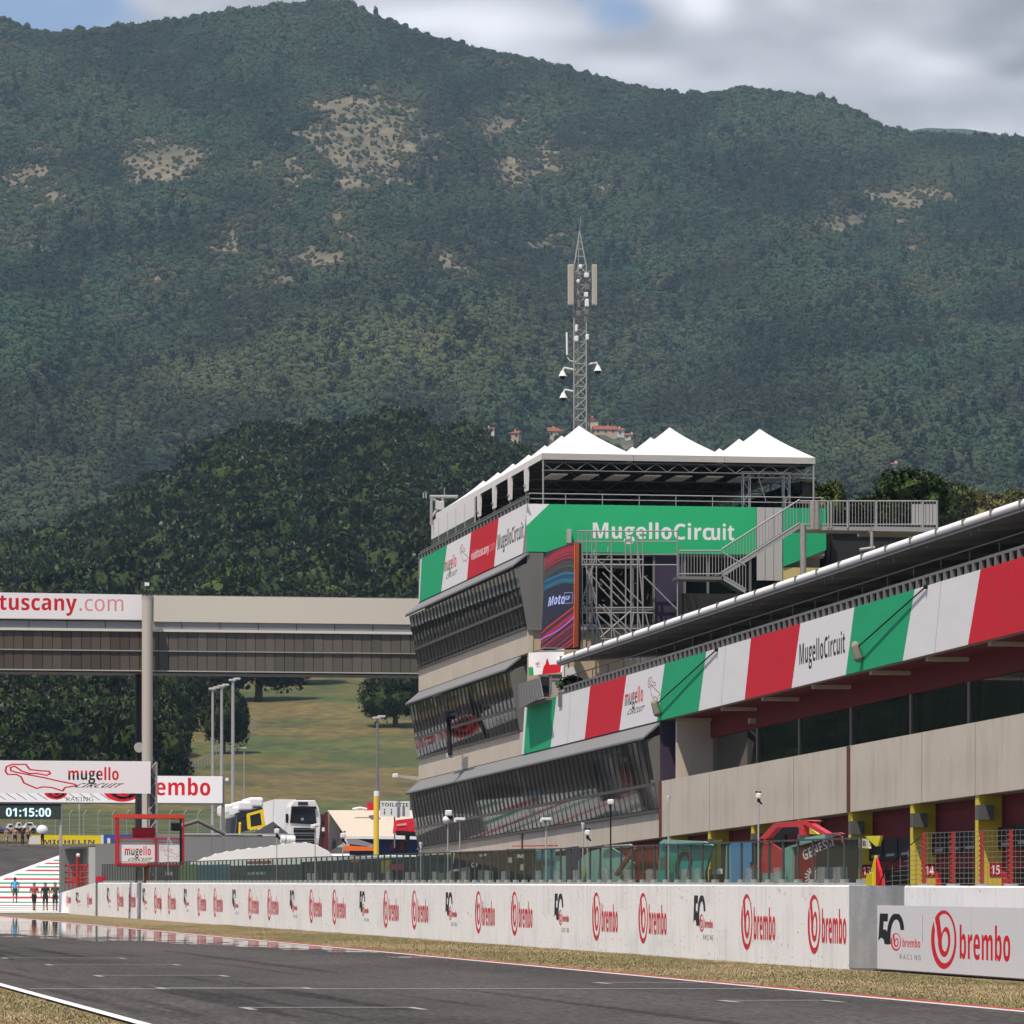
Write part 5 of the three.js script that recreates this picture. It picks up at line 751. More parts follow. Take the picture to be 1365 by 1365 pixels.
// ---------- scaffold and big screen ----------
{
  const scafM = mat([0.30, 0.30, 0.295], 0.5, 0.3), sA = S_T - 3.6, sB = S_T - 1.2, q = (a, b, s = sA) => onS(a, b, s), t = thing('scaffold', 'steel tube scaffold tower behind the big video screen', 'scaffold', V(q(820, 880).x, 15.2, -sA));
  const bars = (n, list, r = 0.035) => part(t, n, mergeGeometries(list.map((p) => tube(p, r, 5))), scafM);
  const cols = [771, 776, 782, 789, 795, 815, 834, 841, 850, 857, 903]; for (const px of cols) for (const s of [sA, sB]) bars('standard', [[q(px, 880, s), q(px, px < 800 || px > 850 ? (px === 903 ? 706 : 709) : 714, s)]], 0.04);
  for (const y of [708, 722, 739, 746, 753, 810, 817, 838, 852]) for (const s of [sA, sB]) bars('ledger', [[q(770, y, s), q(y < 760 ? (y === 746 ? 858 : 903) : y < 820 ? 870 : 855, y, s)]]);
  for (const px of cols) bars('transom', [708, 739, 753, 814, 842].map((y) => [q(px, y, sA), q(px, y, sB)]), 0.03);
  for (const [a, b, c, d] of [[795, 745, 857, 806], [803, 763, 842, 806], [800, 772, 834, 806], [797, 780, 822, 806], [858, 768, 902, 812], [798, 806, 838, 846], [804, 806, 845, 846], [795, 818, 830, 850], [782, 760, 800, 780], [783, 770, 794, 806], [851, 735, 857, 806], [790, 815, 800, 850], [845, 815, 838, 860], [850, 815, 858, 860], [795, 820, 808, 860], [812, 815, 822, 860], [800, 850, 840, 815], [776, 740, 795, 800], [795, 740, 776, 800], [776, 800, 795, 860], [860, 815, 868, 850]]) bars('brace', [[q(a, b), q(c, d)]], 0.04);
  const r = rng(14), clut = []; for (let i = 0; i < 110; i++) { const px = 771 + r() * r() * 95, y = 735 + r() * 120, L = 8 + r() * 16; clut.push([q(px, y, lerp(sA, sB, r())), q(px + (r() - 0.5) * 14, y + (r() - 0.5) * L, lerp(sA, sB, r()))]); } bars('clutter_tube', clut, 0.025);
  for (const y of [752, 812]) { const p0 = q(772, y), p1 = q(y < 800 ? 858 : 870, y); part(t, 'plank_deck', bx(p0.x, p1.x, p0.y, p0.y + 0.06, sA + 0.05, sB - 0.05), M.lightGrey); }
  part(t, 'work_lamp', merge([779.5, 774.5].map((px) => new THREE.SphereGeometry(0.1, 8, 6).translate(q(px, 838).x, q(px, 838).y, q(px, 838).z))), M.white);
  // video screen: leaning panel on the scaffold, picture of coloured light trails
  const tex = canvasTex(512, 1024, (x, w, h) => {
    x.fillStyle = '#17172a'; x.fillRect(0, 0, w, h); const r = rng(99);
    const trail = (y0, y1, y2, col, lw) => { x.strokeStyle = col; x.lineWidth = lw; x.beginPath(); x.moveTo(0, y0 * h); x.quadraticCurveTo(w * 0.55, y1 * h, w, y2 * h); x.stroke(); };
    for (let i = 0; i < 26; i++) { const y = 0.0 + i * 0.0118; trail(y + 0.05, y - 0.03, y + 0.02, ['#7b1420', '#4d1018', '#8e1c22', '#2a1a24', '#174a3a', '#5b2a26'][Math.floor(r() * 6)], 6 + r() * 16); }
    for (let i = 0; i < 12; i++) { const y = 0.27 + i * 0.009; trail(y + 0.03, y, y + 0.02, ['#11606e', '#0f4a66', '#165a52', '#123a5c', '#0f7080'][Math.floor(r() * 5)], 8 + r() * 12); }
    for (let i = 0; i < 26; i++) { const y = 0.70 + i * 0.014; trail(y + 0.14, y + 0.02, y - 0.09, ['#8c1220', '#5e0f22', '#a01822', '#2a1232', '#1c1530', '#b5301c'][Math.floor(r() * 6)], 3 + r() * 12); }
    trail(0.90, 0.85, 0.70, '#7b4fd0', 12); trail(0.905, 0.855, 0.705, '#b9a0ff', 3);
    x.save(); x.transform(1, 0, -0.2, 1, w * 0.16, h * 0.58); x.fillStyle = '#aab4ee'; x.font = `bold ${h * 0.13}px sans-serif`; x.scale(0.85, 1); x.fillText('Moto', 0, 0); x.restore();
    x.strokeStyle = '#8f9be0'; x.lineWidth = 5; x.strokeRect(w * 0.70, h * 0.475, w * 0.24, h * 0.10); x.fillStyle = '#aab4ee'; x.font = `bold ${h * 0.055}px sans-serif`; x.fillText('GP', w * 0.73, h * 0.545);
  });
  const v = thing('video_screen', 'tall video screen showing red and blue light trails on the scaffold front', 'screen', onS(745, 868, S_T - 5)), bl = onS(720.5, 865, S_T - 2.2), br = onS(765, 863.5, S_T - 5.4), tr = onS(766.2, 722.5, S_T - 5.4), tl = onS(727.5, 736, S_T - 2.2);
  part(v, 'screen_face', board([bl, br, tr, tl], 0.05), new THREE.MeshStandardMaterial({ map: tex, emissiveMap: tex, emissive: new THREE.Color(0.16, 0.16, 0.16), roughness: 0.45 }));
  part(v, 'orange_side', board([onS(765.2, 863.5, S_T - 5.45), onS(770.8, 862, S_T - 4.6), onS(772, 723, S_T - 4.6), onS(766.4, 722.5, S_T - 5.45)], 0.03), M.orange);
  part(v, 'housing', board([onS(721.5, 866.5, S_T - 1.9), onS(770, 865, S_T - 4.5), onS(771, 724, S_T - 4.5), onS(728.5, 738, S_T - 1.9)], 0.2), M.dark);
}
// ---------- stairs and walkway beside the tower ----------
{
  const s = S_T - 4.2, q = (a, b, k = 0) => onS(a, b, s + k), t = thing('steel_stairs', 'grey steel stairs and railings climbing beside the green lettered front', 'stairs', q(960, 800));
  const bars = (n, list, r = 0.03) => part(t, n, mergeGeometries(list.map((p) => tube(p, r, 5))), M.galv), hR = 34;
  // landing, upper flight, top walkway
  part(t, 'landing', bx(q(904, 770).x, q(964, 770).x, q(904, 772).y, q(904, 768).y, s, s + 1.6), M.greyPaint);
  const flight = (a, ya, b, yb, n) => { const g = []; for (let i = 0; i < n; i++) { const p = q(lerp(a, b, (i + 0.5) / n), lerp(ya, yb, (i + 0.5) / n)); g.push(bx(p.x - 0.16, p.x + 0.16, p.y - 0.03, p.y + 0.03, s + 0.05, s + 1.5)); } g.forEach((k) => part(t, 'tread', k, M.greyPaint)); for (const z of [0, 1.55]) part(t, 'stringer', board([q(a, ya + 4, z), q(b, yb + 4, z), q(b, yb - 3, z), q(a, ya - 3, z)], 0.06), M.galv); };
  flight(962, 766, 1066, 700, 24); flight(962, 768, 994, 787, 9);
  const rail = (a, ya, b, yb, z) => { const n = Math.round(Math.abs(b - a) / 4.2), l = []; for (let i = 0; i <= n; i++) { const px = lerp(a, b, i / n), y = lerp(ya, yb, i / n); l.push([q(px, y, z), q(px, y - hR * 0.98, z)]); } bars('baluster', l, 0.018); bars('hand_rail', [[q(a, ya - hR, z), q(b, yb - hR, z)]], 0.04); bars('bottom_rail', [[q(a, ya - 3, z), q(b, yb - 3, z)]], 0.03); };
  rail(905, 768, 962, 768, 0); rail(962, 766, 1066, 700, 0); rail(962, 766, 1066, 700, 1.6); rail(905, 768, 962, 768, 1.6); rail(962, 770, 994, 788, 0);
  rail(1066, 702, 1128, 702, 0); rail(1128, 702, 1248, 702, 0);
  for (const px of [1104, 1108, 1130, 1168, 1230, 1249]) bars('rail_post', [[q(px, 704), q(px, 667)]], 0.06);
  part(t, 'walkway', bx(q(1066, 702).x, q(1190, 702).x, q(1066, 706).y, q(1066, 701).y, s, s + 2.0), M.galv);
  part(t, 'walkway', bx(q(1158, 708).x, q(1256, 708).x, q(1160, 710).y, q(1160, 704).y, s - 1, s + 2.5), M.galv);
  bars('walkway_support', [[q(1162, 709, -0.8), q(1162, 730, -0.8)], [q(1146, 733, -0.8), q(1166, 730, -0.8)]], 0.09);
  for (const [px, y0, y1] of [[1070, 700, 785], [1083, 668, 706], [1088, 668, 706]]) part(t, 'column', new THREE.CylinderGeometry(0.16, 0.16, q(px, y0).y - q(px, y1).y, 12).translate(q(px, 0).x, (q(px, y0).y + q(px, y1).y) / 2, -s + 0.1), M.concrete);
  for (let i = 0; i < 7; i++) { const a = 1216 + i * 4.6; part(t, 'infill_plate', board([q(a, 700, 1.2), q(a + 3.8, 700, 1.2), q(a + 3.8, 672, 1.2), q(a, 672, 1.2)], 0.02), M.lightGrey); }
  const sh = thing('roof_block', 'dark flat roofed block behind the stairs under the walkway', 'building', q(1130, 760, 6)); part(sh, 'wall', bx(q(1102, 760, 6).x, q(1290, 760, 6).x, 14, q(1102, 709, 6).y, s + 5, s + 12), M.dark); part(sh, 'coping', bx(q(1101, 760, 6).x, q(1292, 760, 6).x, q(1102, 709, 6).y, q(1102, 706.5, 6).y, s + 4.8, s + 12.2), M.greyPaint); part(sh, 'side_wall', bx(q(905, 760, 3).x, q(1000, 760, 3).x, 14, q(905, 790, 3).y, s + 3.4, s + 3.9), M.dark);
}
// shrubs on the terrace and trees behind it
function shrub(label, px, py, s, w, h, col, seed, n = 1500, leaf = 0.075, groupName) { const b = onS(px, py, s), t = thing('shrub', label, 'shrub', b, groupName), c = crownGeo(seed, 9, n, leaf, 1, 0.6); c.scale(w * 0.62, h * 0.78, w * 0.62); c.translate(b.x, b.y, b.z); part(t, 'foliage', c, mat(col, 1, 0, thinLeaf)); part(t, 'stem', tube([b, V(b.x, b.y + h * 0.4, b.z)], 0.06), trunkMat); return t; }
shrub('yellow-green shrub beside the canopy corner on the tower roof', 1096, 702, S_T + 4, 2.6, 3.1, [0.15, 0.21, 0.052], 501, 5000, 0.042);
shrub('tall laurel shrub behind the walkway railing', 1210, 704, S_T + 5, 5.4, 3.0, [0.085, 0.145, 0.043], 502, 7000, 0.04);
shrub('laurel shrub with upright shoots over the railing end', 1226, 702, S_T + 6, 3.4, 3.0, [0.092, 0.155, 0.045], 503, 6000, 0.04);
shrub('low leafy shrub behind the first bays of the railing', 1165, 704, S_T + 5, 4.2, 2.0, [0.12, 0.17, 0.045], 504, 4500, 0.045);
shrub('low shrub at the foot of the railing beside the green plate', 1133, 706, S_T + 5, 3.6, 1.7, [0.12, 0.17, 0.048], 505, 4500, 0.045);
shrub('small potted shrub under the canopy edge', 1058, 676, S_T + 2, 2.4, 1.3, [0.05, 0.075, 0.03], 506, 700, 0.08);
for (const [px, py, D, w, h, c, label] of [[1290, 722, 520, 6.5, 5.2, [0.34, 0.30, 0.10], 'yellow flowering tree behind the stand roof'], [1318, 722, 540, 7, 4.6, [0.32, 0.29, 0.10], 'wide yellow-green tree low behind the white roof edge'], [1262, 722, 500, 6, 5.2, [0.17, 0.20, 0.065], 'olive green tree beside the yellow flowering tree'], [1362, 712, 560, 5, 4.6, [0.27, 0.27, 0.085], 'yellow-green treetop at the end of the white roof edge'], [1235, 722, 480, 6, 5.6, [0.09, 0.13, 0.042], 'dark green tree behind the terrace railing end']]) tree(label, px, D, w, h, c, px, undefined, 'tree', W(px, py, D));
// ---------- footbridge ----------
{
  const s = 306, X = (px) => xAt(px, s), yy = (y) => onS(200, y, s).y, t = thing('footbridge', 'enclosed footbridge with brown cladding and pale upper band crossing the straight', 'bridge', V(X(200), gp(s), -s));
  const x0 = X(-420), x1 = X(600), xm = X(189);
  part(t, 'deck', bx(x0, x1, yy(897), yy(893.5), s + 0.02, s + 3), M.dark); part(t, 'core', bx(x0, x1, yy(893), yy(796), s + 0.35, s + 2.8), M.dark);
  part(t, 'roof', bx(x0, x1, yy(796), yy(793), s + 0.02, s + 3), M.concrete);
  part(t, 'upper_band', bx(X(205), x1, yy(828.5), yy(794), s, s + 0.25), mat([0.60, 0.565, 0.50], 0.85));
  for (let px = -420; px < 600; px += 51) { const a = X(px), b = X(px + 50.2); part(t, 'clerestory', bx(a, b, yy(838.5), yy(828.8), s + 0.12, s + 0.2), mat([0.22, 0.23, 0.24], 0.3)); part(t, 'clerestory_post', bx(b, X(px + 51), yy(838.5), yy(828.8), s + 0.1, s + 0.22), M.dark); }
  part(t, 'ledge', bx(x0, x1, yy(842), yy(838.7), s - 0.08, s + 0.25), mat([0.62, 0.60, 0.56], 0.8));
  const brown = [mat([0.082, 0.066, 0.056], 0.7), mat([0.096, 0.078, 0.066], 0.7), mat([0.072, 0.060, 0.052], 0.7), mat([0.10, 0.086, 0.075], 0.7)], gr = [mat([0.115, 0.105, 0.094], 0.7), mat([0.13, 0.118, 0.105], 0.7), mat([0.10, 0.093, 0.085], 0.7)], r = rng(8);
  for (const [ya, yb] of [[866.3, 842.3], [893.2, 868.7]]) for (let px = -420; px < 600; px += 12.9) part(t, 'cladding_panel', bx(X(px), X(px + 12.2), yy(ya), yy(yb), s + 0.05 + 0.02 * r(), s + 0.25), (px > 205 ? gr : brown)[Math.floor(r() * (px > 205 ? 3 : 4))]);
  part(t, 'mid_rail', bx(x0, x1, yy(868.4), yy(866.8), s - 0.04, s + 0.2), M.galv); part(t, 'bottom_rail', bx(x0, x1, yy(895), yy(893.5), s - 0.06, s + 0.01), M.lightGrey);
  const bt = canvasTex(2048, 192, (x, w, h) => { white(x, w, h, '#e6e5e8'); const f = (p) => (p + 420) / 608 * w; word(x, 'visit', f(-104), h * 0.70, w * 0.10, h * 0.82, '#c5262f'); word(x, 'tuscany', f(48), h * 0.70, f(101) - f(-4), h * 0.82, '#c5262f'); word(x, '.com', f(133.5), h * 0.70, f(165.5) - f(102), h * 0.82, '#d98a8e', ''); });
  const b = thing('bridge_banner', 'white banner with red lettering fixed along the bridge top', 'banner', V(xm, yy(826), -s)); part(b, 'cloth', slabS([[x0, yy(826)], [xm, yy(826)], [xm, yy(793)], [x0, yy(790.5)]], s - 0.06, 0.05), printed(bt, 0.6)); part(b, 'batten', bx(x0, xm, yy(827.2), yy(826.05), s - 0.07, s - 0.005), M.lightGrey);
  // round pillar before the bridge, square one behind with the bridge shade painted into its colour
  const sp = s - 1.0, cx = xAt(196.3, sp), rad = (xAt(203.4, sp) - xAt(189, sp)) / 2, gy = gp(sp), p = thing('bridge_pillar', 'round concrete pillar in front of the footbridge', 'pillar', V(cx, gy, -sp));
  const pc = mat([0.46, 0.43, 0.385], 0.85); part(p, 'shaft', new THREE.CylinderGeometry(rad, rad, onS(196, 798, sp).y - gy, 24).translate(cx, (onS(196, 798, sp).y + gy) / 2, -sp), pc); part(p, 'cap', new THREE.CylinderGeometry(rad * 1.08, rad * 1.02, 0.16, 24).translate(cx, onS(196, 797, sp).y, -sp), pc);
  const fl = part(p, 'floodlight', bx(xAt(193, sp), xAt(198.5, sp), onS(196, 781, sp).y, onS(196, 776.5, sp).y, sp - 0.15, sp + 0.1), M.white); part(fl, 'stalk', tube([V(cx, onS(196, 797, sp).y, -sp), V(cx - 0.03, onS(196, 781, sp).y, -sp)], 0.04), M.dark);
  const p2 = thing('bridge_pillar', 'square pillar under the bridge behind the round one, its shade put into the colour', 'pillar', V(xAt(184, s + 2), gp(s), -s - 2)); part(p2, 'shaft', bx(xAt(181, s + 2), xAt(189, s + 2), gp(s), yy(896), s + 1.6, s + 2.4), M.dark); part(p2, 'junction_disc', new THREE.CylinderGeometry(0.3, 0.3, 0.15, 16).rotateX(Math.PI / 2).translate(xAt(185.5, s + 1.4), onS(185, 995, s).y, -s - 1.4), M.lightGrey);
}
// ---------- gantry signs over the track ----------
{
  const s = 266, X = (px) => xAt(px, s), y = (v) => onS(100, v, s).y, t = thing('start_gantry', 'white start gantry sign with red lettering and circuit outline on a lattice post', 'sign', V(X(203), gp(s), -s));
  const tex = canvasTex(2048, 256, (x, w, h) => { white(x, w, h, '#efeef1'); const k = w / 500; trackLine(x, k * 304, h * 0.10, h / 240, 1.0, 10); mugelloMark(x, k * 388, h * 0.10, k * 70, h * 0.74); });
  part(t, 'sign_face', slabS([[X(-300), y(1057.5)], [X(200), y(1057.5)], [X(200), y(1014.5)], [X(-300), y(1014.5)]], s - 0.3, 0.06), printed(tex, 0.5));
  part(t, 'sign_back', bx(X(-300), X(199.5), y(1057), y(1015), s - 0.23, s + 0.3), M.lightGrey);
  const pg = [], xa = X(198.5), xb = X(208.5), yb = gp(s), yt = y(1015); for (const x of [xa, xb]) for (const z of [0, 0.4]) pg.push(bx(x - 0.05, x + 0.05, yb, yt, s + z - 0.05, s + z + 0.05)); part(t, 'post_legs', mergeGeometries(pg), M.galv);
  const lg = []; for (let k = 0; k < 16; k++) lg.push(tube([V(k % 2 ? xa : xb, lerp(yb, yt, k / 16), -s + 0.02), V(k % 2 ? xb : xa, lerp(yb, yt, (k + 1) / 16), -s + 0.02)], 0.04, 5)); part(t, 'post_lattice', mergeGeometries(lg), M.galv); part(t, 'post_plate', bx(xa, xb, yb, yt - 0.1, s + 0.15, s + 0.2), M.greyPaint);
  part(t, 'under_lattice', (() => { const g = []; for (let px = -300; px < 190; px += 14) g.push(tube([V(X(px), y(1058), -s), V(X(px + 14), y(1066), -s - 0.4)], 0.02, 4)); return mergeGeometries(g); })(), M.galv);
}
{
  const s = 352, X = (px) => xAt(px, s), y = (v) => onS(150, v, s).y, t = thing('overhead_sign', 'white overhead sign with red and black printing beyond the start gantry', 'sign', V(X(298), gp(s), -s));
  const tex = canvasTex(2048, 192, (x, w, h) => { white(x, w, h, '#e8e7ea'); const k = w / 596, ox = 300; word(x, 'brembo', k * (ox + 228), h * 0.72, k * 106, h * 0.86, RED); roundel(x, k * (ox + 161), h * 0.5, h * 0.47); word(x, 'brembo', k * (ox + 106), h * 0.62, k * 46, h * 0.5, RED); word(x, 'RACING', k * (ox + 104), h * 0.96, k * 38, h * 0.22, '#666', ''); roundel(x, k * (ox + 72), h * 0.62, h * 0.28); x.fillStyle = '#222'; x.fillRect(k * (ox + 40), 0, k * 22, h * 0.5); });
  part(t, 'sign_face', slabS([[X(-300), y(1070)], [X(296), y(1070)], [X(296), y(1034)], [X(-300), y(1034)]], s - 0.3, 0.06), printed(tex, 0.5)); part(t, 'frame', bx(X(-300), X(297), y(1072), y(1070.2), s - 0.25, s + 0.2), M.greyPaint);
  part(t, 'post', bx(X(295.5), X(299.5), gp(s), y(1032), s - 0.2, s + 0.2), M.greyPaint); part(t, 'post', tube([V(X(81), gp(s), -s), V(X(81), y(1058), -s)], 0.12), M.galv); part(t, 'camera', bx(X(300), X(304), y(1040), y(1036), s - 0.2, s + 0.2), M.white);
  const c = thing('race_clock', 'dark digital clock display reading 01:15:00 under the overhead sign', 'clock', V(X(35), y(1092), -s)); const ct = canvasTex(1024, 200, (x, w, h) => { x.fillStyle = '#1d2422'; x.fillRect(0, 0, w, h); word(x, '01:15:00', w * (37.5 + 30) / 110, h * 0.83, w * 61 / 110, h * 0.92, '#bfe2ee'); });
  part(c, 'display', slabS([[X(-30), y(1092)], [X(80), y(1092)], [X(80), y(1075)], [X(-30), y(1075)]], s - 0.25, 0.05), new THREE.MeshStandardMaterial({ map: ct, emissiveMap: ct, emissive: new THREE.Color(0.45, 0.45, 0.45), roughness: 0.5 })); part(c, 'housing', bx(X(-31), X(80.5), y(1092.5), y(1072), s - 0.19, s + 0.15), M.dark);
}
// ---------- marshal stand on the wall ----------
{
  const s = 262, X = (px) => xAt(px, s), y = (v) => onS(200, v, s).y, t = thing('marshal_stand', 'red framed marshal stand with white lettered panels above the pit wall', 'stand', V(X(198), y(1178), -s));
  part(t, 'roof', bx(X(153), X(246), y(1091), y(1085.5), s - 0.2, s + 1.4), mat([0.62, 0.07, 0.04], 0.5));
  for (const px of [154.5, 157.5, 207.5, 240.5, 244]) part(t, 'frame_post', bx(X(px) - 0.05, X(px) + 0.05, y(px === 207.5 ? 1152 : 1153), y(px === 207.5 ? 1117 : 1091), s - 0.18, s - 0.08), px > 240 && px < 242 ? M.black : mat([0.45, 0.03, 0.04], 0.5));
  for (const v of [1117.5, 1153]) part(t, 'frame_rail', bx(X(152.5), X(245), y(v + 1), y(v - 0.8), s - 0.16, s - 0.06), mat([0.48, 0.03, 0.05], 0.5));
  const tx = canvasTex(768, 320, (x, w, h) => { white(x, w, h, '#e4e2e3'); x.fillStyle = '#3f9b6a'; x.fillRect(0, h * 0.07, w * 0.985, h * 0.035); x.fillRect(0, h * 0.90, w * 0.985, h * 0.03); x.fillStyle = '#c23a44'; x.fillRect(0, h * 0.15, w, h * 0.025); x.fillRect(0, h * 0.96, w, h * 0.04); mugelloMark(x, w * 0.17, h * 0.2, w * 0.72, h * 0.68); });
  part(t, 'lettered_panel', slabS([[X(157), y(1152)], [X(207), y(1152)], [X(207), y(1118.5)], [X(157), y(1118.5)]], s - 0.05, 0.04), printed(tx, 0.6));
  const t2 = canvasTex(512, 448, (x, w, h) => { white(x, w, h, '#e4e2e3'); x.fillStyle = '#c23a44'; x.fillRect(0, h * 0.12, w, h * 0.03); trackLine(x, w * 0.12, h * 0.28, 1.2, 0.9, 9, '#c98086'); }); part(t, 'outline_panel', slabS([[X(209), y(1150)], [X(243), y(1150)], [X(243), y(1118.5)], [X(209), y(1118.5)]], s - 0.05, 0.04), printed(t2, 0.6));
  part(t, 'back_panel', bx(X(157), X(243), y(1150), y(1120), s + 1.2, s + 1.25), M.white); part(t, 'floor', bx(X(155), X(244), y(1155), y(1153.6), s - 0.1, s + 1.3), M.greyPaint);
  part(t, 'post', bx(X(196) - 0.12, X(196) + 0.12, gp(s) + 1.6, y(1155), s + 0.2, s + 0.5), mat([0.20, 0.08, 0.05], 0.7)); part(t, 'red_box', new RoundedBoxGeometry(X(208) - X(178), y(1103) - y(1116), 0.6, 2, 0.04).translate((X(208) + X(178)) / 2, (y(1103) + y(1116)) / 2, -s - 0.5), mat([0.42, 0.025, 0.03], 0.45));
  part(t, 'box_stand', bx(X(180), X(196), y(1119), y(1116.3), s + 0.3, s + 0.8), M.dark); part(t, 'monitor', bx(X(209), X(215), y(1116), y(1111), s + 0.2, s + 0.5), M.white);
  const cm = thing('broadcast_camera', 'black broadcast camera on a grey crane arm behind the marshal stand', 'camera', V(X(238), y(1120), -s - 3)), q = (a, b) => onS(a, b, s + 3); part(cm, 'body', new RoundedBoxGeometry(0.6, 0.42, 0.5, 2, 0.08).translate(q(236, 1102).x, q(236, 1102).y, q(236, 1102).z), M.black); part(cm, 'lens', new THREE.SphereGeometry(0.1, 10, 8).translate(q(242, 1100.5).x, q(242, 1100.5).y, q(242, 1100.5).z + 0.3), M.white); part(cm, 'arm', tube([q(238, 1102), q(264, 1094), q(300, 1112)], 0.12), M.greyPaint); part(cm, 'tripod', tube([q(242, 1104), q(241, 1125), q(240, 1150)], 0.05), M.steel);
  const pole = thing('tripod_camera', 'small camera on a pale tripod in front of the outlined panel', 'camera', V(X(224), y(1165), -s + 1)), q2 = (a, b) => onS(a, b, s - 0.8); part(pole, 'leg', merge([tube([q2(224, 1118), q2(224, 1162)], 0.03), tube([q2(224, 1116), q2(229, 1126)], 0.05)]), M.lightGrey); part(pole, 'head', bx(q2(220, 1160).x, q2(229, 1160).x, q2(220, 1167).y, q2(220, 1162).y, s - 1.2, s - 0.9), M.lightGrey);
}
// ---------- red gate in the wall, grey walls behind ----------
{
  const s = 322, X = (px) => xAt(px, s), y = (v) => onS(100, v, s).y, t = thing('red_gate', 'red tubular gate in a dark opening beside the white wall end', 'gate', V(X(100), gp(s), -s));
  part(t, 'back_wall', bx(xAt(86, s + 5), xAt(123, s + 5), y(1197), y(1129), s + 5, s + 5.2), M.greyPaint); part(t, 'roof_slab', bx(xAt(85.5, s + 5), X(127), y(1129), y(1127), s - 0.2, s + 5.2), M.greyPaint); part(t, 'inner_wall', bx(X(120), X(122.5), y(1197), y(1129), s + 0.95, s + 5), M.greyPaint); part(t, 'side_post', bx(X(80.5), X(86), y(1197), y(1128), s - 0.2, s + 0.9), M.greyPaint); part(t, 'side_post', bx(X(118), X(126.5), y(1190), y(1128), s - 0.2, s + 0.9), M.lightGrey);
  const red = mat([0.42, 0.035, 0.03], 0.5), bar = (p, r = 0.06) => part(t, 'gate_bar', tube(p.map(([a, b]) => onS(a, b, s)), r), red);
  for (const v of [1154, 1163, 1171, 1176]) bar([[86, v + 0], [118, v - 0.5]], 0.05); for (const px of [86, 92, 97, 103, 108, 113, 118]) bar([[px, 1195], [px, px === 103 ? 1142 : 1152]], px === 103 ? 0.1 : 0.04); bar([[86, 1176], [103, 1172], [118, 1150]], 0.05);
  part(t, 'beacon', new THREE.SphereGeometry(0.13, 10, 8).translate(onS(104, 1140, s).x, onS(104, 1140, s).y, onS(104, 1140, s).z), M.white);
  const g1 = thing('steel_hoarding', 'plain grey steel hoarding behind the marshal stand', 'hoarding', V(xAt(250, 356), gp(356), -356)), s2 = 356, y2 = (v) => onS(250, v, s2).y;
  for (const [a, b, top] of [[127, 165, 1127], [165.3, 205, 1126], [205.3, 244, 1113], [244.3, 282, 1112], [282.3, 326, 1113], [326.3, 392, 1114]]) part(g1, 'panel', bx(xAt(a, s2), xAt(b, s2), gp(340), y2(top), s2, s2 + 0.12), mat([0.21, 0.21, 0.215], 0.55, 0.2)); part(g1, 'top_rail', bx(xAt(244, s2), xAt(392, s2), y2(1112.4), y2(1110.8), s2 - 0.06, s2 - 0.005), M.lightGrey);
  // vaulted white tarpaulin
  const tp = thing('tarpaulin', 'low vaulted white tarpaulin behind the glass screen', 'tarpaulin', onS(350, 1150, 335)), pos = [], uv = [], idx = [], nx = 40, ny = 6; const arch = curve([[0, 0], [0.08, 6], [0.2, 14], [0.35, 19], [0.5, 22], [0.62, 26], [0.72, 28], [0.8, 27.5], [0.88, 22], [0.95, 12], [1, 2]]);
  for (let j = 0; j <= ny; j++) for (let i = 0; i <= nx; i++) { const f = i / nx, p = onS(lerp(252, 453, f), 1151 - arch(f) * (1 - 0.25 * (j / ny) ** 2), 334 + j * 1.2); p.y += 0.06 * Math.sin(i * 2.1) - 0.3 * (j === 0 ? 0.2 : 0); pos.push(p.x, p.y, p.z); uv.push(f, j / ny); } for (let j = 0; j < ny; j++) for (let i = 0; i < nx; i++) { const k = j * (nx + 1) + i; idx.push(k, k + 1, k + nx + 2, k, k + nx + 2, k + nx + 1); }
  const gg = new THREE.BufferGeometry(); gg.setAttribute('position', new THREE.Float32BufferAttribute(pos, 3)); gg.setAttribute('uv', new THREE.Float32BufferAttribute(uv, 2)); gg.setIndex(idx); gg.computeVertexNormals(); part(tp, 'cover', gg, M.canvasWhite);
  const fr = new THREE.Shape(); fr.moveTo(xAt(252, 333.9), onS(252, 1156, 333.9).y); for (let i = 0; i <= 30; i++) { const f = i / 30, p = onS(lerp(252, 453, f), 1151.2 - arch(f), 333.9); fr.lineTo(p.x, p.y); } fr.lineTo(xAt(453, 333.9), onS(452, 1156, 333.9).y); part(tp, 'front_sheet', new THREE.ShapeGeometry(fr).translate(0, 0, -333.9), M.canvasWhite);
}
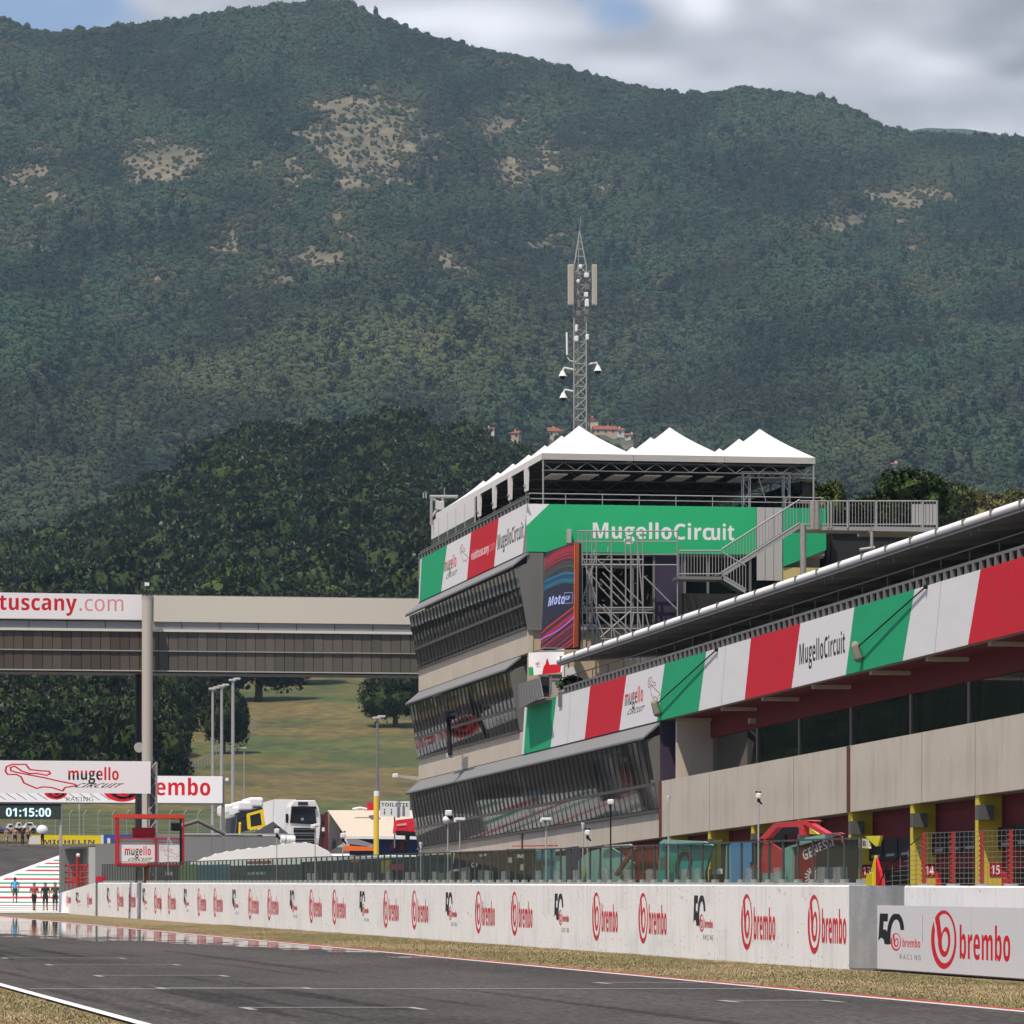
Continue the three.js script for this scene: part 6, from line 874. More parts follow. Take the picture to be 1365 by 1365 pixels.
// ---------- paddock vehicles and awnings ----------
const paddockY = onS(400, 1150, 400).y - 0.2;
{ const pg = sheet((s) => 0.118 * s, 170, [322, 345, 380, 420, 520], 0, 2), p = pg.attributes.position, hh = curve([[322, 5.4], [345, 7.0], [380, 9.6], [420, 10.6], [520, 15]]); for (let i = 0; i < p.count; i++) p.setY(i, hh(-p.getZ(i))); pg.computeVertexNormals(); struct('paddock_ground', pg, M.concrete); }
{
  const s = 398, t = thing('truck', 'white tractor unit with dark windscreen and black grille in the paddock', 'truck', onS(402, 1140, s)), q = (a, b, k = 0) => onS(a, b, s + k), X = (px, k = 0) => xAt(px, s + k), y = (v) => q(400, v).y, wM = mat([0.70, 0.70, 0.69], 0.35);
  const fx = (a, b, v0, v1, k0, k1) => bx(X(a), X(b), y(v0), y(v1), s + k0, s + k1);
  const cab = new THREE.Shape(); [[385, 1132], [426, 1132], [427, 1100], [424, 1078], [419, 1068], [392, 1068], [387, 1076], [384, 1102]].forEach(([a, b], i) => cab[i ? 'lineTo' : 'moveTo'](X(a), y(b))); const cg = new THREE.ExtrudeGeometry(cab, { depth: 2.2, bevelEnabled: true, bevelSize: 0.08, bevelThickness: 0.12, bevelSegments: 3 }); cg.translate(0, 0, -s - 2.2); part(t, 'cab', cg, wM);
  part(t, 'windscreen', board([q(386.5, 1097, -0.2), q(422, 1099.5, -0.2), q(420, 1079, -0.2), q(388.5, 1077, -0.2)], 0.03), mat([0.015, 0.017, 0.02], 0.08)); part(t, 'sun_visor', fx(388, 421, 1078.5, 1075, -0.35, -0.1), M.black); part(t, 'roof_hatch', fx(397, 410, 1073, 1069, -0.16, 0.0), M.dark);
  for (const [v0, v1] of [[1110, 1103.5], [1118, 1111.5], [1127, 1119.5]]) { const g = part(t, 'grille', fx(391, 420, v0, v1, -0.2, -0.1), M.black); part(g, 'grille_bar', fx(392, 419, v1 + 2.6, v1 + 1.9, -0.23, -0.205), M.greyPaint); }
  for (const [a, b] of [[386, 391], [420, 425]]) part(t, 'headlight', fx(a, b, 1124, 1117, -0.22, -0.1), mat([0.5, 0.5, 0.5], 0.2)); for (const [a, b] of [[380.5, 384], [427.5, 431]]) { const m = part(t, 'mirror', new RoundedBoxGeometry(X(b) - X(a), y(1085) - y(1097), 0.16, 2, 0.05).translate((X(a) + X(b)) / 2, (y(1085) + y(1097)) / 2, -s + 0.1), M.black); part(m, 'mirror_arm', tube([q((a + b) / 2, 1087), q(a < 400 ? 387 : 425, 1086)], 0.03), M.black); }
  part(t, 'bumper', fx(385, 426, 1136, 1127.5, -0.25, 0.1), M.lightGrey); part(t, 'emblem', new THREE.CylinderGeometry(0.12, 0.12, 0.03, 14).rotateX(Math.PI / 2).translate(q(403, 1092, -0.22).x, q(403, 1092).y, -s + 0.22), M.steel); part(t, 'trailer', bx(X(364, 6), X(392, 6), q(380, 1140, 6).y, q(380, 1066, 6).y, s + 5, s + 16), M.white); for (const a of [389, 421]) part(t, 'wheel', new THREE.CylinderGeometry(0.48, 0.48, 0.32, 18).rotateZ(Math.PI / 2).translate(X(a), y(1137), -s - 0.9), M.black);
}
{
  const s = 384, q = (a, b, k = 0) => onS(a, b, s + k), t = thing('truck', 'dark truck with a yellow square frame mark and white roof in the paddock', 'truck', q(330, 1140));
  const nose = board([q(311, 1112), q(354, 1101), q(350, 1076), q(314, 1084)], 2.2); part(t, 'body', nose, mat([0.016, 0.017, 0.024], 0.35));
  const fr = [[[330, 1088], [352, 1082], [351, 1078.5], [329, 1084.5]], [[333, 1107], [354.5, 1102.5], [354, 1098.5], [332, 1103]], [[330, 1105], [335, 1106], [333, 1085], [328.5, 1086]], [[349.5, 1102], [354, 1101], [351, 1079.5], [346.5, 1080.5]]]; part(t, 'yellow_mark', merge(fr.map((f, i) => board(f.map(([a, b]) => q(a, b, -0.08 - i * 0.006)), 0.02))), mat([0.78, 0.55, 0.02], 0.5));
  for (const [px, v, w] of [[307, 1083, 16], [322, 1076, 22], [336, 1071, 20], [300, 1080, 12]]) { const p = q(px, v, 3), g = new RoundedBoxGeometry(w * 0.056, 0.75, 5, 3, 0.2); g.translate(p.x, p.y, p.z); part(t, 'roof_pod', g, M.white); }
  part(t, 'side_wall', board([q(300, 1120, 6), q(312, 1114, 0), q(315, 1086, 0), q(302, 1082, 6)], 0.1), mat([0.10, 0.10, 0.11], 0.4)); part(t, 'windscreen', board([q(316, 1092, -0.05), q(328, 1089, -0.05), q(327, 1084, -0.02), q(316, 1087, -0.02)], 0.02), mat([0.01, 0.01, 0.012], 0.1)); for (const a of [316, 348]) part(t, 'wheel', new THREE.CylinderGeometry(0.5, 0.5, 0.3, 16).rotateZ(Math.PI / 2).translate(q(a, 1120).x, q(a, 1118).y, -s - 0.8), M.black);
  const y0 = thing('yellow_post', 'short yellow bollard beside the dark truck', 'bollard', q(319.5, 1110, -6)); part(y0, 'post', tube([q(319.5, 1112, -6), q(320, 1098, -6)], 0.1), mat([0.75, 0.5, 0.03], 0.5)); part(y0, 'cap', new THREE.SphereGeometry(0.11, 10, 8).translate(q(320, 1098, -6).x, q(320, 1098, -6).y, q(320, 1098, -6).z), mat([0.75, 0.5, 0.03], 0.5));
  const tent = thing('gazebo', 'dark grey peaked gazebo roof between the two trucks', 'gazebo', q(358, 1128, -10)), P0 = [q(333, 1113, -12), q(388, 1114, -12), q(384, 1112, -7), q(338, 1111, -7)], pkp = q(364, 1095, -9.5), pos = []; for (let i = 0; i < 4; i++) { const a = P0[i], b = P0[(i + 1) % 4]; pos.push(a.x, a.y, a.z, b.x, b.y, b.z, pkp.x, pkp.y, pkp.z); } const tg = new THREE.BufferGeometry(); tg.setAttribute('position', new THREE.Float32BufferAttribute(pos, 3)); tg.computeVertexNormals(); part(tent, 'roof', tg, mat([0.045, 0.047, 0.055], 0.8, 0, { side: THREE.DoubleSide })); for (const p of P0) part(tent, 'leg', tube([p, V(p.x, p.y - 2.2, p.z)], 0.04), M.greyPaint);
  const roll = thing('rolled_awning', 'white rolled awning lying on the grey hoarding', 'awning', onS(385, 1120, 352)); part(roll, 'roll', tube([onS(374, 1118.5, 352), onS(393, 1119.5, 352)], 0.28, 12), M.white); part(roll, 'strap', tube([onS(380, 1118.7, 352), onS(381, 1118.8, 352)], 0.29, 12), M.greyPaint);
}
{
  const s = 372, q = (a, b, k = 0) => onS(a, b, s + k), t = thing('awning', 'large beige hospitality awning roof with a blue and white front below', 'awning', q(495, 1135));
  part(t, 'roof', board([q(461, 1114.5), q(566, 1116), q(566, 1080, 6), q(437, 1080, 6)], 0.06), mat([0.56, 0.49, 0.40], 0.9)); part(t, 'fascia', board([q(461, 1118), q(566, 1119), q(566, 1114.6), q(461, 1114.7)], 0.05), M.white); part(t, 'blue_front', board([q(466, 1140, 0.6), q(566, 1140, 0.6), q(566, 1118, 0.6), q(466, 1117, 0.6)], 0.05), M.navy);
  part(t, 'white_flap', board([q(458, 1124, 0.2), q(496, 1129, 0.2), q(500, 1126, 0.2), q(460, 1113, 0.2)], 0.04), M.canvasWhite); part(t, 'orange_flap', board([q(457, 1134, -0.2), q(504, 1134, -0.2), q(497, 1129, -0.2), q(459, 1127, -0.2)], 0.04), M.orange); part(t, 'dark_side', board([q(437, 1136, 5), q(459, 1122, 0.3), q(460, 1113, 0.3), q(440, 1081, 6)], 0.05), mat([0.08, 0.075, 0.07], 0.7)); for (let i = 0; i < 4; i++) part(t, 'dark_window', board([q(520 + i * 6.5, 1134, 0.5), q(525.5 + i * 6.5, 1134, 0.5), q(525.5 + i * 6.5, 1122, 0.5), q(520 + i * 6.5, 1122, 0.5)], 0.02), i % 2 ? M.dark : mat([0.12, 0.025, 0.03], 0.6));
  const l = thing('lorry_trailer', 'dark red trailer end standing beside the beige awning', 'trailer', q(434, 1135, 3)); part(l, 'side', board([q(430, 1136, 2), q(438, 1136, 2), q(437, 1082, 2), q(433, 1083, 2)], 1.2), mat([0.12, 0.015, 0.025], 0.4)); part(l, 'door', board([q(424, 1134, 1), q(431, 1135, 1), q(433, 1084, 1), q(428, 1090, 1)], 0.1), mat([0.04, 0.012, 0.015], 0.4));
  for (let i = 0; i < 3; i++) part(l, 'warning_board', board([q(429.2, 1116 - i * 8, 0.4), q(432.6, 1116 - i * 8, 0.4), q(432.6, 1111 - i * 8, 0.4), q(429.2, 1111 - i * 8, 0.4)], 0.02), i === 1 ? M.white : M.black);
  const v = thing('red_van', 'red van front with a white stripe parked against the tower end', 'van', onS(540, 1130, 330)), z = (a, b, k = 0) => onS(a, b, 330 + k); part(v, 'body', board([z(528, 1110), z(556, 1112), z(556, 1090), z(530, 1093)], 1.5), M.red); part(v, 'bumper', board([z(528, 1113.5, -0.1), z(556, 1115, -0.1), z(556, 1109, -0.1), z(528, 1107, -0.1)], 0.1), M.black); part(v, 'lettering_stripe', board([z(529, 1101, -0.05), z(542, 1100, -0.05), z(542, 1097, -0.05), z(529, 1098.5, -0.05)], 0.01), mat([0.6, 0.3, 0.3], 0.6)); part(v, 'wheel', new THREE.CylinderGeometry(0.32, 0.32, 0.22, 14).rotateZ(Math.PI / 2).translate(z(545, 1115).x, z(545, 1115).y, z(545, 1115).z - 0.6), M.black); for (const [a, b] of [[531, 1090], [538, 1088]]) part(v, 'stack', tube([z(a, b, 0.4), z(a, b - 14, 0.4)], 0.09), M.greyPaint);
  const sg = thing('toilet_sign', 'white sign reading TOILETTE with two small figures above the beige awning', 'sign', onS(525, 1092, 368)), st = canvasTex(512, 320, (x, w, h) => { white(x, w, h, '#d9d9da'); word(x, 'TOILETTE', w * 0.5, h * 0.36, w * 0.94, h * 0.32, '#2a2a2c'); for (const cx of [0.14, 0.38]) { x.fillStyle = '#333'; x.beginPath(); x.arc(w * cx, h * 0.56, h * 0.045, 0, 7); x.fill(); x.beginPath(); x.moveTo(w * cx - 16, h * 0.8); x.lineTo(w * cx, h * 0.6); x.lineTo(w * cx + 16, h * 0.8); x.fill(); x.fillRect(w * cx - 6, h * 0.78, 12, h * 0.12); } }); part(sg, 'panel', board([onS(507, 1088, 368), onS(546, 1089, 368), onS(546, 1068, 368), onS(507, 1067.5, 368)], 0.06), printed(st, 0.6)); part(sg, 'post', tube([onS(526, 1089, 368.3), onS(526, 1130, 368.3)], 0.06), M.greyPaint);
  const rb = thing('red_box_unit', 'small red unit on the awning roof beside the yellow pole', 'unit', onS(495, 1080, 376)); part(rb, 'case', bx(xAt(490, 376), xAt(500, 376), onS(495, 1080, 376).y, onS(495, 1070, 376).y, 375.5, 376.5), M.red); part(rb, 'white_pipe', tube([onS(470, 1079, 376), onS(480, 1077, 376), onS(489, 1079, 376)], 0.12), M.white);
}
// ---------- posts and lamps ----------
function lampPost(label, px, yTop, yBot, s, r, groupName, heads = 1, pm = M.galv) { const b = onS(px, yBot, s), tp = onS(px + 1, yTop, s), t = thing('lamp_post', label, 'lamp post', b, groupName); part(t, 'pole', new THREE.CylinderGeometry(r * 0.7, r, tp.y - b.y, 10).translate(b.x, (tp.y + b.y) / 2, b.z), pm); for (let i = 0; i < heads; i++) part(t, 'lamp_head', new RoundedBoxGeometry(0.55, 0.16, 0.4, 2, 0.06).translate(tp.x + (i - 0.3) * 0.35, tp.y + 0.05 + 0.1 * i, tp.z), M.lightGrey); return t; }
lampPost('tall grey lamp post, shortest of the three beside the overhead sign', 283.5, 919, 1115, 420, 0.14, 'three lamp posts on the slope edge', 2);
lampPost('tall grey lamp post, middle of the three beside the overhead sign', 295.5, 915.5, 1115, 410, 0.15, 'three lamp posts on the slope edge', 2);
lampPost('tallest grey lamp post of the three beside the overhead sign', 310.5, 907.5, 1118, 400, 0.17, 'three lamp posts on the slope edge', 2);
lampPost('thin grey post standing on the slope behind the dark truck', 325.5, 998, 1070, 520, 0.09);
{
  const s = 366, t = lampPost('dark floodlight mast rising from a yellow and white pole beside the tower', 503, 958, 1058, s, 0.11, undefined, 2, M.greyPaint); const q = (a, b) => onS(a, b, s - 0.3);
  part(t, 'yellow_base', new THREE.CylinderGeometry(0.19, 0.19, q(502, 1062).y - q(502, 1140).y, 12).translate(q(501.5, 1100).x, (q(502, 1062).y + q(502, 1140).y) / 2, q(502, 1100).z), mat([0.74, 0.50, 0.06], 0.5)); part(t, 'white_collar', new THREE.CylinderGeometry(0.2, 0.2, 0.38, 12).translate(q(502, 1058).x, q(502, 1058).y, q(502, 1058).z), M.white);
  const c = thing('arm_camera', 'white camera on a wall arm at the tower corner over the lower hood', 'camera', onS(556, 1035, S_F - 0.2)), z = (a, b) => onS(a, b, S_F - 0.6); part(c, 'arm', board([z(531, 1036), z(558, 1040), z(558, 1035), z(531, 1033)], 0.15), M.lightGrey); part(c, 'camera_head', new RoundedBoxGeometry(0.3, 0.24, 0.4, 2, 0.05).translate(z(527, 1034).x, z(527, 1034).y, z(527, 1034).z), M.white); part(c, 'junction_box', new RoundedBoxGeometry(0.14, 0.3, 0.14, 2, 0.03).translate(z(565, 1028).x, z(565, 1028).y, z(565, 1028).z), M.white);
}
// the tall black pole and camera in front of the middle window band
{ const t = thing('window_camera', 'black camera rig on a bracket in front of the middle window band', 'camera', onX(600, 1010, BX - 0.6)), q = (a, b) => onX(a, b, BX - 1.1); part(t, 'pole', tube([q(594, 930), q(598, 965), q(600, 1006)], 0.13), M.black); part(t, 'camera_head', new RoundedBoxGeometry(0.55, 0.5, 1.4, 2, 0.1).translate(q(598, 953).x, q(598, 953).y, q(598, 953).z), M.black); part(t, 'bracket', tube([q(599, 1004), q(599, 1010)], 0.2), M.lightGrey); part(t, 'side_lens', tube([q(585, 958), q(612, 950)], 0.08), M.black); }
// ---------- far barrier, fences ----------
{
  const s = 540, t = thing('tyre_barrier', 'yellow, white and blue printed trackside barrier at the top of the rise', 'barrier', onS(80, 1127, s)), X = (px) => xAt(px, s), y = (v) => onS(80, v, s).y;
  const tx = canvasTex(1024, 160, (x, w, h) => { white(x, w, h, '#e9cf22'); x.fillStyle = '#d8d6d4'; x.fillRect(0, h * 0.1, w * 0.16, h); word(x, 'MICHELIN', w * 0.56, h * 0.80, w * 0.74, h * 0.55, '#33427f'); }); part(t, 'yellow_section', slabS([[X(38), y(1128)], [X(134), y(1128)], [X(134), y(1113.5)], [X(38), y(1113.5)]], s, 0.3), printed(tx)); part(t, 'white_section', bx(X(134.2), X(138), y(1128), y(1113), s, s + 0.3), M.white); part(t, 'blue_section', bx(X(138.2), X(182), y(1128), y(1112), s, s + 0.3), mat([0.05, 0.10, 0.34], 0.6)); part(t, 'white_section', bx(X(182.2), X(260), y(1128), y(1112), s, s + 0.3), M.white); part(t, 'dark_section', bx(X(-200), X(37), y(1130), y(1122), s, s + 0.3), mat([0.09, 0.10, 0.09], 0.8)); part(t, 'white_figure', bx(X(143), X(147), y(1124), y(1117), s - 0.03, s - 0.005), M.white);
  const f = thing('debris_fence', 'tall wire debris fence with curved posts behind the far barrier', 'fence', onS(150, 1110, 560)); for (let px = -40; px < 560; px += 19) { const q = (a, b) => onS(a, b, 562); part(f, 'post', tube([q(px, 1120), q(px, 1086), q(px + 2, 1082), q(px + 4, 1080)], 0.07, 5), M.galv); } const w = []; for (const v of [1116, 1108, 1100, 1092, 1086]) w.push(tube([onS(-40, v, 562), onS(560, v, 562)], 0.012, 4)); part(f, 'wire', mergeGeometries(w), M.galv);
  const g = thing('field_fence', 'line of thin fence posts climbing across the meadow', 'fence', hillP(260, 720)); const pts = []; for (let i = 0; i <= 34; i++) { const u = lerp(205, 340, i / 34), D = lerp(655, 870, i / 34), p = hillP(u, D); pts.push(V(p.x, p.y + 1.6, p.z)); part(g, 'fence_post', tube([p, V(p.x, p.y + 1.8, p.z)], 0.07, 5), M.galv); } part(g, 'fence_wire', tube(pts, 0.04, 4), M.galv);
  for (const [px, yt, yb, D, label] of [[106, 1072, 1118, 545, 'slim grey pole behind the yellow barrier'], [81, 1080, 1127, 530, 'pale pole beside the white umbrella']]) { const p = thing('pole', label, 'pole', onS(px, yb, D)); part(p, 'shaft', tube([onS(px, yb, D), onS(px, yt, D)], 0.09), M.galv); part(p, 'top', tube([onS(px, yt + 8, D), onS(px, yt, D)], 0.11), M.lightGrey); }
  const vans = [[-20, 8, 1103], [8, 20, 1103], [21, 30, 1101], [31, 48, 1101]]; vans.forEach(([a, b, v], i) => { const c = thing('parked_car', ['blue parked car beyond the rise', 'white parked car behind the shirtless people on the rise', 'pale parked car beside another beyond the rise', 'white parked car nearest the clock post beyond the rise'][i], 'car', onS(a, v + 8, 575)), q = (p, w2) => onS(p, w2, 575), sh = new THREE.Shape(); const m = (f, h) => { const p = q(lerp(a, b, f), v - h); return [p.x, p.y]; }; [[0, -6], [1, -6], [1, -1], [0.82, 0], [0.7, 4], [0.3, 4], [0.16, 0], [0, -1]].forEach(([f, h], k) => sh[k ? 'lineTo' : 'moveTo'](...m(f, h))); const g2 = new THREE.ExtrudeGeometry(sh, { depth: 1.5, bevelEnabled: true, bevelSize: 0.06, bevelThickness: 0.1, bevelSegments: 2 }); g2.translate(0, 0, -576.5); part(c, 'body', g2, i ? mat([0.6, 0.6, 0.6], 0.35) : mat([0.12, 0.14, 0.3], 0.35)); part(c, 'window', board([q(lerp(a, b, 0.3), v - 0.6), q(lerp(a, b, 0.72), v - 0.6), q(lerp(a, b, 0.66), v - 3.4), q(lerp(a, b, 0.34), v - 3.4)].map((p) => V(p.x, p.y, p.z + 0.13)), 0.02), M.black); for (const f2 of [0.2, 0.8]) part(c, 'wheel', new THREE.CylinderGeometry(0.3, 0.3, 0.2, 12).rotateX(Math.PI / 2).translate(q(lerp(a, b, f2), v + 6).x, q(a, v + 6).y, -574.9), M.black); });
}
// ---------- team stands on the pit side of the wall ----------
// each is read off on a plane X = PX just behind the glass
const PX = WX + 1.3;
function pitStand(label, base, build) { const t = thing('pit_stand', label, 'pit stand', onX(base, 1185, PX), 'team stands behind the pit wall glass'); build((n, m, list, x = PX, th = 0.06) => part(t, n, merge(list.map((c, i) => { const p = c.map(([a, b]) => onX(a, b, x - i * 0.004)); return board(p, th); })), m), t); return t; }
const sheetTex = (fn, w = 512, h = 512) => printed(canvasTex(w, h, fn), 0.5);
pitStand('red pit stand with an angular open canopy rising over the glass', 1040, (p) => {
  const r = mat([0.60, 0.02, 0.03], 0.4), at = (a, b, x) => onX(a, b, x);
  for (const x of [PX, PX + 1.7]) p('canopy_frame', r, [[[1012, 1118], [1022, 1118], [1036, 1102.5], [1031, 1098]], [[1031, 1098], [1035, 1103], [1066, 1102], [1066, 1094]], [[1066, 1094], [1066, 1102], [1071, 1102], [1072, 1093]], [[1072, 1093], [1071, 1098.5], [1101, 1116], [1107, 1113.5]], [[1065, 1113], [1071, 1113], [1071, 1101], [1065, 1101]]], x, 0.14);
  p('canopy_roof', r, [[[1031, 1098.5], [1080, 1094.5], [1074, 1093], [1033, 1097]]], PX, 0.3); p('front_panel', r, [[[1013, 1165], [1046, 1163], [1046, 1136], [1018, 1118]]]); p('screen_back', M.black, [[[1022, 1137], [1046, 1136], [1046, 1113], [1026, 1114]], [[1036, 1113], [1065, 1112], [1065, 1103], [1037, 1104]]], PX + 1.0); p('counter', M.tealPale, [[[1017, 1176], [1045, 1175], [1045, 1163], [1017, 1164]]], PX - 0.2); p('base', r, [[[1010, 1186], [1046, 1184], [1046, 1176], [1010, 1177]]], PX + 0.1); p('yellow_corner', M.yellow, [[[1071, 1112], [1090, 1112], [1076, 1100], [1071, 1099]]], PX + 1.6);
});
pitStand('pit stand with white letters on red and a white animal face print', 1075, (p) => {
  const tx = sheetTex((x, w, h) => { x.fillStyle = '#8f1720'; x.fillRect(0, 0, w, h); x.save(); x.translate(w * 0.25, h * 0.40); x.rotate(-0.30); word(x, 'GENESSI', w * 0.32, 0, w * 0.72, h * 0.30, '#f0eeee'); x.restore(); x.strokeStyle = '#e6e2e2'; x.lineWidth = 15; const c = [w * 0.40, h * 0.76]; for (let i = 0; i < 7; i++) for (const s of [-1, 1]) { const a = -1.2 + i * 0.42; x.beginPath(); x.moveTo(c[0] + s * 26 * Math.cos(a), c[1] + 40 * Math.sin(a)); x.lineTo(c[0] + s * (84 - 6 * (i % 2)) * Math.cos(a), c[1] + 96 * Math.sin(a)); x.stroke(); } });
  p('red_print', tx, [[[1058, 1186], [1120, 1185], [1120, 1113], [1060, 1123]]], PX - 0.05); p('pale_roof', M.tealPale, [[[1054, 1130], [1118, 1113], [1108, 1110.5], [1075, 1116]]], PX - 0.12); p('roof_edge', mat([0.45, 0.05, 0.05], 0.4), [[[1098, 1113], [1124, 1111.5], [1118, 1109.5], [1100, 1111]]], PX - 0.16); p('side_frame', M.tealPale, [[[1048, 1184], [1056, 1184], [1057, 1126], [1045, 1131]]], PX - 0.1); p('dark_side', M.dark, [[[1088, 1184], [1141, 1181], [1141, 1116], [1120, 1118], [1088, 1136]]].map((c) => [c[0], c[1], c[2], c[4]]), PX - 0.18);
});
pitStand('yellow and red angular pit stand sign beside the end of the glass', 1165, (p) => { const yl = mat([0.82, 0.72, 0.05], 0.45), at = PX + 0.4; p('wing', yl, [[[1167, 1128], [1170, 1128], [1174, 1114], [1153, 1114.5]]], at); p('post', yl, [[[1158, 1182], [1166, 1182], [1166, 1140], [1161, 1160]]], at); p('red_fin', M.red, [[[1166, 1182], [1177, 1181], [1172, 1160], [1167, 1143]]], at + 0.02); p('name_plate', sheetTex((x, w, h) => { white(x, w, h, '#d9d3b0'); word(x, 'CB', w * 0.45, h * 0.8, w * 0.7, h * 0.8, '#222'); }, 128, 96), [[[1143, 1130], [1158, 1131], [1157, 1118], [1144, 1118]]], at); p('base', yl, [[[1154, 1183], [1163, 1183], [1163, 1164], [1155, 1164]]], at - 0.02); });
pitStand('bright blue panelled pit stand', 985, (p) => { p('blue_panel', M.blue, [[[975, 1183], [999, 1182], [999, 1122], [973, 1125]]]); p('pale_side', M.tealPale, [[[966, 1183], [974, 1183], [972, 1126], [968, 1127]]]); p('dark_gap', M.dark, [[[1000, 1184], [1012, 1183], [1012, 1118], [1000, 1120]]], PX + 0.2); p('screen', M.black, [[[1000, 1160], [1010, 1159], [1010, 1148], [1000, 1149]]], PX - 0.1); p('red_tag', M.red, [[[1001, 1156], [1008, 1155.5], [1008, 1153], [1001, 1153.5]]], PX - 0.18); });
pitStand('olive green pit stand beside the teal one', 948, (p) => { p('olive_panel', mat([0.14, 0.15, 0.03], 0.6), [[[944, 1183], [960, 1183], [960, 1119], [950, 1120]]], PX + 0.3); p('white_strip', M.white, [[[945, 1166], [960, 1165], [960, 1158], [945, 1159]]], PX + 0.2); p('dark_side', M.dark, [[[961, 1183], [967, 1183], [967, 1122], [961, 1122]]], PX + 0.3); });
pitStand('teal pit stand with a large dark oval mark', 910, (p) => {
  const tx = sheetTex((x, w, h) => { x.fillStyle = '#1f9a93'; x.fillRect(0, 0, w, h); x.strokeStyle = '#1b2a2c'; x.lineWidth = w * 0.085; x.beginPath(); x.ellipse(w * 0.50, h * 0.52, w * 0.13, h * 0.30, 0, 0, 7); x.stroke(); }); p('teal_panel', tx, [[[876, 1184], [934, 1183], [950, 1126], [880, 1122]]]); p('top_edge', M.tealPale, [[[878, 1124], [950, 1127], [938, 1121.5], [884, 1119]]], PX - 0.08); p('dark_slot', M.dark, [[[904, 1133], [944, 1132], [944, 1131], [904, 1132]]], PX - 0.1); p('equipment', mat([0.10, 0.12, 0.12], 0.5), [[[880, 1160], [890, 1160], [890, 1142], [880, 1143]]], PX - 0.2);
});
pitStand('dark red pit stand between the pale green and teal ones', 862, (p) => { p('red_back', mat([0.20, 0.02, 0.025], 0.6), [[[845, 1184], [876, 1184], [874, 1132], [848, 1136]]], PX + 0.3); p('red_brace', mat([0.22, 0.05, 0.05], 0.5), [[[818, 1166], [822, 1168], [846, 1132], [842, 1130]]], PX - 0.15); p('shelf', mat([0.4, 0.36, 0.2], 0.5), [[[854, 1163], [875, 1163], [875, 1161.5], [854, 1162]]], PX + 0.1); p('maroon_top', mat([0.13, 0.02, 0.025], 0.6), [[[824, 1147], [830, 1147], [842, 1133], [826, 1132]], [[845, 1132], [880, 1130], [880, 1126], [845, 1128]]], PX + 0.1); });
pitStand('pale green curved pit stand with grey ends', 815, (p) => { p('curved_front', M.tealPale, [[[770, 1180], [784, 1184], [784, 1136], [771, 1147]], [[784, 1184], [806, 1184], [812, 1128], [784, 1136]], [[806, 1184], [826, 1182], [838, 1146], [812, 1128]], [[826, 1182], [840, 1182], [844, 1150], [836, 1145]]]); p('grey_roof', M.lightGrey, [[[800, 1131], [845, 1129], [838, 1125], [806, 1127]]], PX - 0.1); p('yellow_mark', mat([0.4, 0.34, 0.12], 0.6), [[[773, 1168], [777, 1168], [777, 1155], [773, 1156]]], PX - 0.12); p('round_lamp', M.lightGrey, [[[800, 1164], [806, 1164], [806, 1158], [800, 1158]]], PX - 0.14); });
pitStand('blue and teal pit stand under a thin red roof bar', 735, (p) => { p('teal_panel', mat([0.02, 0.22, 0.30], 0.5), [[[712, 1182], [738, 1181], [738, 1132], [714, 1134]]]); p('pale_panel', M.tealPale, [[[738, 1181], [752, 1181], [752, 1141], [739, 1141]]], PX - 0.05); p('navy_panel', M.navy, [[[753, 1182], [769, 1182], [769, 1128], [753, 1130]]]); p('red_bar', M.red, [[[682, 1128.5], [741, 1128], [741, 1126.5], [682, 1127.3]]], PX - 0.2); p('window', M.dark, [[[714, 1166], [720, 1166], [720, 1148], [714, 1148]]], PX - 0.1); });
pitStand('black pit stand with white round marks', 685, (p) => { p('black_panel', M.black, [[[672, 1183], [712, 1182], [712, 1132], [674, 1134]]]); p('white_mark', M.lightGrey, [[[676, 1150], [680, 1150], [680, 1143], [676, 1143]], [[686, 1144], [693, 1143], [692, 1139], [687, 1139]], [[695, 1144], [698, 1144], [698, 1139], [695, 1139]], [[693, 1160], [697, 1160], [697, 1152], [694, 1152]]], PX - 0.12); p('top_bar', M.dark, [[[674, 1136], [712, 1134], [712, 1131], [674, 1132]]], PX - 0.1); });
pitStand('dark pit stand with a white ring mark', 630, (p) => { p('dark_panel', M.black, [[[600, 1184], [672, 1183], [672, 1134], [606, 1137]]], PX + 0.2); const ring = []; for (let k = 0; k < 10; k++) { const a = k / 10 * 6.283, b = (k + 1) / 10 * 6.283, pt = (t, r) => [632 + Math.cos(t) * r * 4.2, 1153 - Math.sin(t) * r * 3.6]; ring.push([pt(a, 0.7), pt(a, 1), pt(b, 1), pt(b, 0.7)]); } p('white_ring', M.lightGrey, ring, PX + 0.05, 0.01); p('white_mark', M.lightGrey, [[[639, 1142], [646, 1141], [646, 1138], [639, 1139]], [[600, 1162], [612, 1161], [611, 1158], [601, 1159]]], PX + 0.02); p('counter', M.greyPaint, [[[614, 1183], [624, 1183], [624, 1156], [614, 1157]], [[637, 1183], [648, 1183], [648, 1159], [637, 1160]]], PX - 0.1); });
pitStand('dark blue-grey pit stand before the leaning windows', 575, (p) => { p('dark_panel', mat([0.02, 0.035, 0.045], 0.5), [[[552, 1184], [600, 1184], [602, 1138], [556, 1141]]], PX + 0.2); p('pale_mark', M.lightGrey, [[[584, 1140], [590, 1139], [590, 1137], [584, 1138]]], PX + 0.1); p('counter', M.greyPaint, [[[582, 1183], [592, 1183], [592, 1164], [582, 1164]]], PX - 0.1); });
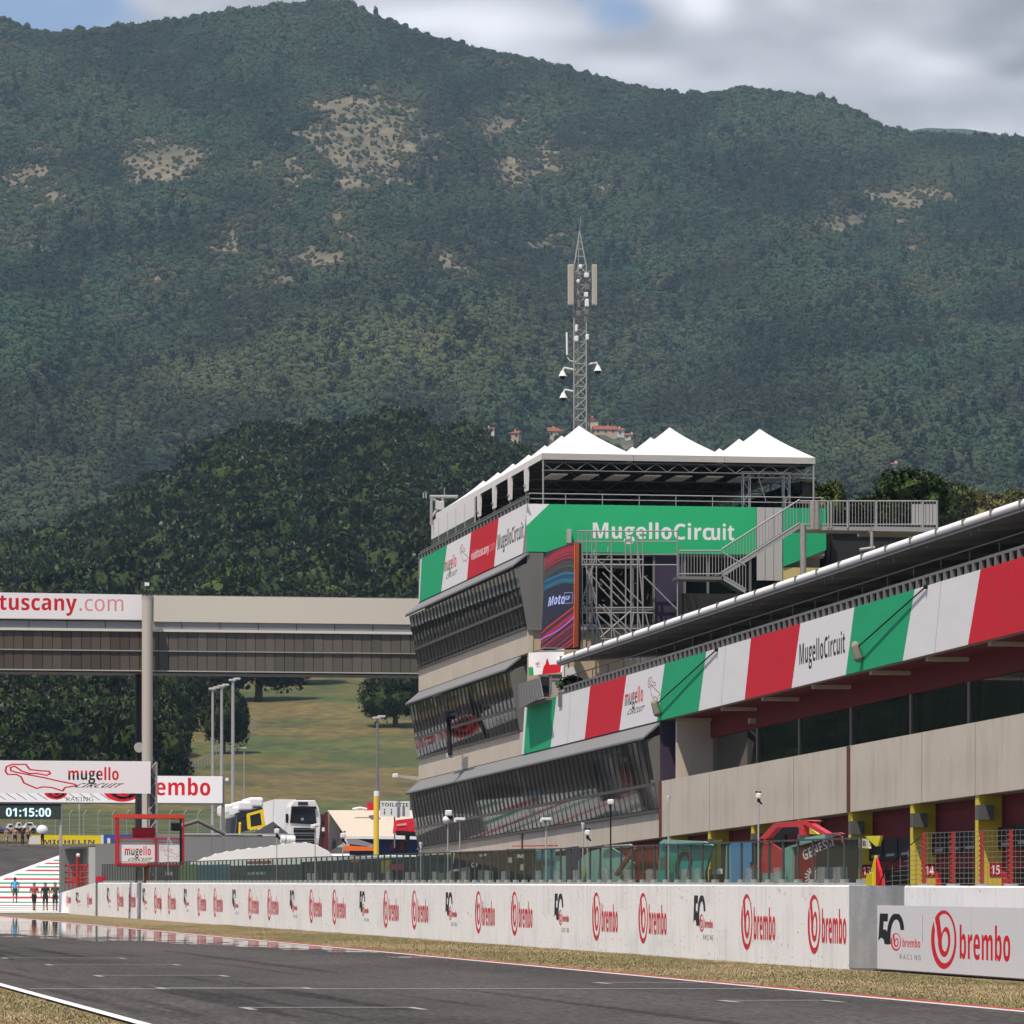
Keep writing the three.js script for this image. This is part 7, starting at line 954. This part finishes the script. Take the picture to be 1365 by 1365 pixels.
pitStand('mixed green and yellow pit stand at the far end of the glass', 250, (p) => { p('green_panel', mat([0.14, 0.26, 0.05], 0.6), [[[238, 1176], [262, 1176], [262, 1152], [238, 1153]]], PX + 0.5); p('teal_panel', mat([0.03, 0.15, 0.2], 0.6), [[[263, 1176], [306, 1177], [306, 1152], [263, 1153]]], PX + 0.5); p('dark_panel', M.dark, [[[205, 1176], [237, 1176], [237, 1154], [205, 1155]]], PX + 0.5); });
pitStand('orange topped pit stand below the white tarpaulin', 345, (p) => { p('dark_panel', mat([0.04, 0.06, 0.06], 0.6), [[[307, 1177], [402, 1179], [402, 1152], [307, 1154]]], PX + 0.5); p('orange_top', mat([0.30, 0.12, 0.06], 0.6), [[[328, 1152], [360, 1152], [360, 1147], [328, 1148]]], PX + 0.4); p('pale_strip', M.tealPale, [[[330, 1166], [352, 1166], [352, 1162], [330, 1163]]], PX + 0.3); });
pitStand('dark pit stand with a yellow panel and red patch', 480, (p) => { p('dark_panel', mat([0.015, 0.028, 0.028], 0.6), [[[402, 1179], [552, 1183], [552, 1142], [402, 1149]]], PX + 0.6); p('yellow_panel', mat([0.3, 0.24, 0.04], 0.6), [[[508, 1164], [520, 1163], [520, 1146], [508, 1148]]], PX + 0.4); p('red_patch', mat([0.25, 0.03, 0.05], 0.6), [[[518, 1160], [534, 1160], [534, 1152], [518, 1152]]], PX + 0.3); p('orange_patch', mat([0.3, 0.14, 0.03], 0.6), [[[468, 1150], [476, 1150], [476, 1145], [468, 1145]]], PX + 0.4); });
// ---------- instruments on poles along the wall ----------
function instrument(label, px, yTop, yBot, kind) {
  const q = (a, b) => onX(a, b, WX + 0.9), b = q(px, yBot), k = (q(px, 1000).y - q(px, 1100).y) / 100, tp = q(px, yTop), t = thing('instrument_pole', label, 'instrument', b, 'instrument poles along the pit wall'); part(t, 'pole', tube([b, V(b.x, tp.y - 3 * k, b.z)], 0.022), kind === 'thin' ? M.black : M.lightGrey);
  const box = (n, dx, dy, w, h, m) => part(t, n, new RoundedBoxGeometry(w * k, h * k, w * k, 2, Math.min(w, h) * k * 0.25).translate(tp.x + dx * k, tp.y - dy * k, tp.z), m);
  if (kind === 'beacon') part(t, 'beacon', merge([new THREE.CylinderGeometry(2.6 * k, 2.2 * k, 3 * k, 12).translate(tp.x, tp.y - 2 * k, tp.z), new THREE.CylinderGeometry(2.2 * k, 1 * k, 5 * k, 12).translate(tp.x, tp.y - 6.5 * k, tp.z)]), M.white);
  if (kind === 'weather') { box('sensor', 0, 6, 6.5, 7, M.white); box('cup', -2.4, 0.6, 3, 2, M.black); box('cup', 2.2, 0.8, 3, 2, M.black); box('cup', 0.4, 12, 4, 4, M.black); part(t, 'vane', tube([V(tp.x, tp.y - 11 * k, tp.z), V(tp.x + 4.5 * k, tp.y - 17 * k, tp.z)], 1.3 * k), M.black); }
  if (kind === 'camera') { box('camera', -3, 4, 6, 6, M.white); box('camera_hood', 2, 2, 7, 4, M.white); }
  if (kind === 'tee') { box('cross_head', 0, 1, 13, 4, M.white); box('lamp', -6, 3, 4, 5, M.white); }
  if (kind === 'dome') { part(t, 'dome', new THREE.SphereGeometry(5.2 * k, 14, 10).translate(tp.x - 2 * k, tp.y - 13 * k, tp.z), M.white); box('camera', 1, 4, 9, 8, M.white); box('lens', 2.5, 10, 8, 5, M.black); }
  if (kind === 'thin') box('camera', 0, 3, 8, 7, M.white);
  return t;
}
instrument('white beacon on a thin pole before the reddish wall joint', 891, 1060, 1182, 'beacon');
instrument('white weather sensor with black cups on a pole beside the red canopy', 1011, 1055, 1182, 'weather');
instrument('small white camera on a thin black pole under the leaning windows', 814, 1066, 1182, 'thin');
instrument('second white weather sensor with black vane over the pale green stand', 783, 1104, 1182, 'weather');
instrument('small white beacon beside the second weather sensor', 777, 1096, 1182, 'beacon');
instrument('white tee shaped lamp head on a pale pole', 728, 1091, 1182, 'tee');
instrument('flat white lamp head on a pole beside the white dome', 613, 1091, 1184, 'tee');
instrument('white dome camera on a pole before the striped windows', 597, 1080, 1184, 'dome');
instrument('short white beacon by the tower corner', 561, 1122, 1184, 'beacon');
instrument('white sensor on a thin pole beside the yellow pole', 457, 1108, 1184, 'weather');
instrument('white sensor on a thin pole in front of the tarpaulin', 369, 1102, 1182, 'weather');
instrument('slim white camera pole between tarpaulin and tractor unit', 420, 1098, 1182, 'camera');
// ---------- people: one continuous skin from tapered bones, coloured by what each part wears ----------
const bodyMat = new THREE.MeshStandardMaterial({ vertexColors: true, roughness: 0.85 });
function person(label, foot, h, turn, wear, pose, groupName) {
  const t = thing('person', label, 'person', foot, groupName); t.rotation.y = turn; const k = h / 1.75;
  const { armL = [[-0.27, 1.15, 0.02], [-0.25, 0.90, 0.06]], armR = [[0.27, 1.15, 0.02], [0.25, 0.90, 0.06]], stride = 0.12, spread = 0.10 } = pose;
  const B = [ // a, b, ra, rb, zone
    [[0, 1.58, 0.01], [0, 1.66, 0.015], 0.095, 0.10, 'head'], [[0, 1.43, 0], [0, 1.56, 0.01], 0.06, 0.055, 'skin'],
    [[0, 1.30, 0], [0, 1.02, 0], 0.155, 0.135, 'top'], [[-0.12, 1.38, 0], [0.12, 1.38, 0], 0.09, 0.09, 'top'], [[0, 1.0, 0], [0, 0.90, 0], 0.14, 0.15, 'short'],
    [[-0.19, 1.38, 0], armL[0], 0.066, 0.048, 'sleeve'], [armL[0], armL[1], 0.046, 0.036, 'skin'], [armL[1], [armL[1][0] + 0.01, armL[1][1] - 0.13, armL[1][2] + 0.02], 0.038, 0.028, 'skin'],
    [[0.19, 1.38, 0], armR[0], 0.066, 0.048, 'sleeve'], [armR[0], armR[1], 0.046, 0.036, 'skin'], [armR[1], [armR[1][0] - 0.01, armR[1][1] - 0.13, armR[1][2] + 0.02], 0.038, 0.028, 'skin'],
    [[-0.085, 0.90, 0], [-spread, 0.50, stride], 0.095, 0.065, 'thigh'], [[-spread, 0.50, stride], [-spread, 0.09, stride * 0.7 - 0.02], 0.062, 0.042, 'skin'], [[-spread, 0.05, stride * 0.7 - 0.04], [-spread - 0.02, 0.04, stride * 0.7 + 0.13], 0.042, 0.038, 'shoe'],
    [[0.085, 0.90, 0], [spread, 0.50, -stride], 0.095, 0.065, 'thigh'], [[spread, 0.50, -stride], [spread, 0.09, -stride * 1.3 - 0.04], 0.062, 0.042, 'skin'], [[spread, 0.05, -stride * 1.3 - 0.06], [spread + 0.02, 0.04, -stride * 1.3 + 0.11], 0.042, 0.038, 'shoe'],
  ];
  if (wear.pack) B.push([[0, 1.34, -0.17], [0, 1.10, -0.19], 0.12, 0.13, 'pack']);
  const res = 56, half = 0.95, mc = new MarchingCubes(res, bodyMat, false, false, 60000), cell = 2 * half / res; mc.isolation = 0;
  const dist = (x, y, z, b) => { const [a, c, ra, rb] = b, dx = c[0] - a[0], dy = c[1] - a[1], dz = c[2] - a[2], L = dx * dx + dy * dy + dz * dz, u = clamp(((x - a[0]) * dx + (y - a[1]) * dy + (z - a[2]) * dz) / L); return Math.hypot(x - a[0] - u * dx, y - a[1] - u * dy, z - a[2] - u * dz) - lerp(ra, rb, u); };
  for (let zi = 0; zi < res; zi++) for (let yi = 0; yi < res; yi++) for (let xi = 0; xi < res; xi++) {
    const x = (xi / res * 2 - 1) * half, y = (yi / res * 2 - 1) * half + 0.9, z = (zi / res * 2 - 1) * half; let d = 9;
    if (Math.abs(x) < 0.75 && Math.abs(z) < 0.6) for (const b of B) { const e = dist(x, y, z, b), m = Math.max(0.03 - Math.abs(d - e), 0) / 0.03; d = Math.min(d, e) - m * m * 0.0075; }
    mc.field[xi + yi * res + zi * res * res] = -d;
  }
  mc.update(); const n = mc.count ?? mc.geometry.drawRange.count, pos = new Float32Array(n * 3), nor = new Float32Array(n * 3), col = new Float32Array(n * 3), skin = wear.skin ?? [0.36, 0.20, 0.13];
  for (let i = 0; i < n; i++) {
    const x = mc.positionArray[i * 3] * half, y = mc.positionArray[i * 3 + 1] * half + 0.9, z = mc.positionArray[i * 3 + 2] * half; pos.set([x * k, y * k, z * k], i * 3); nor.set([mc.normalArray[i * 3], mc.normalArray[i * 3 + 1], mc.normalArray[i * 3 + 2]], i * 3);
    let best = 9, zone = 'skin'; for (const b of B) { const e = dist(x, y, z, b); if (e < best) { best = e; zone = b[4]; } }
    let c = skin; if (zone === 'top' && y < 0.98) zone = 'short'; if (zone === 'top') c = wear.top ?? skin; if (zone === 'sleeve') c = y > 1.22 ? (wear.top ?? skin) : skin; if (zone === 'short' || (zone === 'thigh' && y > (wear.hem ?? 0.58))) c = wear.bottom; if (zone === 'skin' && y < 0.55 && wear.hem < 0.3) c = wear.bottom; if (zone === 'shoe') c = wear.shoe ?? [0.05, 0.05, 0.05]; if (zone === 'pack') c = wear.pack; if (zone === 'head' && (y > 1.67 || z < -0.01)) c = wear.hair ?? [0.03, 0.022, 0.016]; col.set(c, i * 3);
  }
  const g = new THREE.BufferGeometry(); g.setAttribute('position', new THREE.BufferAttribute(pos, 3)); g.setAttribute('normal', new THREE.BufferAttribute(nor, 3)); g.setAttribute('color', new THREE.BufferAttribute(col, 3));
  const o = new THREE.Mesh(g, bodyMat); o.name = 'body'; t.add(o);
  const face = new THREE.SphereGeometry(0.022 * k, 6, 5); face.translate(0, 1.60 * k, 0.115 * k); const f = new THREE.Mesh(face, mat(skin, 0.8)); f.name = 'nose'; t.add(f);
  if (wear.extra) wear.extra(t, k); return t;
}
const gAt = (px, s) => V(xAt(px, s), gp(s) + 0.01, -s), BK = [0.018, 0.018, 0.02];
const four = 'people walking on the painted apron', five = 'people standing at the top of the rise';
person('person in a blue vest with a light blue backpack walking up the striped paint', gAt(20, 362), 1.76, Math.PI - 0.1, { top: [0.06, 0.24, 0.42], bottom: [0.05, 0.06, 0.05], pack: [0.05, 0.38, 0.66], hem: 0.5, shoe: [0.3, 0.1, 0.1] }, { stride: 0.17 }, four);
person('person in a red and black shirt and black shorts looking at something in hand', gAt(45.5, 331), 1.78, 0.1, { top: [0.30, 0.06, 0.05], bottom: BK, hem: 0.46 }, { armL: [[-0.28, 1.12, 0.02], [-0.08, 1.12, 0.26]], armR: [[0.28, 1.12, 0.02], [0.08, 1.12, 0.26]], stride: 0.03, spread: 0.05 }, four);
person('person in a black shirt with white collar and short black trousers walking', gAt(60.5, 331), 1.78, -0.1, { top: BK, bottom: BK, hem: 0.42 }, { stride: 0.10 }, four);
person('person in a dark green striped shirt and black shorts beside the wall end', gAt(73.5, 331), 1.80, 0.05, { top: [0.045, 0.06, 0.03], bottom: BK, hem: 0.44 }, { armL: [[-0.27, 1.14, 0.02], [-0.10, 1.10, 0.22]], stride: 0.08 }, four);
const tanS = [0.42, 0.20, 0.13], S5 = 517;
person('shirtless person in pale shorts standing on the rise', gAt(9, S5), 1.72, 0.4, { bottom: [0.42, 0.40, 0.38], skin: tanS, hem: 0.5 }, { armL: [[-0.30, 1.2, 0.05], [-0.2, 1.05, 0.2]] }, five);
person('shirtless person in black shorts with one arm raised to another', gAt(20, S5), 1.78, -0.3, { bottom: BK, skin: tanS, hem: 0.55 }, { armL: [[-0.38, 1.52, 0.04], [-0.58, 1.62, 0.06]] }, five);
person('person dressed all in black standing on the rise', gAt(30, S5), 1.70, 0, { top: BK, bottom: BK, hem: 0.1 }, {}, five);
person('shirtless person in black shorts standing apart on the rise', gAt(37.5, S5), 1.82, 0.5, { bottom: BK, skin: tanS, hem: 0.55 }, { armL: [[-0.3, 1.2, 0.1], [-0.2, 1.25, 0.3]] }, five);
const holder = person('person in black trousers holding a white umbrella on the rise', gAt(56.5, S5), 1.70, 0.1, { top: BK, bottom: BK, hem: 0.1 }, { armR: [[0.24, 1.2, 0.16], [0.10, 1.34, 0.28]], armL: [[-0.24, 1.2, 0.16], [-0.05, 1.32, 0.28]] }, five);
{
  const b = gAt(56, S5), t = thing('umbrella', 'open white umbrella held by a person on the rise', 'umbrella', V(b.x, b.y + 1.2, b.z)), g = new THREE.SphereGeometry(0.62, 16, 8, 0, Math.PI * 2, 0, Math.PI * 0.42), p = g.attributes.position; for (let i = 0; i < p.count; i++) { const a = Math.atan2(p.getZ(i), p.getX(i)), q = 1 - 0.05 * Math.abs(Math.sin(a * 4)); p.setXYZ(i, p.getX(i) * q, p.getY(i), p.getZ(i) * q); } g.computeVertexNormals(); g.rotateX(0.7); g.translate(b.x, b.y + 1.38, b.z + 0.25); part(t, 'canopy', g, mat([0.72, 0.72, 0.76], 0.8, 0, { side: THREE.DoubleSide })); part(t, 'shaft', tube([V(b.x, b.y + 1.15, b.z + 0.26), V(b.x, b.y + 1.95, b.z + 0.55)], 0.012), M.steel);
}
scene.traverse((o) => { if (o.isMesh) { o.castShadow = true; o.receiveShadow = true; } });
renderer.render(scene, camera);
